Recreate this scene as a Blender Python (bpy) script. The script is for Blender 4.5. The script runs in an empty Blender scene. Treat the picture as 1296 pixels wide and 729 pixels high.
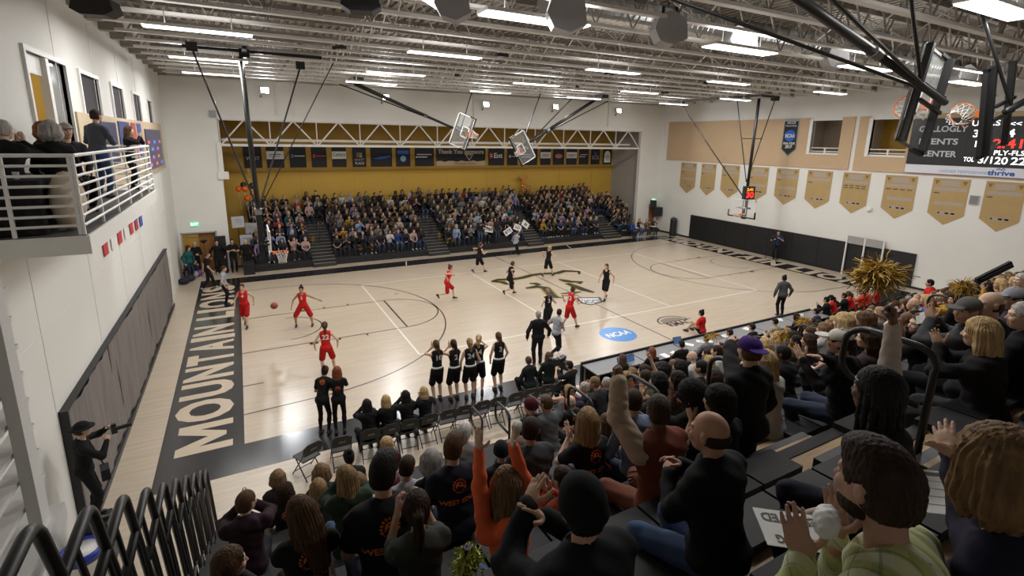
import bpy, bmesh, math, random
import numpy as np
from mathutils import Vector, Matrix, Euler
from mathutils.bvhtree import BVHTree
random.seed(7)
SC = bpy.context.scene
COL = SC.collection
R = math.radians
# ------------------------------------------------------------------ camera
YAW, PITCH, ROLL = 0.4924, 0.2143, 0.0164
CAM = Vector((0.4586, -12.483, 7.2962))
FPX, PPX, PPY = 631.99, 643.42, 314.36
_f = Vector((math.sin(YAW)*math.cos(PITCH), math.cos(YAW)*math.cos(PITCH), -math.sin(PITCH)))
_r0 = Vector((math.cos(YAW), -math.sin(YAW), 0)); _u0 = _r0.cross(_f)
_r = math.cos(ROLL)*_r0 + math.sin(ROLL)*_u0; _u = -math.sin(ROLL)*_r0 + math.cos(ROLL)*_u0
cd = bpy.data.cameras.new('camera'); cam = bpy.data.objects.new('camera', cd); COL.objects.link(cam)
cam.matrix_world = Matrix(((_r.x, _u.x, -_f.x, CAM.x), (_r.y, _u.y, -_f.y, CAM.y), (_r.z, _u.z, -_f.z, CAM.z), (0, 0, 0, 1)))
cd.sensor_width = 36; cd.lens = FPX/1296*36
cd.shift_x = (648-PPX)/1296; cd.shift_y = (PPY-364.5)/1296
cd.clip_start = 0.05; cd.clip_end = 200
SC.camera = cam
SC.view_settings.view_transform = 'Standard'; SC.view_settings.look = 'None'
SC.view_settings.gamma = 1; SC.view_settings.use_curve_mapping = False
SC.view_settings.exposure = -0.1
# ------------------------------------------------------------------ world (dim interior air)
W = bpy.data.worlds.new('world'); SC.world = W; W.use_nodes = True
W.node_tree.nodes['Background'].inputs[0].default_value = (0.9, 0.95, 1, 1)
W.node_tree.nodes['Background'].inputs[1].default_value = 0.05
LAMP_W = 155.0        # watts of one high-bay fixture
FLOOD_W = 150.0
# photograph pixel (1296x729 frame) -> world points on real planes, used to measure where things stand
def ray(u, v): return _f + _r*((u-PPX)/FPX) - _u*((v-PPY)/FPX)
def onz(u, v, z=0.0): d = ray(u, v); return CAM + d*((z-CAM.z)/d.z)
def onx(u, v, x): d = ray(u, v); return CAM + d*((x-CAM.x)/d.x)
def ony(u, v, y): d = ray(u, v); return CAM + d*((y-CAM.y)/d.y)
def atd(u, v, d): return CAM + ray(u, v)*d
# ------------------------------------------------------------------ materials
MATS = {}
def mat(name, color=(0.5, 0.5, 0.5), rough=0.6, metal=0.0, noise=0.0, nscale=8.0, bump=0.0, bscale=40.0, coat=0.0,
        emit=0.0, stretch=None, spec=0.5, objcol=False, attr=None, alpha=1.0, trans=0.0):
    if name in MATS: return MATS[name]
    m = bpy.data.materials.new(name); m.use_nodes = True; nt = m.node_tree; N = nt.nodes; L = nt.links
    b = N['Principled BSDF']; b.inputs['Roughness'].default_value = rough; b.inputs['Metallic'].default_value = metal
    b.inputs['Specular IOR Level'].default_value = spec; b.inputs['Coat Weight'].default_value = coat; b.inputs['Coat Roughness'].default_value = 0.12
    b.inputs['Alpha'].default_value = alpha; b.inputs['Transmission Weight'].default_value = trans
    col = None
    if objcol: col = N.new('ShaderNodeObjectInfo').outputs['Color']
    if attr:
        a = N.new('ShaderNodeAttribute'); a.attribute_type = 'OBJECT'; a.attribute_name = attr; col = a.outputs['Color']
    tc = N.new('ShaderNodeTexCoord'); mp = N.new('ShaderNodeMapping'); L.new(tc.outputs['Object'], mp.inputs['Vector'])
    if stretch: mp.inputs['Scale'].default_value = stretch
    if noise > 0:
        n = N.new('ShaderNodeTexNoise'); n.inputs['Scale'].default_value = nscale; n.inputs['Detail'].default_value = 4
        L.new(mp.outputs['Vector'], n.inputs['Vector'])
        mr = N.new('ShaderNodeMapRange'); mr.inputs['To Min'].default_value = 1-noise; mr.inputs['To Max'].default_value = 1+noise
        mr.inputs['From Min'].default_value = 0.25; mr.inputs['From Max'].default_value = 0.75
        L.new(n.outputs['Fac'], mr.inputs['Value'])
        mx = N.new('ShaderNodeVectorMath'); mx.operation = 'SCALE'; L.new(mr.outputs['Result'], mx.inputs['Scale'])
        if col is None: mx.inputs[0].default_value = color[:3]
        else: L.new(col, mx.inputs[0])
        L.new(mx.outputs['Vector'], b.inputs['Base Color'])
        if emit: L.new(mx.outputs['Vector'], b.inputs['Emission Color'])
    elif col is not None: L.new(col, b.inputs['Base Color'])
    else: b.inputs['Base Color'].default_value = (*color[:3], 1)
    if emit:
        b.inputs['Emission Strength'].default_value = emit
        if not noise: b.inputs['Emission Color'].default_value = (*color[:3], 1)
    if bump > 0:
        n2 = N.new('ShaderNodeTexNoise'); n2.inputs['Scale'].default_value = bscale; n2.inputs['Detail'].default_value = 3
        L.new(mp.outputs['Vector'], n2.inputs['Vector'])
        bp = N.new('ShaderNodeBump'); bp.inputs['Strength'].default_value = bump; bp.inputs['Distance'].default_value = 0.01
        L.new(n2.outputs['Fac'], bp.inputs['Height']); L.new(bp.outputs['Normal'], b.inputs['Normal'])
    MATS[name] = m; return m
M_WALL = mat('painted_wall', (0.78, 0.77, 0.73), 0.7, noise=0.03, nscale=0.6, bump=0.04, bscale=30)
M_WHITE = mat('white_paint', (0.80, 0.79, 0.76), 0.5, noise=0.03, nscale=2)
M_TRUSS = mat('truss_paint', (0.72, 0.71, 0.67), 0.5, noise=0.06, nscale=1.5)
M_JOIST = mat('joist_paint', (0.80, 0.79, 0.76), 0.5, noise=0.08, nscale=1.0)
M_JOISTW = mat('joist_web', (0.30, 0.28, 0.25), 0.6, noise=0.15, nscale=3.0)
M_DECK = mat('roof_deck', (0.30, 0.27, 0.23), 0.75, noise=0.35, nscale=1.4)
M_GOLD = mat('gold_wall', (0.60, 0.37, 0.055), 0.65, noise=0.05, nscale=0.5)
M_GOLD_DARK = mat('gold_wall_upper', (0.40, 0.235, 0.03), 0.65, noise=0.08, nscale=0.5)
M_TAN = mat('tan_panel', (0.56, 0.40, 0.25), 0.85, noise=0.04, nscale=0.8, bump=0.1, bscale=120)
M_BLACK = mat('black_metal', (0.012, 0.012, 0.013), 0.42, noise=0.1, nscale=4)
M_BLACKPAD = mat('black_pad', (0.011, 0.011, 0.012), 0.55, noise=0.1, nscale=2, bump=0.05, bscale=60)
M_BLACKPLASTIC = mat('black_plastic', (0.02, 0.02, 0.021), 0.5, noise=0.12, nscale=6, bump=0.05, bscale=200)
M_GREYPLASTIC = mat('grey_plastic', (0.020, 0.020, 0.021), 0.6, spec=.25, noise=0.12, nscale=6)
M_MESH = mat('grey_mesh_cover', (0.19, 0.17, 0.155), 0.8, noise=0.2, nscale=2.0, bump=0.3, bscale=4, stretch=(1, 6, 0.5))
M_GREY = mat('grey_metal', (0.25, 0.25, 0.25), 0.4, metal=0.4, noise=0.1)
M_CHROME = mat('bright_metal', (0.6, 0.6, 0.6), 0.3, metal=0.9, noise=0.05)
M_DUCT = mat('duct_metal', (0.62, 0.63, 0.63), 0.32, metal=0.9, noise=0.1, nscale=3)
M_DOORWOOD = mat('door_wood', (0.30, 0.125, 0.03), 0.5, noise=0.25, nscale=3, stretch=(8, 8, 0.6))
M_ORANGEDOOR = mat('gold_door', (0.42, 0.23, 0.03), 0.5, noise=0.15, nscale=3, stretch=(6, 6, 0.5))
M_FRAME = mat('grey_door_frame', (0.42, 0.41, 0.39), 0.5, noise=0.05)
M_GLASSDARK = mat('dark_window', (0.085, 0.08, 0.088), 0.9, spec=.1, noise=0.05)
M_RIMO = mat('rim_orange', (0.85, 0.20, 0.03), 0.45, noise=0.05)
M_RED = mat('brick_red_paint', (0.30, 0.04, 0.02), 0.5, noise=0.05)
M_NET = mat('white_net', (0.75, 0.74, 0.70), 0.8, noise=0.05)
M_GLASS = mat('clear_board', (0.9, 0.95, 0.95), 0.03, alpha=0.07, noise=0.02)
M_BANNER = mat('banner_tan', (0.46, 0.315, 0.135), 0.75, noise=0.06, nscale=2, bump=0.1, bscale=3)
M_BANNERTXT = mat('banner_strip', (0.42, 0.36, 0.30), 0.8, noise=0.04)
M_PAPER = mat('white_paper', (0.78, 0.78, 0.76), 0.7, noise=0.03)
M_INK = mat('black_ink', (0.012, 0.012, 0.014), 0.6, noise=0.05)
M_BLUEINK = mat('blue_ink', (0.03, 0.10, 0.40), 0.6, noise=0.05)
M_LED = mat('led_white', (1, 1, 1), 0.5, emit=1.3)
M_LEDR = mat('led_red', (1, 0.03, 0.02), 0.5, emit=1.6)
M_LEDO = mat('led_amber', (1, 0.35, 0.02), 0.5, emit=1.6)
M_LAMP = mat('lamp_diffuser', (1.0, 0.98, 0.94), 0.5, emit=4.5)
M_EXIT = mat('exit_green', (0.03, 0.75, 0.30), 0.5, emit=0.8)
M_CLOTHBLACK = mat('black_cloth', (0.012, 0.012, 0.013), 0.85, noise=0.2, nscale=6)
M_TANWOOD = mat('deck_plywood', (0.36, 0.24, 0.13), 0.55, noise=0.15, nscale=4, stretch=(1, 10, 1))
M_SILVER = mat('silver_print', (0.55, 0.55, 0.56), 0.5, noise=0.04)
M_ORANGEPRINT = mat('orange_print', (0.75, 0.17, 0.03), 0.7, noise=0.08)
# wooden court: thin maple strips running along the court
def floor_mat(name, c1, c2, rough, coat):
    m = bpy.data.materials.new(name); m.use_nodes = True; nt = m.node_tree; N = nt.nodes; L = nt.links
    b = N['Principled BSDF']; b.inputs['Roughness'].default_value = rough
    b.inputs['Coat Weight'].default_value = coat; b.inputs['Coat Roughness'].default_value = 0.22
    tc = N.new('ShaderNodeTexCoord'); mp = N.new('ShaderNodeMapping'); L.new(tc.outputs['Object'], mp.inputs['Vector'])
    br = N.new('ShaderNodeTexBrick'); br.inputs['Scale'].default_value = 1.0; br.inputs['Mortar Size'].default_value = 0.002
    br.inputs['Brick Width'].default_value = 1.1; br.inputs['Row Height'].default_value = 0.057; br.offset = 0.37
    br.inputs['Color1'].default_value = (*c1, 1); br.inputs['Color2'].default_value = (*c2, 1)
    br.inputs['Mortar'].default_value = (*[x*0.75 for x in c2], 1); br.inputs['Bias'].default_value = -0.2
    L.new(mp.outputs['Vector'], br.inputs['Vector'])
    n = N.new('ShaderNodeTexNoise'); n.inputs['Scale'].default_value = 1.2; n.inputs['Detail'].default_value = 5
    mp2 = N.new('ShaderNodeMapping'); mp2.inputs['Scale'].default_value = (0.6, 8, 1); L.new(tc.outputs['Object'], mp2.inputs['Vector'])
    L.new(mp2.outputs['Vector'], n.inputs['Vector'])
    mr = N.new('ShaderNodeMapRange'); mr.inputs['To Min'].default_value = 0.86; mr.inputs['To Max'].default_value = 1.12
    L.new(n.outputs['Fac'], mr.inputs['Value'])
    mx = N.new('ShaderNodeVectorMath'); mx.operation = 'SCALE'; L.new(br.outputs['Color'], mx.inputs[0]); L.new(mr.outputs['Result'], mx.inputs['Scale'])
    L.new(mx.outputs['Vector'], b.inputs['Base Color'])
    n3 = N.new('ShaderNodeTexNoise'); n3.inputs['Scale'].default_value = 0.35; L.new(tc.outputs['Object'], n3.inputs['Vector'])
    mr3 = N.new('ShaderNodeMapRange'); mr3.inputs['To Min'].default_value = rough*0.8; mr3.inputs['To Max'].default_value = rough*1.25
    L.new(n3.outputs['Fac'], mr3.inputs['Value']); L.new(mr3.outputs['Result'], b.inputs['Roughness'])
    bp = N.new('ShaderNodeBump'); bp.inputs['Strength'].default_value = 0.05; bp.inputs['Distance'].default_value = 0.003
    L.new(n.outputs['Fac'], bp.inputs['Height']); L.new(bp.outputs['Normal'], b.inputs['Normal'])
    return m
M_FLOOR = floor_mat('maple_court', (0.56, 0.47, 0.365), (0.50, 0.41, 0.31), 0.30, 0.25)
M_BAND = mat('court_black_paint', (0.014, 0.014, 0.016), 0.22, noise=0.15, nscale=1.5, coat=0.3)
M_LINEB = mat('court_line_black', (0.03, 0.027, 0.024), 0.3, noise=0.05)
M_LINEW = mat('court_line_white', (0.78, 0.75, 0.68), 0.3, noise=0.05)
M_LETTER = mat('court_letter_maple', (0.56, 0.46, 0.35), 0.3, noise=0.06, nscale=2, stretch=(1, 8, 1))
M_OLIVE = mat('court_logo_gold', (0.33, 0.27, 0.06), 0.3, noise=0.05)
M_NCAA = mat('court_logo_blue', (0.05, 0.24, 0.62), 0.3, noise=0.04)
# ------------------------------------------------------------------ mesh helpers
class MB:
    def __init__(s): s.v = []; s.f = []; s.m = []
    def add(s, vs, fs, mi=0):
        o = len(s.v); s.v += [tuple(v) for v in vs]; s.f += [tuple(i+o for i in f) for f in fs]; s.m += [mi]*len(fs); return s
    def box(s, c, d, rot=None, mi=0):
        x, y, z = [k/2 for k in d]
        vs = [Vector((a*x, b*y, e*z)) for e in (-1, 1) for b in (-1, 1) for a in (-1, 1)]
        if rot is not None:
            if not isinstance(rot, Matrix): rot = Euler(rot).to_matrix()
            vs = [rot @ v for v in vs]
        c = Vector(c)
        return s.add([v+c for v in vs], [(0, 2, 3, 1), (4, 5, 7, 6), (0, 1, 5, 4), (2, 6, 7, 3), (0, 4, 6, 2), (1, 3, 7, 5)], mi)
    def box2(s, a, b, mi=0):
        return s.box([(p+q)/2 for p, q in zip(a, b)], [abs(q-p) for p, q in zip(a, b)], mi=mi)
    def tube(s, pts, r, n=8, mi=0, closed=False, r2=None):
        pts = [Vector(p) for p in pts]; P = len(pts); vs = []; fs = []
        t0 = (pts[1]-pts[0]).normalized(); nrm = t0.orthogonal().normalized()
        for i, p in enumerate(pts):
            if closed: t = (pts[(i+1) % P]-pts[i-1]).normalized()
            else:
                a = pts[max(i-1, 0)]; b = pts[min(i+1, P-1)]; t = (b-a).normalized() if (b-a).length > 1e-9 else t0
            nrm = (nrm - t*nrm.dot(t)); nrm = nrm.normalized() if nrm.length > 1e-6 else t.orthogonal().normalized()
            bi = t.cross(nrm); rr = r if r2 is None else r+(r2-r)*i/(P-1)
            for k in range(n):
                a_ = 2*math.pi*(k+0.5)/n; vs.append(p+(nrm*math.cos(a_)+bi*math.sin(a_))*rr)
        for i in range(P if closed else P-1):
            j = (i+1) % P
            for k in range(n): fs.append((i*n+k, i*n+(k+1) % n, j*n+(k+1) % n, j*n+k))
        if not closed: fs += [tuple(range(n))[::-1], tuple((P-1)*n+k for k in range(n))]
        return s.add(vs, fs, mi)
    def bar(s, a, b, w, h=None, mi=0):
        a = Vector(a); b = Vector(b); h = h or w; d = b-a; L = d.length; t = d/L
        up = Vector((0, 0, 1)) if abs(t.z) < 0.95 else Vector((0, 1, 0))
        sx = t.cross(up).normalized(); su = sx.cross(t); rot = Matrix((t, sx, su)).transposed()
        return s.box((a+b)/2, (L, w, h), rot, mi)
    def lathe(s, prof, c=(0, 0, 0), n=16, mi=0):
        vs = []; fs = []
        for r, z in prof:
            for k in range(n): a = 2*math.pi*k/n; vs.append((c[0]+r*math.cos(a), c[1]+r*math.sin(a), c[2]+z))
        for i in range(len(prof)-1):
            for k in range(n): fs.append((i*n+k, i*n+(k+1) % n, (i+1)*n+(k+1) % n, (i+1)*n+k))
        fs += [tuple(range(n))[::-1], tuple((len(prof)-1)*n+k for k in range(n))]
        return s.add(vs, fs, mi)
    def prism(s, poly, mtx, depth, mi=0):
        n = len(poly); mtx = Matrix(mtx) if not isinstance(mtx, Matrix) else mtx
        vs = [mtx @ Vector((x, y, 0)) for x, y in poly]+[mtx @ Vector((x, y, depth)) for x, y in poly]
        fs = [tuple(range(n))[::-1], tuple(range(n, 2*n))]+[(i, (i+1) % n, n+(i+1) % n, n+i) for i in range(n)]
        return s.add(vs, fs, mi)
    def sphere(s, c, r, nu=12, nv=8, mi=0):
        r = (r, r, r) if not hasattr(r, '__len__') else r
        vs = [(c[0], c[1], c[2]-r[2])]; fs = []
        for i in range(1, nv):
            p = math.pi*i/nv
            for k in range(nu):
                a = 2*math.pi*k/nu; vs.append((c[0]+r[0]*math.sin(p)*math.cos(a), c[1]+r[1]*math.sin(p)*math.sin(a), c[2]-r[2]*math.cos(p)))
        vs.append((c[0], c[1], c[2]+r[2])); e = len(vs)-1
        for k in range(nu): fs.append((0, 1+(k+1) % nu, 1+k)); fs.append((e, e-nu+k, e-nu+(k+1) % nu))
        for i in range(nv-2):
            for k in range(nu): a = 1+i*nu; fs.append((a+k, a+(k+1) % nu, a+nu+(k+1) % nu, a+nu+k))
        return s.add(vs, fs, mi)
    def mesh(s, name, mats, smooth=False):
        me = bpy.data.meshes.new(name); me.from_pydata(s.v, [], s.f)
        for m in (mats if isinstance(mats, (list, tuple)) else [mats]): me.materials.append(m)
        if any(s.m): me.polygons.foreach_set('material_index', s.m)
        if smooth: me.polygons.foreach_set('use_smooth', [True]*len(s.f))
        return me
    def obj(s, name, mats, parent=None, smooth=False, loc=None):
        return link(name, s.mesh(name, mats, smooth), parent, loc)
def link(name, data, parent=None, loc=None, mtx=None):
    o = bpy.data.objects.new(name, data); COL.objects.link(o)
    if parent is not None: o.parent = parent
    if loc is not None: o.location = loc
    if mtx is not None: o.matrix_local = mtx
    return o
def tag(o, label, cat, group=None, kind=None):
    o['label'] = label; o['category'] = cat
    if group: o['group'] = group
    if kind: o['kind'] = kind
    return o
def thing(name, label, cat, loc=(0, 0, 0), rz=0.0, group=None, rot=None):
    o = bpy.data.objects.new(name, None); COL.objects.link(o); o.location = loc; o.rotation_euler = rot if rot else (0, 0, rz)
    o.empty_display_size = 0.1
    return tag(o, label, cat, group)
def struct(o, label=None):
    o['kind'] = 'structure'
    if label: o['label'] = label
    return o
def dup(root, loc=None, rz=None, label=None, group=None):
    r = root.copy(); COL.objects.link(r)
    if loc is not None: r.location = loc
    if rz is not None: r.rotation_euler = (0, 0, rz)
    if label: r['label'] = label
    if group: r['group'] = group
    for ch in list(root.children):
        c = ch.copy(); COL.objects.link(c); c.parent = r
        for g in list(ch.children): d = g.copy(); COL.objects.link(d); d.parent = c
    return r
# flat lettering as real thin mesh: returns (verts2d, faces) centred on its box, height 'size' of capitals
_TXT = {}
def text_mesh(body, size=1.0, bold=0.0, sx=1.0, align='CENTER', shear=0.0, depth=0.0):
    key = (body, size, bold, sx, align, shear, depth)
    if key in _TXT: return _TXT[key]
    cu = bpy.data.curves.new('lettering', 'FONT'); cu.body = body; cu.size = 1.0; cu.offset = bold; cu.align_x = align; cu.align_y = 'CENTER'
    cu.resolution_u = 3; cu.shear = shear; cu.extrude = depth/size/2 if depth else 0.0
    o = bpy.data.objects.new('lettering_tmp', cu); COL.objects.link(o)
    me = bpy.data.meshes.new_from_object(o.evaluated_get(bpy.context.evaluated_depsgraph_get()))
    bpy.data.objects.remove(o); bpy.data.curves.remove(cu)
    k = size/0.69
    vs = [(v.co.x*k*sx, v.co.y*k, v.co.z*size) for v in me.vertices]; fs = [tuple(p.vertices) for p in me.polygons]
    bpy.data.meshes.remove(me)
    _TXT[key] = (vs, fs); return vs, fs
def text_size(vs): return max(v[0] for v in vs)-min(v[0] for v in vs), max(v[1] for v in vs)-min(v[1] for v in vs)
def frame(origin, xdir, ydir):
    x = Vector(xdir).normalized(); y = Vector(ydir).normalized(); z = x.cross(y); o = Vector(origin)
    return Matrix(((x.x, y.x, z.x, o.x), (x.y, y.y, z.y, o.y), (x.z, y.z, z.z, o.z), (0, 0, 0, 1)))
def text_obj(name, body, mtx, size, material, parent, bold=0.0, width=None, sx=1.0, align='CENTER', shear=0.0, lift=0.004):
    vs, fs = text_mesh(body, size, bold, sx, align, shear)
    if width:
        w, _ = text_size(vs); k = width/w; vs = [(v[0]*k, v[1], v[2]) for v in vs]
    me = bpy.data.meshes.new(name); me.from_pydata([mtx @ Vector((v[0], v[1], lift)) for v in vs], [], fs); me.materials.append(material)
    return link(name, me, parent)
# ================================================================== SETTING
XL, XR, YF, YN, YB = -2.68, 31.1, 18.4, -16.5, 22.2
ZJ, ZD = 10.15, 11.35                  # joist bottoms, roof deck
CL, CW = 28.65, 15.24                  # court
floor = struct(MB().box2((-8, YN, -0.3), (36, 24, 0)).obj('floor', M_FLOOR), 'pale maple gym floor with black painted borders')
def floor_part(name, mb, m, z=0.002): o = mb.obj(name, m, floor); o.location.z = z; return o
def rect(mb, x0, y0, x1, y1): return mb.add([(x0, y0, 0), (x1, y0, 0), (x1, y1, 0), (x0, y1, 0)], [(0, 1, 2, 3)])
def ribbon(pts, w, close=False):
    mb = MB(); P = [Vector((*p, 0)) for p in pts]; n = len(P); L = []
    for i in range(n):
        t = (P[(i+1) % n]-P[i-1]) if close or 0 < i < n-1 else (P[1]-P[0] if i == 0 else P[-1]-P[-2])
        t.normalize(); nn = Vector((-t.y, t.x, 0)); ww = w[i] if hasattr(w, '__len__') else w
        L += [P[i]+nn*ww/2, P[i]-nn*ww/2]
    fs = [(2*i, 2*i+1, 2*((i+1) % n)+1, 2*((i+1) % n)) for i in range(n if close else n-1)]
    return mb.add(L, fs)
def arc(cx, cy, r, a0, a1, n=48): return [(cx+r*math.cos(R(a0+(a1-a0)*i/n)), cy+r*math.sin(R(a0+(a1-a0)*i/n))) for i in range(n+1)]
mb = MB(); rect(mb, -1.75, -1.15, 0, CW+1.15); floor_part('black_border', mb, M_BAND)
mb = MB(); rect(mb, CL, -1.15, CL+1.5, CW+1.15); floor_part('black_border', mb, M_BAND)
mb = MB(); rect(mb, 0, -1.15, CL, 0); floor_part('black_border', mb, M_BAND)
mb = MB(); rect(mb, 0, CW, CL, CW+1.15); floor_part('black_border', mb, M_BAND)
def fletter(body, mtx, size, m, width=None, bold=0.02, z=0.004, shear=0.0):
    vs, fs = text_mesh(body, size, bold, 1.0, 'CENTER', shear); w, h = text_size(vs); k = (width/w) if width else 1
    me = bpy.data.meshes.new('floor_lettering'); me.from_pydata([mtx @ Vector((v[0]*k, v[1], z)) for v in vs], [], fs); me.materials.append(m)
    o = link('floor_lettering', me, floor); return o
# each big end-line letter is its own painted piece
def end_letters(x, xs, ydir0, ydir1, sgn):
    word = 'MOUNTAIN LIONS'; adv = {'M': 1.25, 'I': .48, ' ': .45, 'O': 1.12, 'L': .85, 'S': .95, 'T': .84, 'A': .96}
    tot = sum(adv.get(c, 1.0) for c in word); k = abs(ydir1-ydir0)/tot; p = 0
    for c in word:
        a = adv.get(c, 1.0)
        if c != ' ':
            cy = ydir0+(p+a/2)*k*(1 if ydir1 > ydir0 else -1)
            m = frame((x, cy, 0), (0, 1 if ydir1 > ydir0 else -1, 0), (sgn, 0, 0))
            if c == 'M':
                P_ = [(0, 0), (0, 1), (.25, 1), (.5, .45), (.75, 1), (1, 1), (1, 0), (.79, 0), (.79, .6), (.57, .12), (.43, .12), (.21, .6), (.21, 0)]; w_ = (a-.12)*k
                me = bpy.data.meshes.new('floor_lettering'); me.from_pydata([m @ Vector(((q-.5)*w_, (r-.5)*1.2, .004)) for q, r in P_], [], [(0, 1, 2, 11, 12), (2, 3, 10, 11), (3, 9, 10), (3, 4, 8, 9), (4, 5, 6, 7, 8)]); me.materials.append(M_LETTER); link('floor_lettering', me, floor)
            else: fletter(c, m, 1.2, M_LETTER, width=(a-0.14)*k, bold=0.045 if c != 'I' else 0.06)
        p += a
end_letters(-0.85, None, 0.0, 15.2, -1)
end_letters(CL+0.78, None, 15.2, 0.0, 1)
def line(pts, w=0.05, m=M_LINEB, z=0.003): return floor_part('court_line', ribbon(pts, w), m, z)
for s in (0, 1):
    fx = (lambda x: x) if s == 0 else (lambda x: CL-x)
    F = lambda pts: [(fx(a), b) for a, b in pts]
    line(F([(0, 5.79), (5.79, 5.79)])); line(F([(0, 9.45), (5.79, 9.45)])); line(F([(5.79, 5.79), (5.79, 9.45)]), 0.07)
    line(F(arc(5.79, 7.62, 1.83, -90, 90)))
    line(F(arc(1.6, 7.62, 1.22, -90, 90))); line(F([(0, 1.45)] + [(1.6, 1.55)] + arc(1.6, 7.62, 6.07, -90, 90) + [(0, 13.69)]))
    line(F([(0, 3.2), (0.55, 3.2)]))
    for k in (2.3, 3.2, 4.2):
        for y in (5.69, 9.55): line(F([(k, y-0.1), (k, y+0.1)]), 0.07 if k != 2.3 else 0.3)
line([(CL/2, 0), (CL/2, CW)])
for pts in ([(5.4, 3.1), (5.4, 12.3)], [(11.35, 3.1), (11.35, 12.3)], [(17.25, 3.1), (17.25, 12.3)], [(23.25, 3.1), (23.25, 12.3)], [(5.4, 3.1), (23.25, 3.1)], [(5.4, 12.3), (23.25, 12.3)]):
    line(pts, 0.06, M_LINEW)
line([(8.6, 15.3), (8.9, 16.3)], 0.06, M_LINEW); line([(20.3, 15.3), (20.6, 16.3)], 0.06, M_LINEW); line([(8.6, -0.05), (8.9, -1.1)], 0.06, M_LINEW)
# centre-court cat logo, brush strokes
def crop(pts): return [tuple(onz(520+x/4.32, 290+y/4.32)[:2]) for x, y in pts]
for pts, w in (([(440, 286), (480, 277), (550, 275), (610, 266), (660, 252), (720, 244), (800, 241), (840, 229), (918, 232), (922, 247)], [.15, .4, .45, .4, .4, .4, .4, .45, .35, .1]),
               ([(440, 286), (500, 290), (530, 303)], [.2, .4, .25]),
               ([(628, 324), (690, 314), (735, 322), (765, 355), (790, 372), (828, 376)], [.2, .5, .5, .5, .4, .1]),
               ([(648, 297), (680, 297), (705, 306)], [.2, .35, .3]),
               ([(808, 274), (850, 284), (880, 288), (944, 287)], [.15, .5, .4, .1]),
               ([(852, 296), (900, 314), (950, 333), (1002, 347)], [.3, .45, .45, .2]),
               ([(818, 353), (880, 350), (932, 342)], [.12, .35, .1]), ([(935, 290), (915, 298)], [.12, .3])):
    floor_part('logo_stroke', ribbon(crop(pts), [k*1.25 for k in w]), M_OLIVE, 0.0035); floor_part('logo_stroke', ribbon(crop(pts), [k*0.85 for k in w]), M_LINEB, 0.005)
P = crop([(900, 374), (1035, 372), (1052, 398), (985, 417), (925, 404)]); mb = MB(); mb.add([(*p, 0) for p in P], [(0, 1, 2, 3, 4)]); floor_part('logo_shield', mb, M_LINEB, 0.004)
P2 = [Vector(p).lerp(sum((Vector(q) for q in P), Vector((0, 0)))/5, 0.2) for p in P]; mb = MB(); mb.add([(*p, 0) for p in P2], [(0, 1, 2, 3, 4)]); floor_part('logo_shield', mb, M_SILVER, 0.005)
fletter('UCCS', frame((14.35, 5.2, 0), (1, -.35, 0), (.35, 1, 0)), 0.42, M_LINEB, width=0.95, z=0.006)
c = onz(782, 423); mb = MB(); mb.add([(c.x+0.72*math.cos(2*math.pi*k/40), c.y+0.72*math.sin(2*math.pi*k/40), 0) for k in range(40)], [tuple(range(40))]); floor_part('round_logo', mb, M_NCAA, 0.003)
fletter('NCAA', frame((c.x, c.y, 0), (1, 0, 0), (0, 1, 0)), 0.36, M_LINEW, width=1.1, bold=0.03, z=0.005, shear=0.2)
c = onz(853, 406.5); line([(c.x-.75, c.y-.05)]+[(c.x+.75*math.cos(R(180-a)), c.y+.62*math.sin(R(180-a))-.05) for a in range(10, 180, 10)]+[(c.x+.75, c.y-.05)], 0.07, M_LINEB)
for k in range(9):
    x = c.x-.5+k*.125; line([(x, c.y), (x, c.y+.2+.22*math.sin(R(20+k*18)))], 0.07, M_LINEB)
line([(c.x-.7, c.y-.02), (c.x+.95, c.y-.02)], 0.05, M_LINEB)
fletter('RMAC', frame((c.x+.05, c.y-.28, 0), (1, 0, 0), (0, 1, 0)), 0.38, M_LINEB, width=1.25, bold=0.03)
# ------------------------------------------------------------------ walls
def wall(name, boxes, m=M_WALL, label=None):
    mb = MB()
    for a, b in boxes: mb.box2(a, b)
    return struct(mb.obj(name, m), label)
ZT = 11.6
# left wall with upper storey openings (measured on the wall plane)
WL = []                                    # y0, y1, z0, z1 of the openings
for (u0, v0), (u1, v1) in (((98.2, 91.7), (128, 143)), ((139, 107.5), (158, 150)), ((166, 118), (179, 154)), ((184.5, 126.5), (194, 156))):
    a = onx(u0, v0, XL); b = onx(u1, v1, XL); WL.append((a.y, b.y, 6.35, a.z))
GD0, GD1 = onx(27.5, 62, XL), onx(78, 75, XL)
WL.insert(0, (GD0.y, GD1.y, 5.5, GD0.z))
boxes = []; ys = YN
for y0, y1, z0, z1 in WL:
    boxes += [((XL-.25, ys, 0), (XL, y0, ZT)), ((XL-.25, y0, 0), (XL, y1, z0)), ((XL-.25, y0, z1), (XL, y1, ZT))]; ys = y1
boxes.append(((XL-.25, ys, 0), (XL, YF+.3, ZT)))
wall_left = wall('wall_left', boxes, label='white painted side wall with upper windows and balcony')
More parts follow.
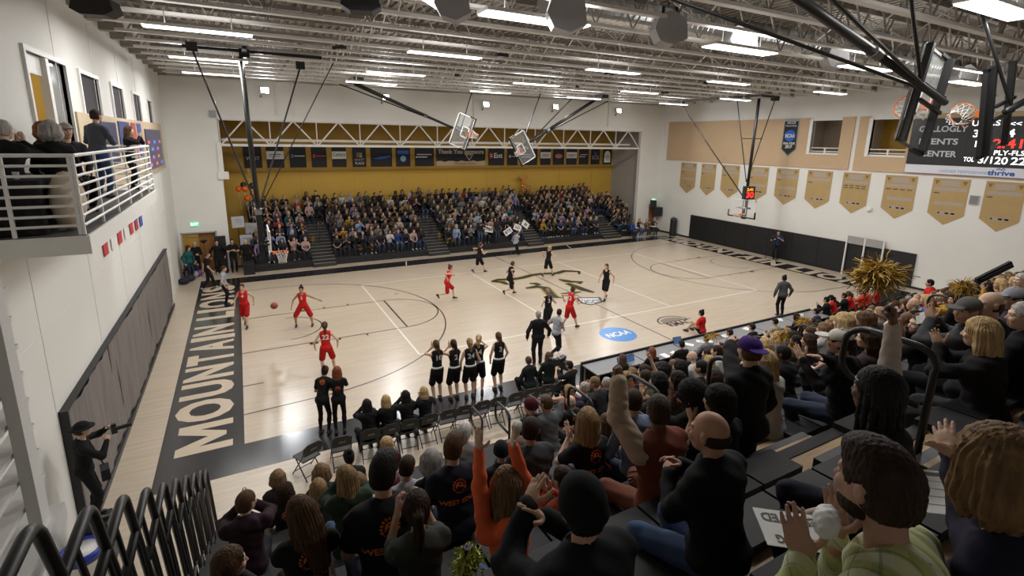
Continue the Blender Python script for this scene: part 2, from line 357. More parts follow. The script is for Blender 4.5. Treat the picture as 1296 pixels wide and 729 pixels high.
# far wall: opening over the far bleachers, door at left, door at right
OX0, OX1, OZ = -0.36, 28.85, 8.2
dl0, dl1, dlz = -2.58, -0.92, 2.22
dr0, dr1, drz = onz(822, 288).x, 0, 2.12
a = ony(821, 258, YF); b = ony(831, 258, YF); dr0, dr1, drz = a.x, b.x, a.z
wall('wall_far', [((XL-.25, YF, 0), (dl0, YF+.3, ZT)), ((dl0, YF, dlz), (dl1, YF+.3, ZT)), ((dl1, YF, 0), (OX0, YF+.3, ZT)),
                  ((OX0, YF, OZ), (OX1, YF+.3, ZT)), ((OX1, YF, 0), (dr0, YF+.3, ZT)), ((dr0, YF, drz), (dr1, YF+.3, ZT)), ((dr1, YF, 0), (XR+.25, YF+.3, ZT))],
     label='white end wall above the far bleacher opening')
# right wall with two upper rooms
def ry(u, v): p = onx(u, v, XR); return p.y, p.z
(w1a, w1z), (w1b, w1c) = ry(1030, 153), ry(1061, 194)
(w2a, w2z), (w2b, w2c) = ry(1106, 151.5), ry(1146, 197)
boxes = [((XR, w1a, 0), (XR+.25, YF+.3, ZT)), ((XR, w1b, 0), (XR+.25, w1a, w1c)), ((XR, w1b, w1z), (XR+.25, w1a, ZT)), ((XR, w2a, 0), (XR+.25, w1b, ZT)),
         ((XR, w2b, 0), (XR+.25, w2a, w2c)), ((XR, w2b, w2z), (XR+.25, w2a, ZT)), ((XR, YN, 0), (XR+.25, w2b, ZT))]
wall('wall_right', boxes, label='white side wall carrying banners and scoreboard')
wall('wall_near', [((XL-.25, YN-.3, 0), (XR+.25, YN, ZT))], label='plain white wall behind the near bleachers')
# alcove behind the far bleachers
AX0, AX1 = -3.2, 29.15
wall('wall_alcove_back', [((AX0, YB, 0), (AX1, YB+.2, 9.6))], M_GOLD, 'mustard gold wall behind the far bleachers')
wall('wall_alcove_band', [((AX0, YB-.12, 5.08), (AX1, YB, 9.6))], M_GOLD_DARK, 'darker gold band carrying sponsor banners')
wall('wall_alcove_left', [((AX0-.2, YF+.3, 0), (AX0, YB, 9.6))], M_GOLD)
wall('wall_alcove_right', [((AX1, YF+.3, 0), (AX1+.2, YB+.2, 9.6))], mat('alcove_side', (0.42, 0.40, 0.37), 0.8, noise=0.06, nscale=1), 'grey draped side wall of the alcove')
wall('ceiling_alcove', [((AX0, YF+.3, 9.5), (AX1+.2, YB+.2, 9.7))], M_DECK)
# panel seams on the gold wall, wall score lines on the far wall
mb = MB()
for k in range(9): mb.box2((0.6+k*3.3, YB-.012, 0), (0.612+k*3.3, YB, 5.08))
struct(mb.obj('trim_1', M_GOLD_DARK))
mb = MB(); mb.box2((XL, YF-.006, 8.0), (OX0, YF, 8.02)); mb.box2((XL, YF-.006, 6.4), (OX0, YF, 6.42)); mb.box2((XL, -4, 4.0), (XL+.006, YF, 4.02))
mb.box2((XR-.006, -8, 3.42), (XR, 15.5, 3.44)); mb.box2((OX0, YF-.05, OZ-.08), (OX1, YF+.05, OZ+.12)); struct(mb.obj('trim_2', M_WHITE))
# joint strips on the left wall, pilaster lines
mb = MB()
for y in (-2.0, 1.4, 4.6, 7.8, 11, 14.4): mb.box2((XL, y, 0.5), (XL+.008, y+.02, 10)); 
struct(mb.obj('trim_3', M_WHITE))
mb = MB(); mb.box2((XR-.02, -14, 0), (XR, YF, .12)); mb.box2((OX1, YF-.02, 0), (XR, YF, .12)); mb.box2((XL, YF-.02, 0), (dl0, YF, .12)); struct(mb.obj('baseboard_right', M_BLACK))
# left wall windows: frame + dark roller shade pane
for i, (y0, y1, z0, z1) in enumerate(WL):
    w = thing('window_%d' % (i+1), 'x', 'window'); w['kind'] = 'structure'
    w['label'] = ('white framed sliding window standing open beside the balcony table' if i == 0 else 'tall white framed upper window with grey shade, %s from the far corner' % ['fourth', 'third', 'second', 'first'][i-1])
    f = MB(); t = .09
    for a, b in (((XL-.1, y0-t, z0), (XL+.05, y0, z1+t)), ((XL-.1, y1, z0), (XL+.05, y1+t, z1+t)), ((XL-.1, y0, z1), (XL+.05, y1, z1+t)), ((XL-.1, y0, z0-t), (XL+.05, y1, z0))): f.box2(a, b)
    if i == 0: ym = y0+(y1-y0)*.5; f.box2((XL-.1, ym-.09, z0), (XL+.03, ym+.09, z1)); f.box2((XL-.1, y0, z1-.35), (XL-.05, ym, z1))
    f.obj('window_frame', M_WHITE, w)
    if i == 0: MB().box2((XL-.08, ym+.09, z0), (XL-.06, y1, z1)).obj('pane', mat('reflecting_pane', (0.40, 0.41, 0.40), 0.06, alpha=.85), w)
    else: MB().box2((XL-.05, y0, z0), (XL-.03, y1, z1)).obj('shade', M_GLASSDARK, w)
# room behind the open sliding window
mb = MB(); y0, y1 = WL[0][0]-1, WL[0][1]+1.5
mb.box2((XL-3.2, y0, 5.2), (XL-3, y1, 9)); struct(mb.obj('wall_side_room', M_GOLD))
struct(MB().box2((XL-3, y0, 5.1), (XL-.25, y1, 5.25)).obj('floor_side_room', M_GREY)); struct(MB().box2((XL-3.2, y0, 9), (XL-.25, y1, 9.1)).obj('ceiling_side_room', M_WALL))
ld = bpy.data.lights.new('side_room_light', 'POINT'); ld.energy = 60; ld.shadow_soft_size = .2; link('side_room_light', ld, None, (XL-1.6, (y0+y1)/2, 8.6))
struct(MB().box2((XL-3, y1-.1, 5.2), (XL-.25, y1, 9)).obj('wall_side_room_gold', M_GOLD))
struct(MB().box2((XL-1.7, y0+.3, 5.2), (XL-.26, y0+.36, 9)).obj('wall_side_room_end', M_GOLD))
# upper rooms of the right wall
for i, (ya, yb, zb, zt) in enumerate(((w1a, w1b, w1c, w1z), (w2a, w2b, w2c, w2z))):
    mb = MB(); x0 = XR+.25; x1 = XR+2.6
    mb.box2((x1, yb-.8, zb-.3), (x1+.1, ya+.8, zt+.4)); mb.box2((x0, yb-.9, zb-.3), (x1, yb-.8, zt+.4)); mb.box2((x0, ya+.8, zb-.3), (x1, ya+.9, zt+.4))
    mb.box2((x0, yb-.8, zt+.15), (x1, ya+.8, zt+.4)); mb.box2((x0, yb-.8, zb-.3), (x1, ya+.8, zb-.1)); struct(mb.obj('wall_upper_room_%d' % (i+1), mat('room_tan_paint', (.42, .36, .29), .8, noise=.04)))
    if i == 1: struct(MB().box2((XR+2.5, yb+.9, zb-.1), (XR+2.6, ya+.7, zt+.15)).obj('wall_upper_room_gold', M_GOLD))
    w = thing('window_%d' % (6+i), 'x', 'window'); w['kind'] = 'structure'; w['label'] = 'open white framed lookout with low rail, ' + ('left of the two' if i == 0 else 'right of the two')
    f = MB(); t = .1
    for a, b in (((XR-.06, ya, zb-t), (XR+.2, ya+t+.08, zt+t)), ((XR-.04, yb-.04, zb), (XR+.2, yb, zt)), ((XR-.04, yb, zt), (XR+.2, ya, zt+.05))): f.box2(a, b)
    f.obj('window_frame', M_WHITE, w)
    r = MB(); r.tube([(XR+.1, yb, zb+.28), (XR+.1, ya, zb+.28)], .03, 6); r.tube([(XR+.1, yb, zb+.08), (XR+.1, ya, zb+.08)], .03, 6); ym = (ya+yb)/2
    r.box2((XR+.07, ym-.04, zb), (XR+.13, ym+.04, zb+.3)); r.obj('guard_rail', M_WHITE, w)
    ld = bpy.data.lights.new('room_downlight', 'POINT'); ld.energy = 5; ld.shadow_soft_size = .08; ld.color = (1, .86, .68)
    lo = link('room_downlight', ld, None, (XR+1.6, (ya+yb)/2-.3, zt-.05))
    t = thing('downlight', 'small round recessed lamp glowing inside the %s lookout room' % ('left' if i == 0 else 'right'), 'light', (XR+1.2, yb+.5, zt+.13))
    MB().lathe([(.09, 0), (.09, .02)], n=12).obj('lens', mat('warm_lamp', (1, .85, .62), emit=4), t); MB().lathe([(.12, .005), (.12, .02), (.1, .02)], n=12).obj('trim_ring', M_WHITE, t)
# tan acoustic panels (each a separate board on the right wall)
def panel_group(y0, y1, z0, z1, hole, n):
    pass
pz0, pz1 = 5.92, 8.86
yA, yB, yC = onx(847, 165, XR).y, onx(1079, 180, XR).y, onx(1090, 147, XR).y
def tan_panel(y0, y1, z0, z1, lab, joints=()):
    t = thing('acoustic_panel', lab, 'panel', (XR-.004, (y0+y1)/2, z0)); xs = [y0]+list(joints)+[y1]
    for a, b in zip(xs, xs[1:]): MB().box2((-.06, a-(y0+y1)/2, 0), (0, b-(y0+y1)/2, z1-z0)).obj('panel_board', M_TAN, t)
tan_panel(yA, w1a+.18, pz0, pz1, 'long tan acoustic panel left of the lookout window, behind the hanging hoop', [yA-3.0, yA-6.0, yA-9.0])
tan_panel(w1a+.18, w1b, pz0, w1c-.1, 'tan acoustic panel strip under the left lookout window')
tan_panel(w1b, yB, pz0, pz1, 'narrow tan acoustic panel right of the left lookout window')
tan_panel(yC, w2a+.18, pz0, pz1, 'narrow tan acoustic panel left of the right lookout window')
tan_panel(w2a+.18, w2b, pz0, w2c-.1, 'tan acoustic panel strip under the right lookout window')
tan_panel(w2b, -9.5, pz0, 8.9, 'tan acoustic panel behind the scoreboard')
# black wall padding, right wall: separate pads
pL = onx(874, 270, XR-.12); pR = onx(1160, 319, XR-.12); n = 9
t = thing('wall_padding', 'black padding along the foot of the right wall', 'padding', (XR, 0, 0))
for k in range(n):
    a = pL.y+(pR.y-pL.y)*k/n; b = pL.y+(pR.y-pL.y)*(k+1)/n
    MB().box2((-.1, a-.008, .1), (0, b+.008, 1.84)).obj('pad', M_BLACKPAD, t)
# mesh covered padding, left wall
PT = 2.55
t = thing('covered_padding', 'long grey mesh covered barrier along the foot of the left wall', 'barrier', (XL, 0, 0))
ye, y1 = -1.9, 12.6
nn = 80; mb = MB(); vs = []; fs = []
for i in range(nn+1):
    y = ye+(y1-ye)*i/nn
    for k in range(5):
        z = .12+(PT-.2)*k/4; vs.append((.10+.018*math.sin(i*1.9)+.016*math.sin(i*.7+k)+.02*math.sin(i*.23), y, z))
for i in range(nn):
    for k in range(4): a = i*5+k; fs.append((a, a+5, a+6, a+1))
mb.add(vs, fs); mb.obj('mesh_cover', M_MESH, t, smooth=True)
MB().box2((.004, ye, .05), (.06, y1, PT-.03)).obj('core', M_BLACKPAD, t); MB().box2((.004, ye, PT-.03), (.13, y1, PT)).obj('top_rail', M_BLACKPAD, t)
MB().box2((.11, ye, 0.003), (.16, y1, .12)).obj('base_rail', M_BLACK, t); MB().box2((.004, ye-.05, 0.003), (.14, ye, PT+.01)).obj('end_cap', M_BLACK, t)
# ------------------------------------------------------------------ roof
struct(MB().box2((XL-.3, YN-.3, ZD+.1), (XR+.3, YF+.4, ZD+.3)).obj('ceiling', M_DECK), 'dark metal roof deck above open joists')
mb = MB(); x = XL+.1
while x < XR-.3: mb.box2((x, YN+.05, ZD+.02), (x+.14, YF-.05, ZD+.09)); x += .3
o = mb.obj('roof_ribs', M_DECK); o['kind'] = 'stuff'; tag(o, 'corrugated ribs of the dark roof deck', 'roof deck')
JY = [0.08+1.535*k for k in range(-10, 13)]
prev = None
for k, y in enumerate(JY):
    j = thing('roof_joist', 'grey open web steel joist, number %d counted from the far wall' % (len(JY)-k), 'joist', (0, y, 0)); j['kind'] = 'structure'
    near = y < 6
    if prev is None:
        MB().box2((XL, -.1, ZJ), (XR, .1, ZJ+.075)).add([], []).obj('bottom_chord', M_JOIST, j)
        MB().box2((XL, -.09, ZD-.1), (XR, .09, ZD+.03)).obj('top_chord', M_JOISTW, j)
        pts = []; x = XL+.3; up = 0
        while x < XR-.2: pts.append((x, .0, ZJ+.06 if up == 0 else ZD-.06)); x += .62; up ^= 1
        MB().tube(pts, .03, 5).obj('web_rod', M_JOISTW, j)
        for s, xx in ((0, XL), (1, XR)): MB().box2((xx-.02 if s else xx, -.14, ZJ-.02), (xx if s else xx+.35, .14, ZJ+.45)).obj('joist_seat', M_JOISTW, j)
        prev = j
    else:
        for ch in prev.children: c = ch.copy(); COL.objects.link(c); c.parent = j
# cross bridging rods under the deck
for k, x in enumerate((4.4, 10.8, 17.2, 23.6)):
    b = thing('roof_bridging', 'cross bracing rods between joists, row %d from the left wall' % (k+1), 'bracing', (x, 0, 0)); b['kind'] = 'structure'
    for y0, y1 in zip(JY, JY[1:]):
        MB().tube([(0, y0, ZJ+.08), (0, y1, ZD-.1)], .022, 5).tube([(.05, y0, ZD-.1), (.05, y1, ZJ+.08)], .022, 5).obj('brace_rod', M_JOIST, b)
# bright truss girders near the light row (deeper white trusses)
def truss(name, label, x0, x1, y, z0, z1, panel, r, m, depth=.0, parts='truss'):
    t = thing(name, label, 'truss', (0, y, 0)); t['kind'] = 'structure'
    MB().box2((x0, -r, z0-r), (x1, r, z0+r)).obj('bottom_chord', m, t); MB().box2((x0, -r, z1-r), (x1, r, z1+r)).obj('top_chord', m, t)
    n = round((x1-x0)/panel); p = (x1-x0)/n
    for i in range(n):
        xa = x0+i*p; xm = xa+p/2
        MB().bar((xa+.03, 0, z0), (xm, 0, z1), r*1.1).obj('diagonal', m, t); MB().bar((xm, 0, z1), (xa+p-.03, 0, z0), r*1.1).obj('diagonal', m, t)
        MB().bar((xa, 0, z0), (xa, 0, z1), r*.8).obj('post', m, t)
    return t
truss('opening_truss', 'white steel truss spanning the top of the far bleacher opening', OX0+.05, OX1-.1, YF+.1, 6.78, 8.12, 2.44, .065, M_TRUSS)
tt = thing('duct_gutter', 'long pale gutter duct just behind the opening truss', 'duct', (0, YF+1.9, 0)); tt['kind'] = 'structure'
MB().box2((OX0+.1, -1.0, 6.98), (OX1-.3, -.62, 7.12)).obj('gutter', M_TRUSS, tt)
# ================================================================== LAMPS AND CEILING FITTINGS
def high_bay(x, y, label, ry=0.0, rz=0.0, w=0.34, ln=2.3):
    t = thing('ceiling_light', label, 'light', (x, y, 9.72), rz, 'linear ceiling lights')
    h = ln/2
    MB().box2((-h, -w/2, .03), (h, w/2, .1)).obj('housing', M_WHITE, t)
    for a, b in ((-h+.02, -.015), (.015, h-.02)): MB().box2((a, -w/2+.02, 0), (b, w/2-.02, .03)).obj('diffuser', M_LAMP, t)
    for xx in (-h*.6, h*.6): MB().tube([(xx, 0, .1), (xx, 0, ZJ-9.72+.02)], .012, 5).obj('hanger', M_GREY, t)
    ld = bpy.data.lights.new('lamp_light', 'AREA'); ld.shape = 'RECTANGLE'; ld.size = ln-.1; ld.size_y = w-.04; ld.energy = LAMP_W; ld.color = (1.0, .98, .955)
    lo = link('lamp_light', ld, None, (x, y, 9.70)); lo.rotation_euler = (0, 0, rz)
    l2 = ld.copy(); l2.energy = LAMP_W*(.30 if w > .4 else .14); lo = link('lamp_uplight', l2, None, (x, y, 9.835)); lo.rotation_euler = (math.pi, 0, rz)
    return t
cols = [(-0.1, 'first'), (6.2, 'second'), (12.6, 'third'), (18.7, 'fourth'), (25.9, 'fifth')]
rows = [(13.0, 'far'), (7.7, 'second'), (2.4, 'third'), (-2.85, 'nearest')]
for x, cn in cols:
    for y, rn in rows:
        if y < -2 and x < 5: continue
        dy = {13.0: {0: .6, 6.2: -1.2}.get(round(x, 1), -.6)}.get(y, 0)
        high_bay(x, y+dy, 'white linear ceiling light, %s column from the left wall, %s row' % (cn, rn), w=.34 if y > -2 else .5, ln=2.3 if y > -2 else 2.5)
high_bay(12.9, -8.0, 'white linear ceiling light above the near bleachers, top right corner', w=.5)
high_bay(6.2, -8.2, 'white linear ceiling light above the near bleachers, behind the camera view', w=.5)
high_bay(4.1, -2.9, 'white tilted ceiling light at the top edge, left of the grey speakers', rz=R(48), w=.4, ln=1.9)
for i, (u, v) in enumerate(((335, 114), (488, 123), (615, 132), (703, 135), (783, 140))):
    p = ony(u, v, YF-.25)
    t = thing('flood_light', 'glaring square flood lamp on the far wall, %s from the left' % ['first', 'second', 'third', 'fourth', 'fifth'][i], 'light', (p.x, YF, p.z), 0, 'flood lamps on the far wall')
    MB().box((0, -.25, 0), (.42, .1, .34), (R(-15), 0, 0)).obj('housing', M_GREY, t); MB().box((0, -.31, -.01), (.36, .03, .28), (R(-15), 0, 0)).obj('lens', mat('flood_lens', (1, .98, .95), emit=16), t)
    MB().box2((-.05, -.22, -.08), (.05, 0, .08)).obj('bracket', M_GREY, t); MB().sphere((-.22, -.2, -.32), .07).obj('sensor', M_GREY, t)
    ld = bpy.data.lights.new('flood_beam', 'AREA'); ld.size = .36; ld.energy = FLOOD_W; ld.color = (.95, .97, 1)
    lo = link('flood_beam', ld, None, (p.x, YF-.37, p.z-.01)); lo.rotation_euler = (R(-75), 0, 0); ld.spread = R(120)
# conduits on the far wall
for u, lab in ((351, 'left'), (372, 'second'), (600, 'middle'), (770, 'right')):
    p = ony(u, 150, YF-.06); t = MB().tube([(p.x, YF-.06, 8.4), (p.x, YF-.06, ZJ+.3)], .05, 8).obj('pipe', M_WALL); tag(t, 'thin white pipe rising up the far wall, %s one' % lab, 'pipe')
# grey loudspeakers in front of the near light row
for i, (u, v, d, w) in enumerate(((573, 4, 8.6, .62), (716, 17, 10.1, .8), (846, 37, 12.0, .8), (937, 50, 13.9, .8), (1056, 73, 17.2, .8), (1218, 96, 21, .9))):
    p = atd(u, v, d)
    t = thing('hanging_speaker', 'grey hexagonal loudspeaker hanging by the near light row, %s from the left' % ['first', 'second', 'third', 'fourth', 'fifth', 'sixth'][i], 'speaker', p, R(-25), 'grey loudspeakers under the roof')
    s = w; m = Matrix.Rotation(R(90), 4, 'X') @ Matrix.Rotation(R(0), 4, 'Z')
    poly = [(-.5*s, -.05*s), (-.32*s, -.38*s), (.1*s, -.5*s), (.5*s, -.3*s), (.42*s, .25*s), (0, .48*s), (-.38*s, .35*s)]
    MB().prism(poly, Matrix.Translation((0, .3*s, 0)) @ m, .6*s).obj('cabinet', mat('speaker_grey', (.40, .39, .40), .6, noise=.06), t)
    MB().prism([(a*.8, b*.8) for a, b in poly], Matrix.Translation((0, .33*s, 0)) @ m, .04).obj('grille', mat('speaker_grille', (.25, .245, .24), .8, noise=.1, nscale=60), t)
    for xx in (-.2*s, .2*s): MB().box2((xx-.03, -.03, .2*s), (xx+.03, .03, max(ZJ-p.z, .4)+.1)).obj('hanger', M_BLACK, t)
for (u, v, d, lab) in ((122, 9, 9.5, 'near the top left corner'), (457, 4, 9.3, 'at the top edge right of the left hoop')):
    p = atd(u, v, d)
    t = thing('black_speaker', 'small black speaker under the joists ' + lab, 'speaker', p, R(-15))
    MB().prism([(-.3, .12), (-.36, -.08), (-.2, -.17), (.2, -.17), (.36, -.08), (.3, .12)], Matrix.Translation((0, .2, 0)) @ Matrix.Rotation(R(90), 4, 'X'), .4).obj('cabinet', M_BLACKPLASTIC, t)
    MB().box2((-.03, -.03, .1), (.03, .03, max(.2, ZJ-p.z)+.05)).obj('hanger', M_BLACK, t)
# round spiral duct
t = thing('spiral_duct', 'round silver spiral air duct running between the joists', 'duct', (0, -1.05, 10.72))
mb = MB(); pr = []; x = 7.5
while x < 30.8: pr += [(.36, x), (.36, x+.17), (.375, x+.19), (.375, x+.21)]; x += .22
mb.lathe(pr, n=20); mb.v = [(b, a, -0) if False else (z, yv, xv) for xv, yv, z in mb.v]; mb.obj('duct_pipe', M_DUCT, t, smooth=False)
for x in (12, 18, 24): MB().box2((x-.04, -.39, -.39), (x+.04, -.37, .6)).box2((x-.04, .37, -.39), (x+.04, .39, .6)).box2((x-.04, -.39, -.4), (x+.04, .39, -.375)).obj('strap', M_GREY, t)
for k, (x, y) in enumerate(((8.6, 3.4), (14.5, 5.0), (20.5, 5.2), (9.5, 9.5), (16.5, 10.2), (22.5, 9.8), (3.6, 5.0))):
    t = thing('ceiling_fitting', 'small dark fitting clamped under the roof joists ' + ['near the second light column, third row','near the middle, third row','right of centre, third row','between first and second light columns','above mid court','toward the right hoop','near the left hoop'][k], 'fixture', (x, y, ZJ-.02), R(20*k))
    MB().box2((-.22, -.1, -.1), (.22, .1, .0)).obj('body', M_BLACK, t); MB().lathe([(.05, -.2), (.1, -.14), (.1, -.1)], n=10).obj('lens', M_CHROME, t)
for k, (u, v) in enumerate(((695, 25), (955, 62), (1095, 84), (1216, 106), (905, 58))):
    pass
# ------------------------------------------------------------------ hoops
def rim_net(t, M, r=.2286, net=.42, m=M_RIMO):
    ring = [M @ Vector((r*math.cos(2*math.pi*k/28), r*math.sin(2*math.pi*k/28), 0)) for k in range(28)]
    rim = MB().tube(ring, .012, 6, closed=True); rim.tube([M @ Vector((-.06, r+.16, 0)), M @ Vector((-.06, r-.02, 0))], .014, 5); rim.tube([M @ Vector((.06, r+.16, 0)), M @ Vector((.06, r-.02, 0))], .014, 5)
    rim.add([M @ Vector(p) for p in ((-.09, r+.15, -.1), (.09, r+.15, -.1), (.09, r+.15, .06), (-.09, r+.15, .06), (-.07, r-.01, -.02), (.07, r-.01, -.02), (.07, r-.01, .02), (-.07, r-.01, .02))],
            [(0, 1, 2, 3), (4, 7, 6, 5), (0, 4, 5, 1), (3, 2, 6, 7), (1, 5, 6, 2), (0, 3, 7, 4)])
    rim.obj('rim', m, t, smooth=False)
    n = MB(); levels = [(1.0, 0), (.82, -.12), (.66, -.24), (.58, -.33), (.62, -net)]
    for k in range(12):
        for s in (1, -1):
            pts = []
            for i, (f, z) in enumerate(levels):
                a = 2*math.pi*(k+s*i*.5)/12; pts.append(M @ Vector((r*f*math.cos(a), r*f*math.sin(a), z)))
            n.tube(pts, .005, 4)
    n.obj('net', M_NET, t)
def backboard(t, M, w=1.83, h=1.07, back=None, pad=True, framem=M_WHITE, fw=.05):
    # local: x across, z up, front face at y=0, front faces -y
    MB().add([M @ Vector(p) for p in ((-w/2, 0, 0), (w/2, 0, 0), (w/2, 0, h), (-w/2, 0, h), (-w/2, .014, 0), (w/2, .014, 0), (w/2, .014, h), (-w/2, .014, h))],
             [(0, 1, 2, 3), (4, 7, 6, 5), (0, 4, 5, 1), (3, 2, 6, 7), (1, 5, 6, 2), (0, 3, 7, 4)]).obj('glass_board', M_GLASS, t)
    def rectf(x0, x1, z0, z1, b, y0, y1):
        f = MB()
        for a, c in (((x0, z0), (x1, z0+b)), ((x0, z1-b), (x1, z1)), ((x0, z0), (x0+b, z1)), ((x1-b, z0), (x1, z1))):
            vs = [(a[0], y0, a[1]), (c[0], y0, a[1]), (c[0], y0, c[1]), (a[0], y0, c[1]), (a[0], y1, a[1]), (c[0], y1, a[1]), (c[0], y1, c[1]), (a[0], y1, c[1])]
            f.add([M @ Vector(p) for p in vs], [(0, 1, 2, 3), (4, 7, 6, 5), (0, 4, 5, 1), (3, 2, 6, 7), (1, 5, 6, 2), (0, 3, 7, 4)])
        return f
    rectf(-w/2, w/2, 0, h, fw, -.006, .03).obj('board_frame', framem, t)
    rectf(-.305, .305, .15, .61, .05, -.008, .0).obj('target_square', M_WHITE, t)
    if pad:
        f = MB()
        for x0, x1, z0, z1 in ((-w/2-.03, w/2+.03, -.05, .03), (-w/2-.03, -w/2+.03, -.05, .36), (w/2-.03, w/2+.03, -.05, .36)):
            vs = [(a, b, c) for b in (-.03, .06) for a, c in ((x0, z0), (x1, z0), (x1, z1), (x0, z1))]
            f.add([M @ Vector(p) for p in vs], [(0, 1, 2, 3), (4, 7, 6, 5), (0, 4, 5, 1), (3, 2, 6, 7), (1, 5, 6, 2), (0, 3, 7, 4)])
        f.obj('edge_padding', M_BLACKPAD, t)
def main_hoop(side):
    s = 1 if side == 0 else -1; bx = 1.22 if side == 0 else CL-1.22; px = bx-s*.28; y = CW/2
    t = thing('hanging_hoop', 'basketball hoop hung from the roof on a black mast at the %s end' % ('left' if side == 0 else 'right'), 'hoop', (0, 0, 0))
    M = frame((bx, y, 2.9), (0, s, 0), (-s, 0, 0)); M = M @ Matrix.Identity(4)   # x across, y back
    backboard(t, M)
    rim_net(t, M @ Matrix.Translation((0, -.38, .15)))
    MB().tube([(px-s*.12, y, ZJ-.25), (px, y, 4.55)], .085, 12).obj('mast', M_BLACK, t, smooth=True)
    MB().box2((px-.11, y-.13, 4.5), (px+.11, y+.13, 4.72)).obj('clamp', M_CHROME, t)
    MB().box2((px-.1, y-.1, 2.75), (px+.1, y+.1, 4.55)).obj('lower_mast', M_BLACK, t)
    MB().box2((px-.104, y-.04, 3.35), (px+.104, y+.04, 4.25)).obj('mast_label', M_PAPER, t)
    MB().box2((min(px, bx), y-.35, 3.4), (max(px, bx), y-.29, 3.46)).box2((min(px, bx), y+.29, 3.4), (max(px, bx), y+.35, 3.46)).box2((px-.05, y-.36, 3.38), (px+.05, y+.36, 3.48)).obj('board_mount', M_BLACK, t)
    if side == 0:
        A = onz(243, 62, ZJ-.2); B = onz(380, 85, ZJ-.2)
        for a in (A, B): MB().tube([a, (px, y+(.1 if a.y > y else -.1), 4.65)], .032, 8).obj('side_brace', M_BLACK, t)
        MB().tube([(px+2.9, y, ZJ-.2), (px+.1, y, 4.8)], .02, 6).obj('fold_brace', M_BLACK, t)
        for a in (A, B, Vector((px, y, ZJ-.2))): MB().box2((a.x-.16, a.y-.12, ZJ-.28), (a.x+.16, a.y+.12, ZJ-.0)).obj('roof_clamp', M_BLACK, t)
        MB().box2((A.x-.3, y-.06, ZJ-.12), (px+2.5, y+.06, ZJ-.02)).box2((px-.07, A.y-.5, ZJ-.14), (px+.07, y+2.4, ZJ-.03)).obj('roof_beam', M_BLACK, t)
    else:
        A = onz(862, 132, ZJ-.2); B = onz(933, 126, ZJ-.2); C2 = onz(981, 126, ZJ-.2)
        for a, zz, r in ((A, 4.0, .04), (B, 5.0, .03), (C2, 5.0, .03)): MB().tube([a, (px, y+(.12 if a.y > y else -.12), zz)], r, 8).obj('side_brace', M_BLACK, t)
        q = 7.6; b1 = B.lerp(Vector((px, y, 5.0)), (ZJ-.2-q)/(ZJ-.2-5)); b2 = C2.lerp(Vector((px, y, 5.0)), (ZJ-.2-q)/(ZJ-.2-5)); MB().tube([b1, b2], .025, 6).obj('cross_brace', M_BLACK, t)
        for a in (A, B, C2): MB().box2((a.x-.2, a.y-.15, ZJ-.28), (a.x+.2, a.y+.15, ZJ)).obj('roof_clamp', M_BLACK, t)
        MB().box2((px-.07, C2.y-.6, ZJ-.14), (px+.07, A.y+.4, ZJ-.03)).box2((C2.x-1.5, y-.08, ZJ-.14), (px+1.4, y+.08, ZJ-.03)).obj('roof_beam', M_BLACK, t)
    return t
main_hoop(0); main_hoop(1)
# shot clock over the right board
p = ony(953, 243, CW/2-.1); bx = CL-1.22
t = thing('shot_clock', 'black shot clock box with red and amber digits above the right hoop', 'clock', (bx-.02, p.y-.25, p.z), R(-24))
MB().box((0, 0, 0), (.62, .3, .78)).obj('case', M_BLACKPLASTIC, t)
text_obj('time_digits', '2:41', frame((0, -.155, .2), (1, 0, 0), (0, 0, 1)), .17, M_LEDO, t, bold=.02)
text_obj('shot_digits', '30', frame((0, -.155, -.13), (1, 0, 0), (0, 0, 1)), .33, M_LEDR, t, bold=.03)
# folded cross-court hoops: mast swings sideways under the roof
def folded_hoop(label, P, B, face, braces, thick=.085):
    P = Vector(P); B = Vector(B); m = (B-P); m.y = 0; m.normalize()
    t = thing('folded_hoop', label, 'hoop', (0, 0, 0), group=None)
    down = m; up = -m; across = up.cross(Vector((0, face, 0)))    # face: board front direction along y
    M = Matrix(((across.x, 0, up.x, 0), (across.y, -face, up.y, 0), (across.z, 0, up.z, 0), (0, 0, 0, 1)))
    M = Matrix.Translation(B+down*.535) @ M
    backboard(t, M, fw=.05, framem=M_WHITE if face < 0 else M_GREY)
    rim_net(t, M @ Matrix.Translation((0, -.38, .15)), m=M_RIMO)
    yb = B.y-face*.28; e = Vector((B.x, yb, B.z))+down*.25; s = Vector((P.x, yb, P.z))
    mid = s.lerp(e, .62)
    MB().tube([s, mid], thick, 12).obj('mast', M_BLACK, t, smooth=True); MB().tube([mid, e], thick*.8, 12).obj('lower_mast', M_BLACK, t, smooth=True)
    cdir = across
    MB().tube([mid-m*.1, mid+m*.1], thick*1.25, 12).obj('clamp', M_GREY, t)
    w = .52
    for k in (-1, 1):
        b = MB(); c = Vector((B.x, B.y-face*.09, B.z))+down*k*.43
        b.bar(c-across*.9, c+across*.9, .085, .11); b.obj('board_stile', M_BLACK, t)
    for q in (-.14, .14):
        b = MB(); c = Vector((B.x, B.y-face*.17, B.z))+across*q; b.bar(c-down*.45, c+down*.45, .06, .06); b.obj('board_mount', M_BLACK, t)
    for a, f in braces: MB().tube([Vector(a), s.lerp(e, f)], .032, 8).obj('side_brace', M_BLACK, t)
    MB().box2((P.x-.25, P.y-.8, ZJ-.22), (P.x+.25, P.y+.8, ZJ-.02)).obj('roof_clamp', M_BLACK, t)
    return t
yA_ = 14.0
A = ony(585, 166, yA_); B = ony(662, 187, yA_)
folded_hoop('folded practice hoop under the roof, left one of the far pair', (5.9, yA_, ZJ-.25), A, -1, [((5.3, yA_+.9, ZJ-.25), .8), ((5.9, yA_-.6, ZJ-.3), .9), ((12.4, yA_+.3, ZJ-.1), .96)])
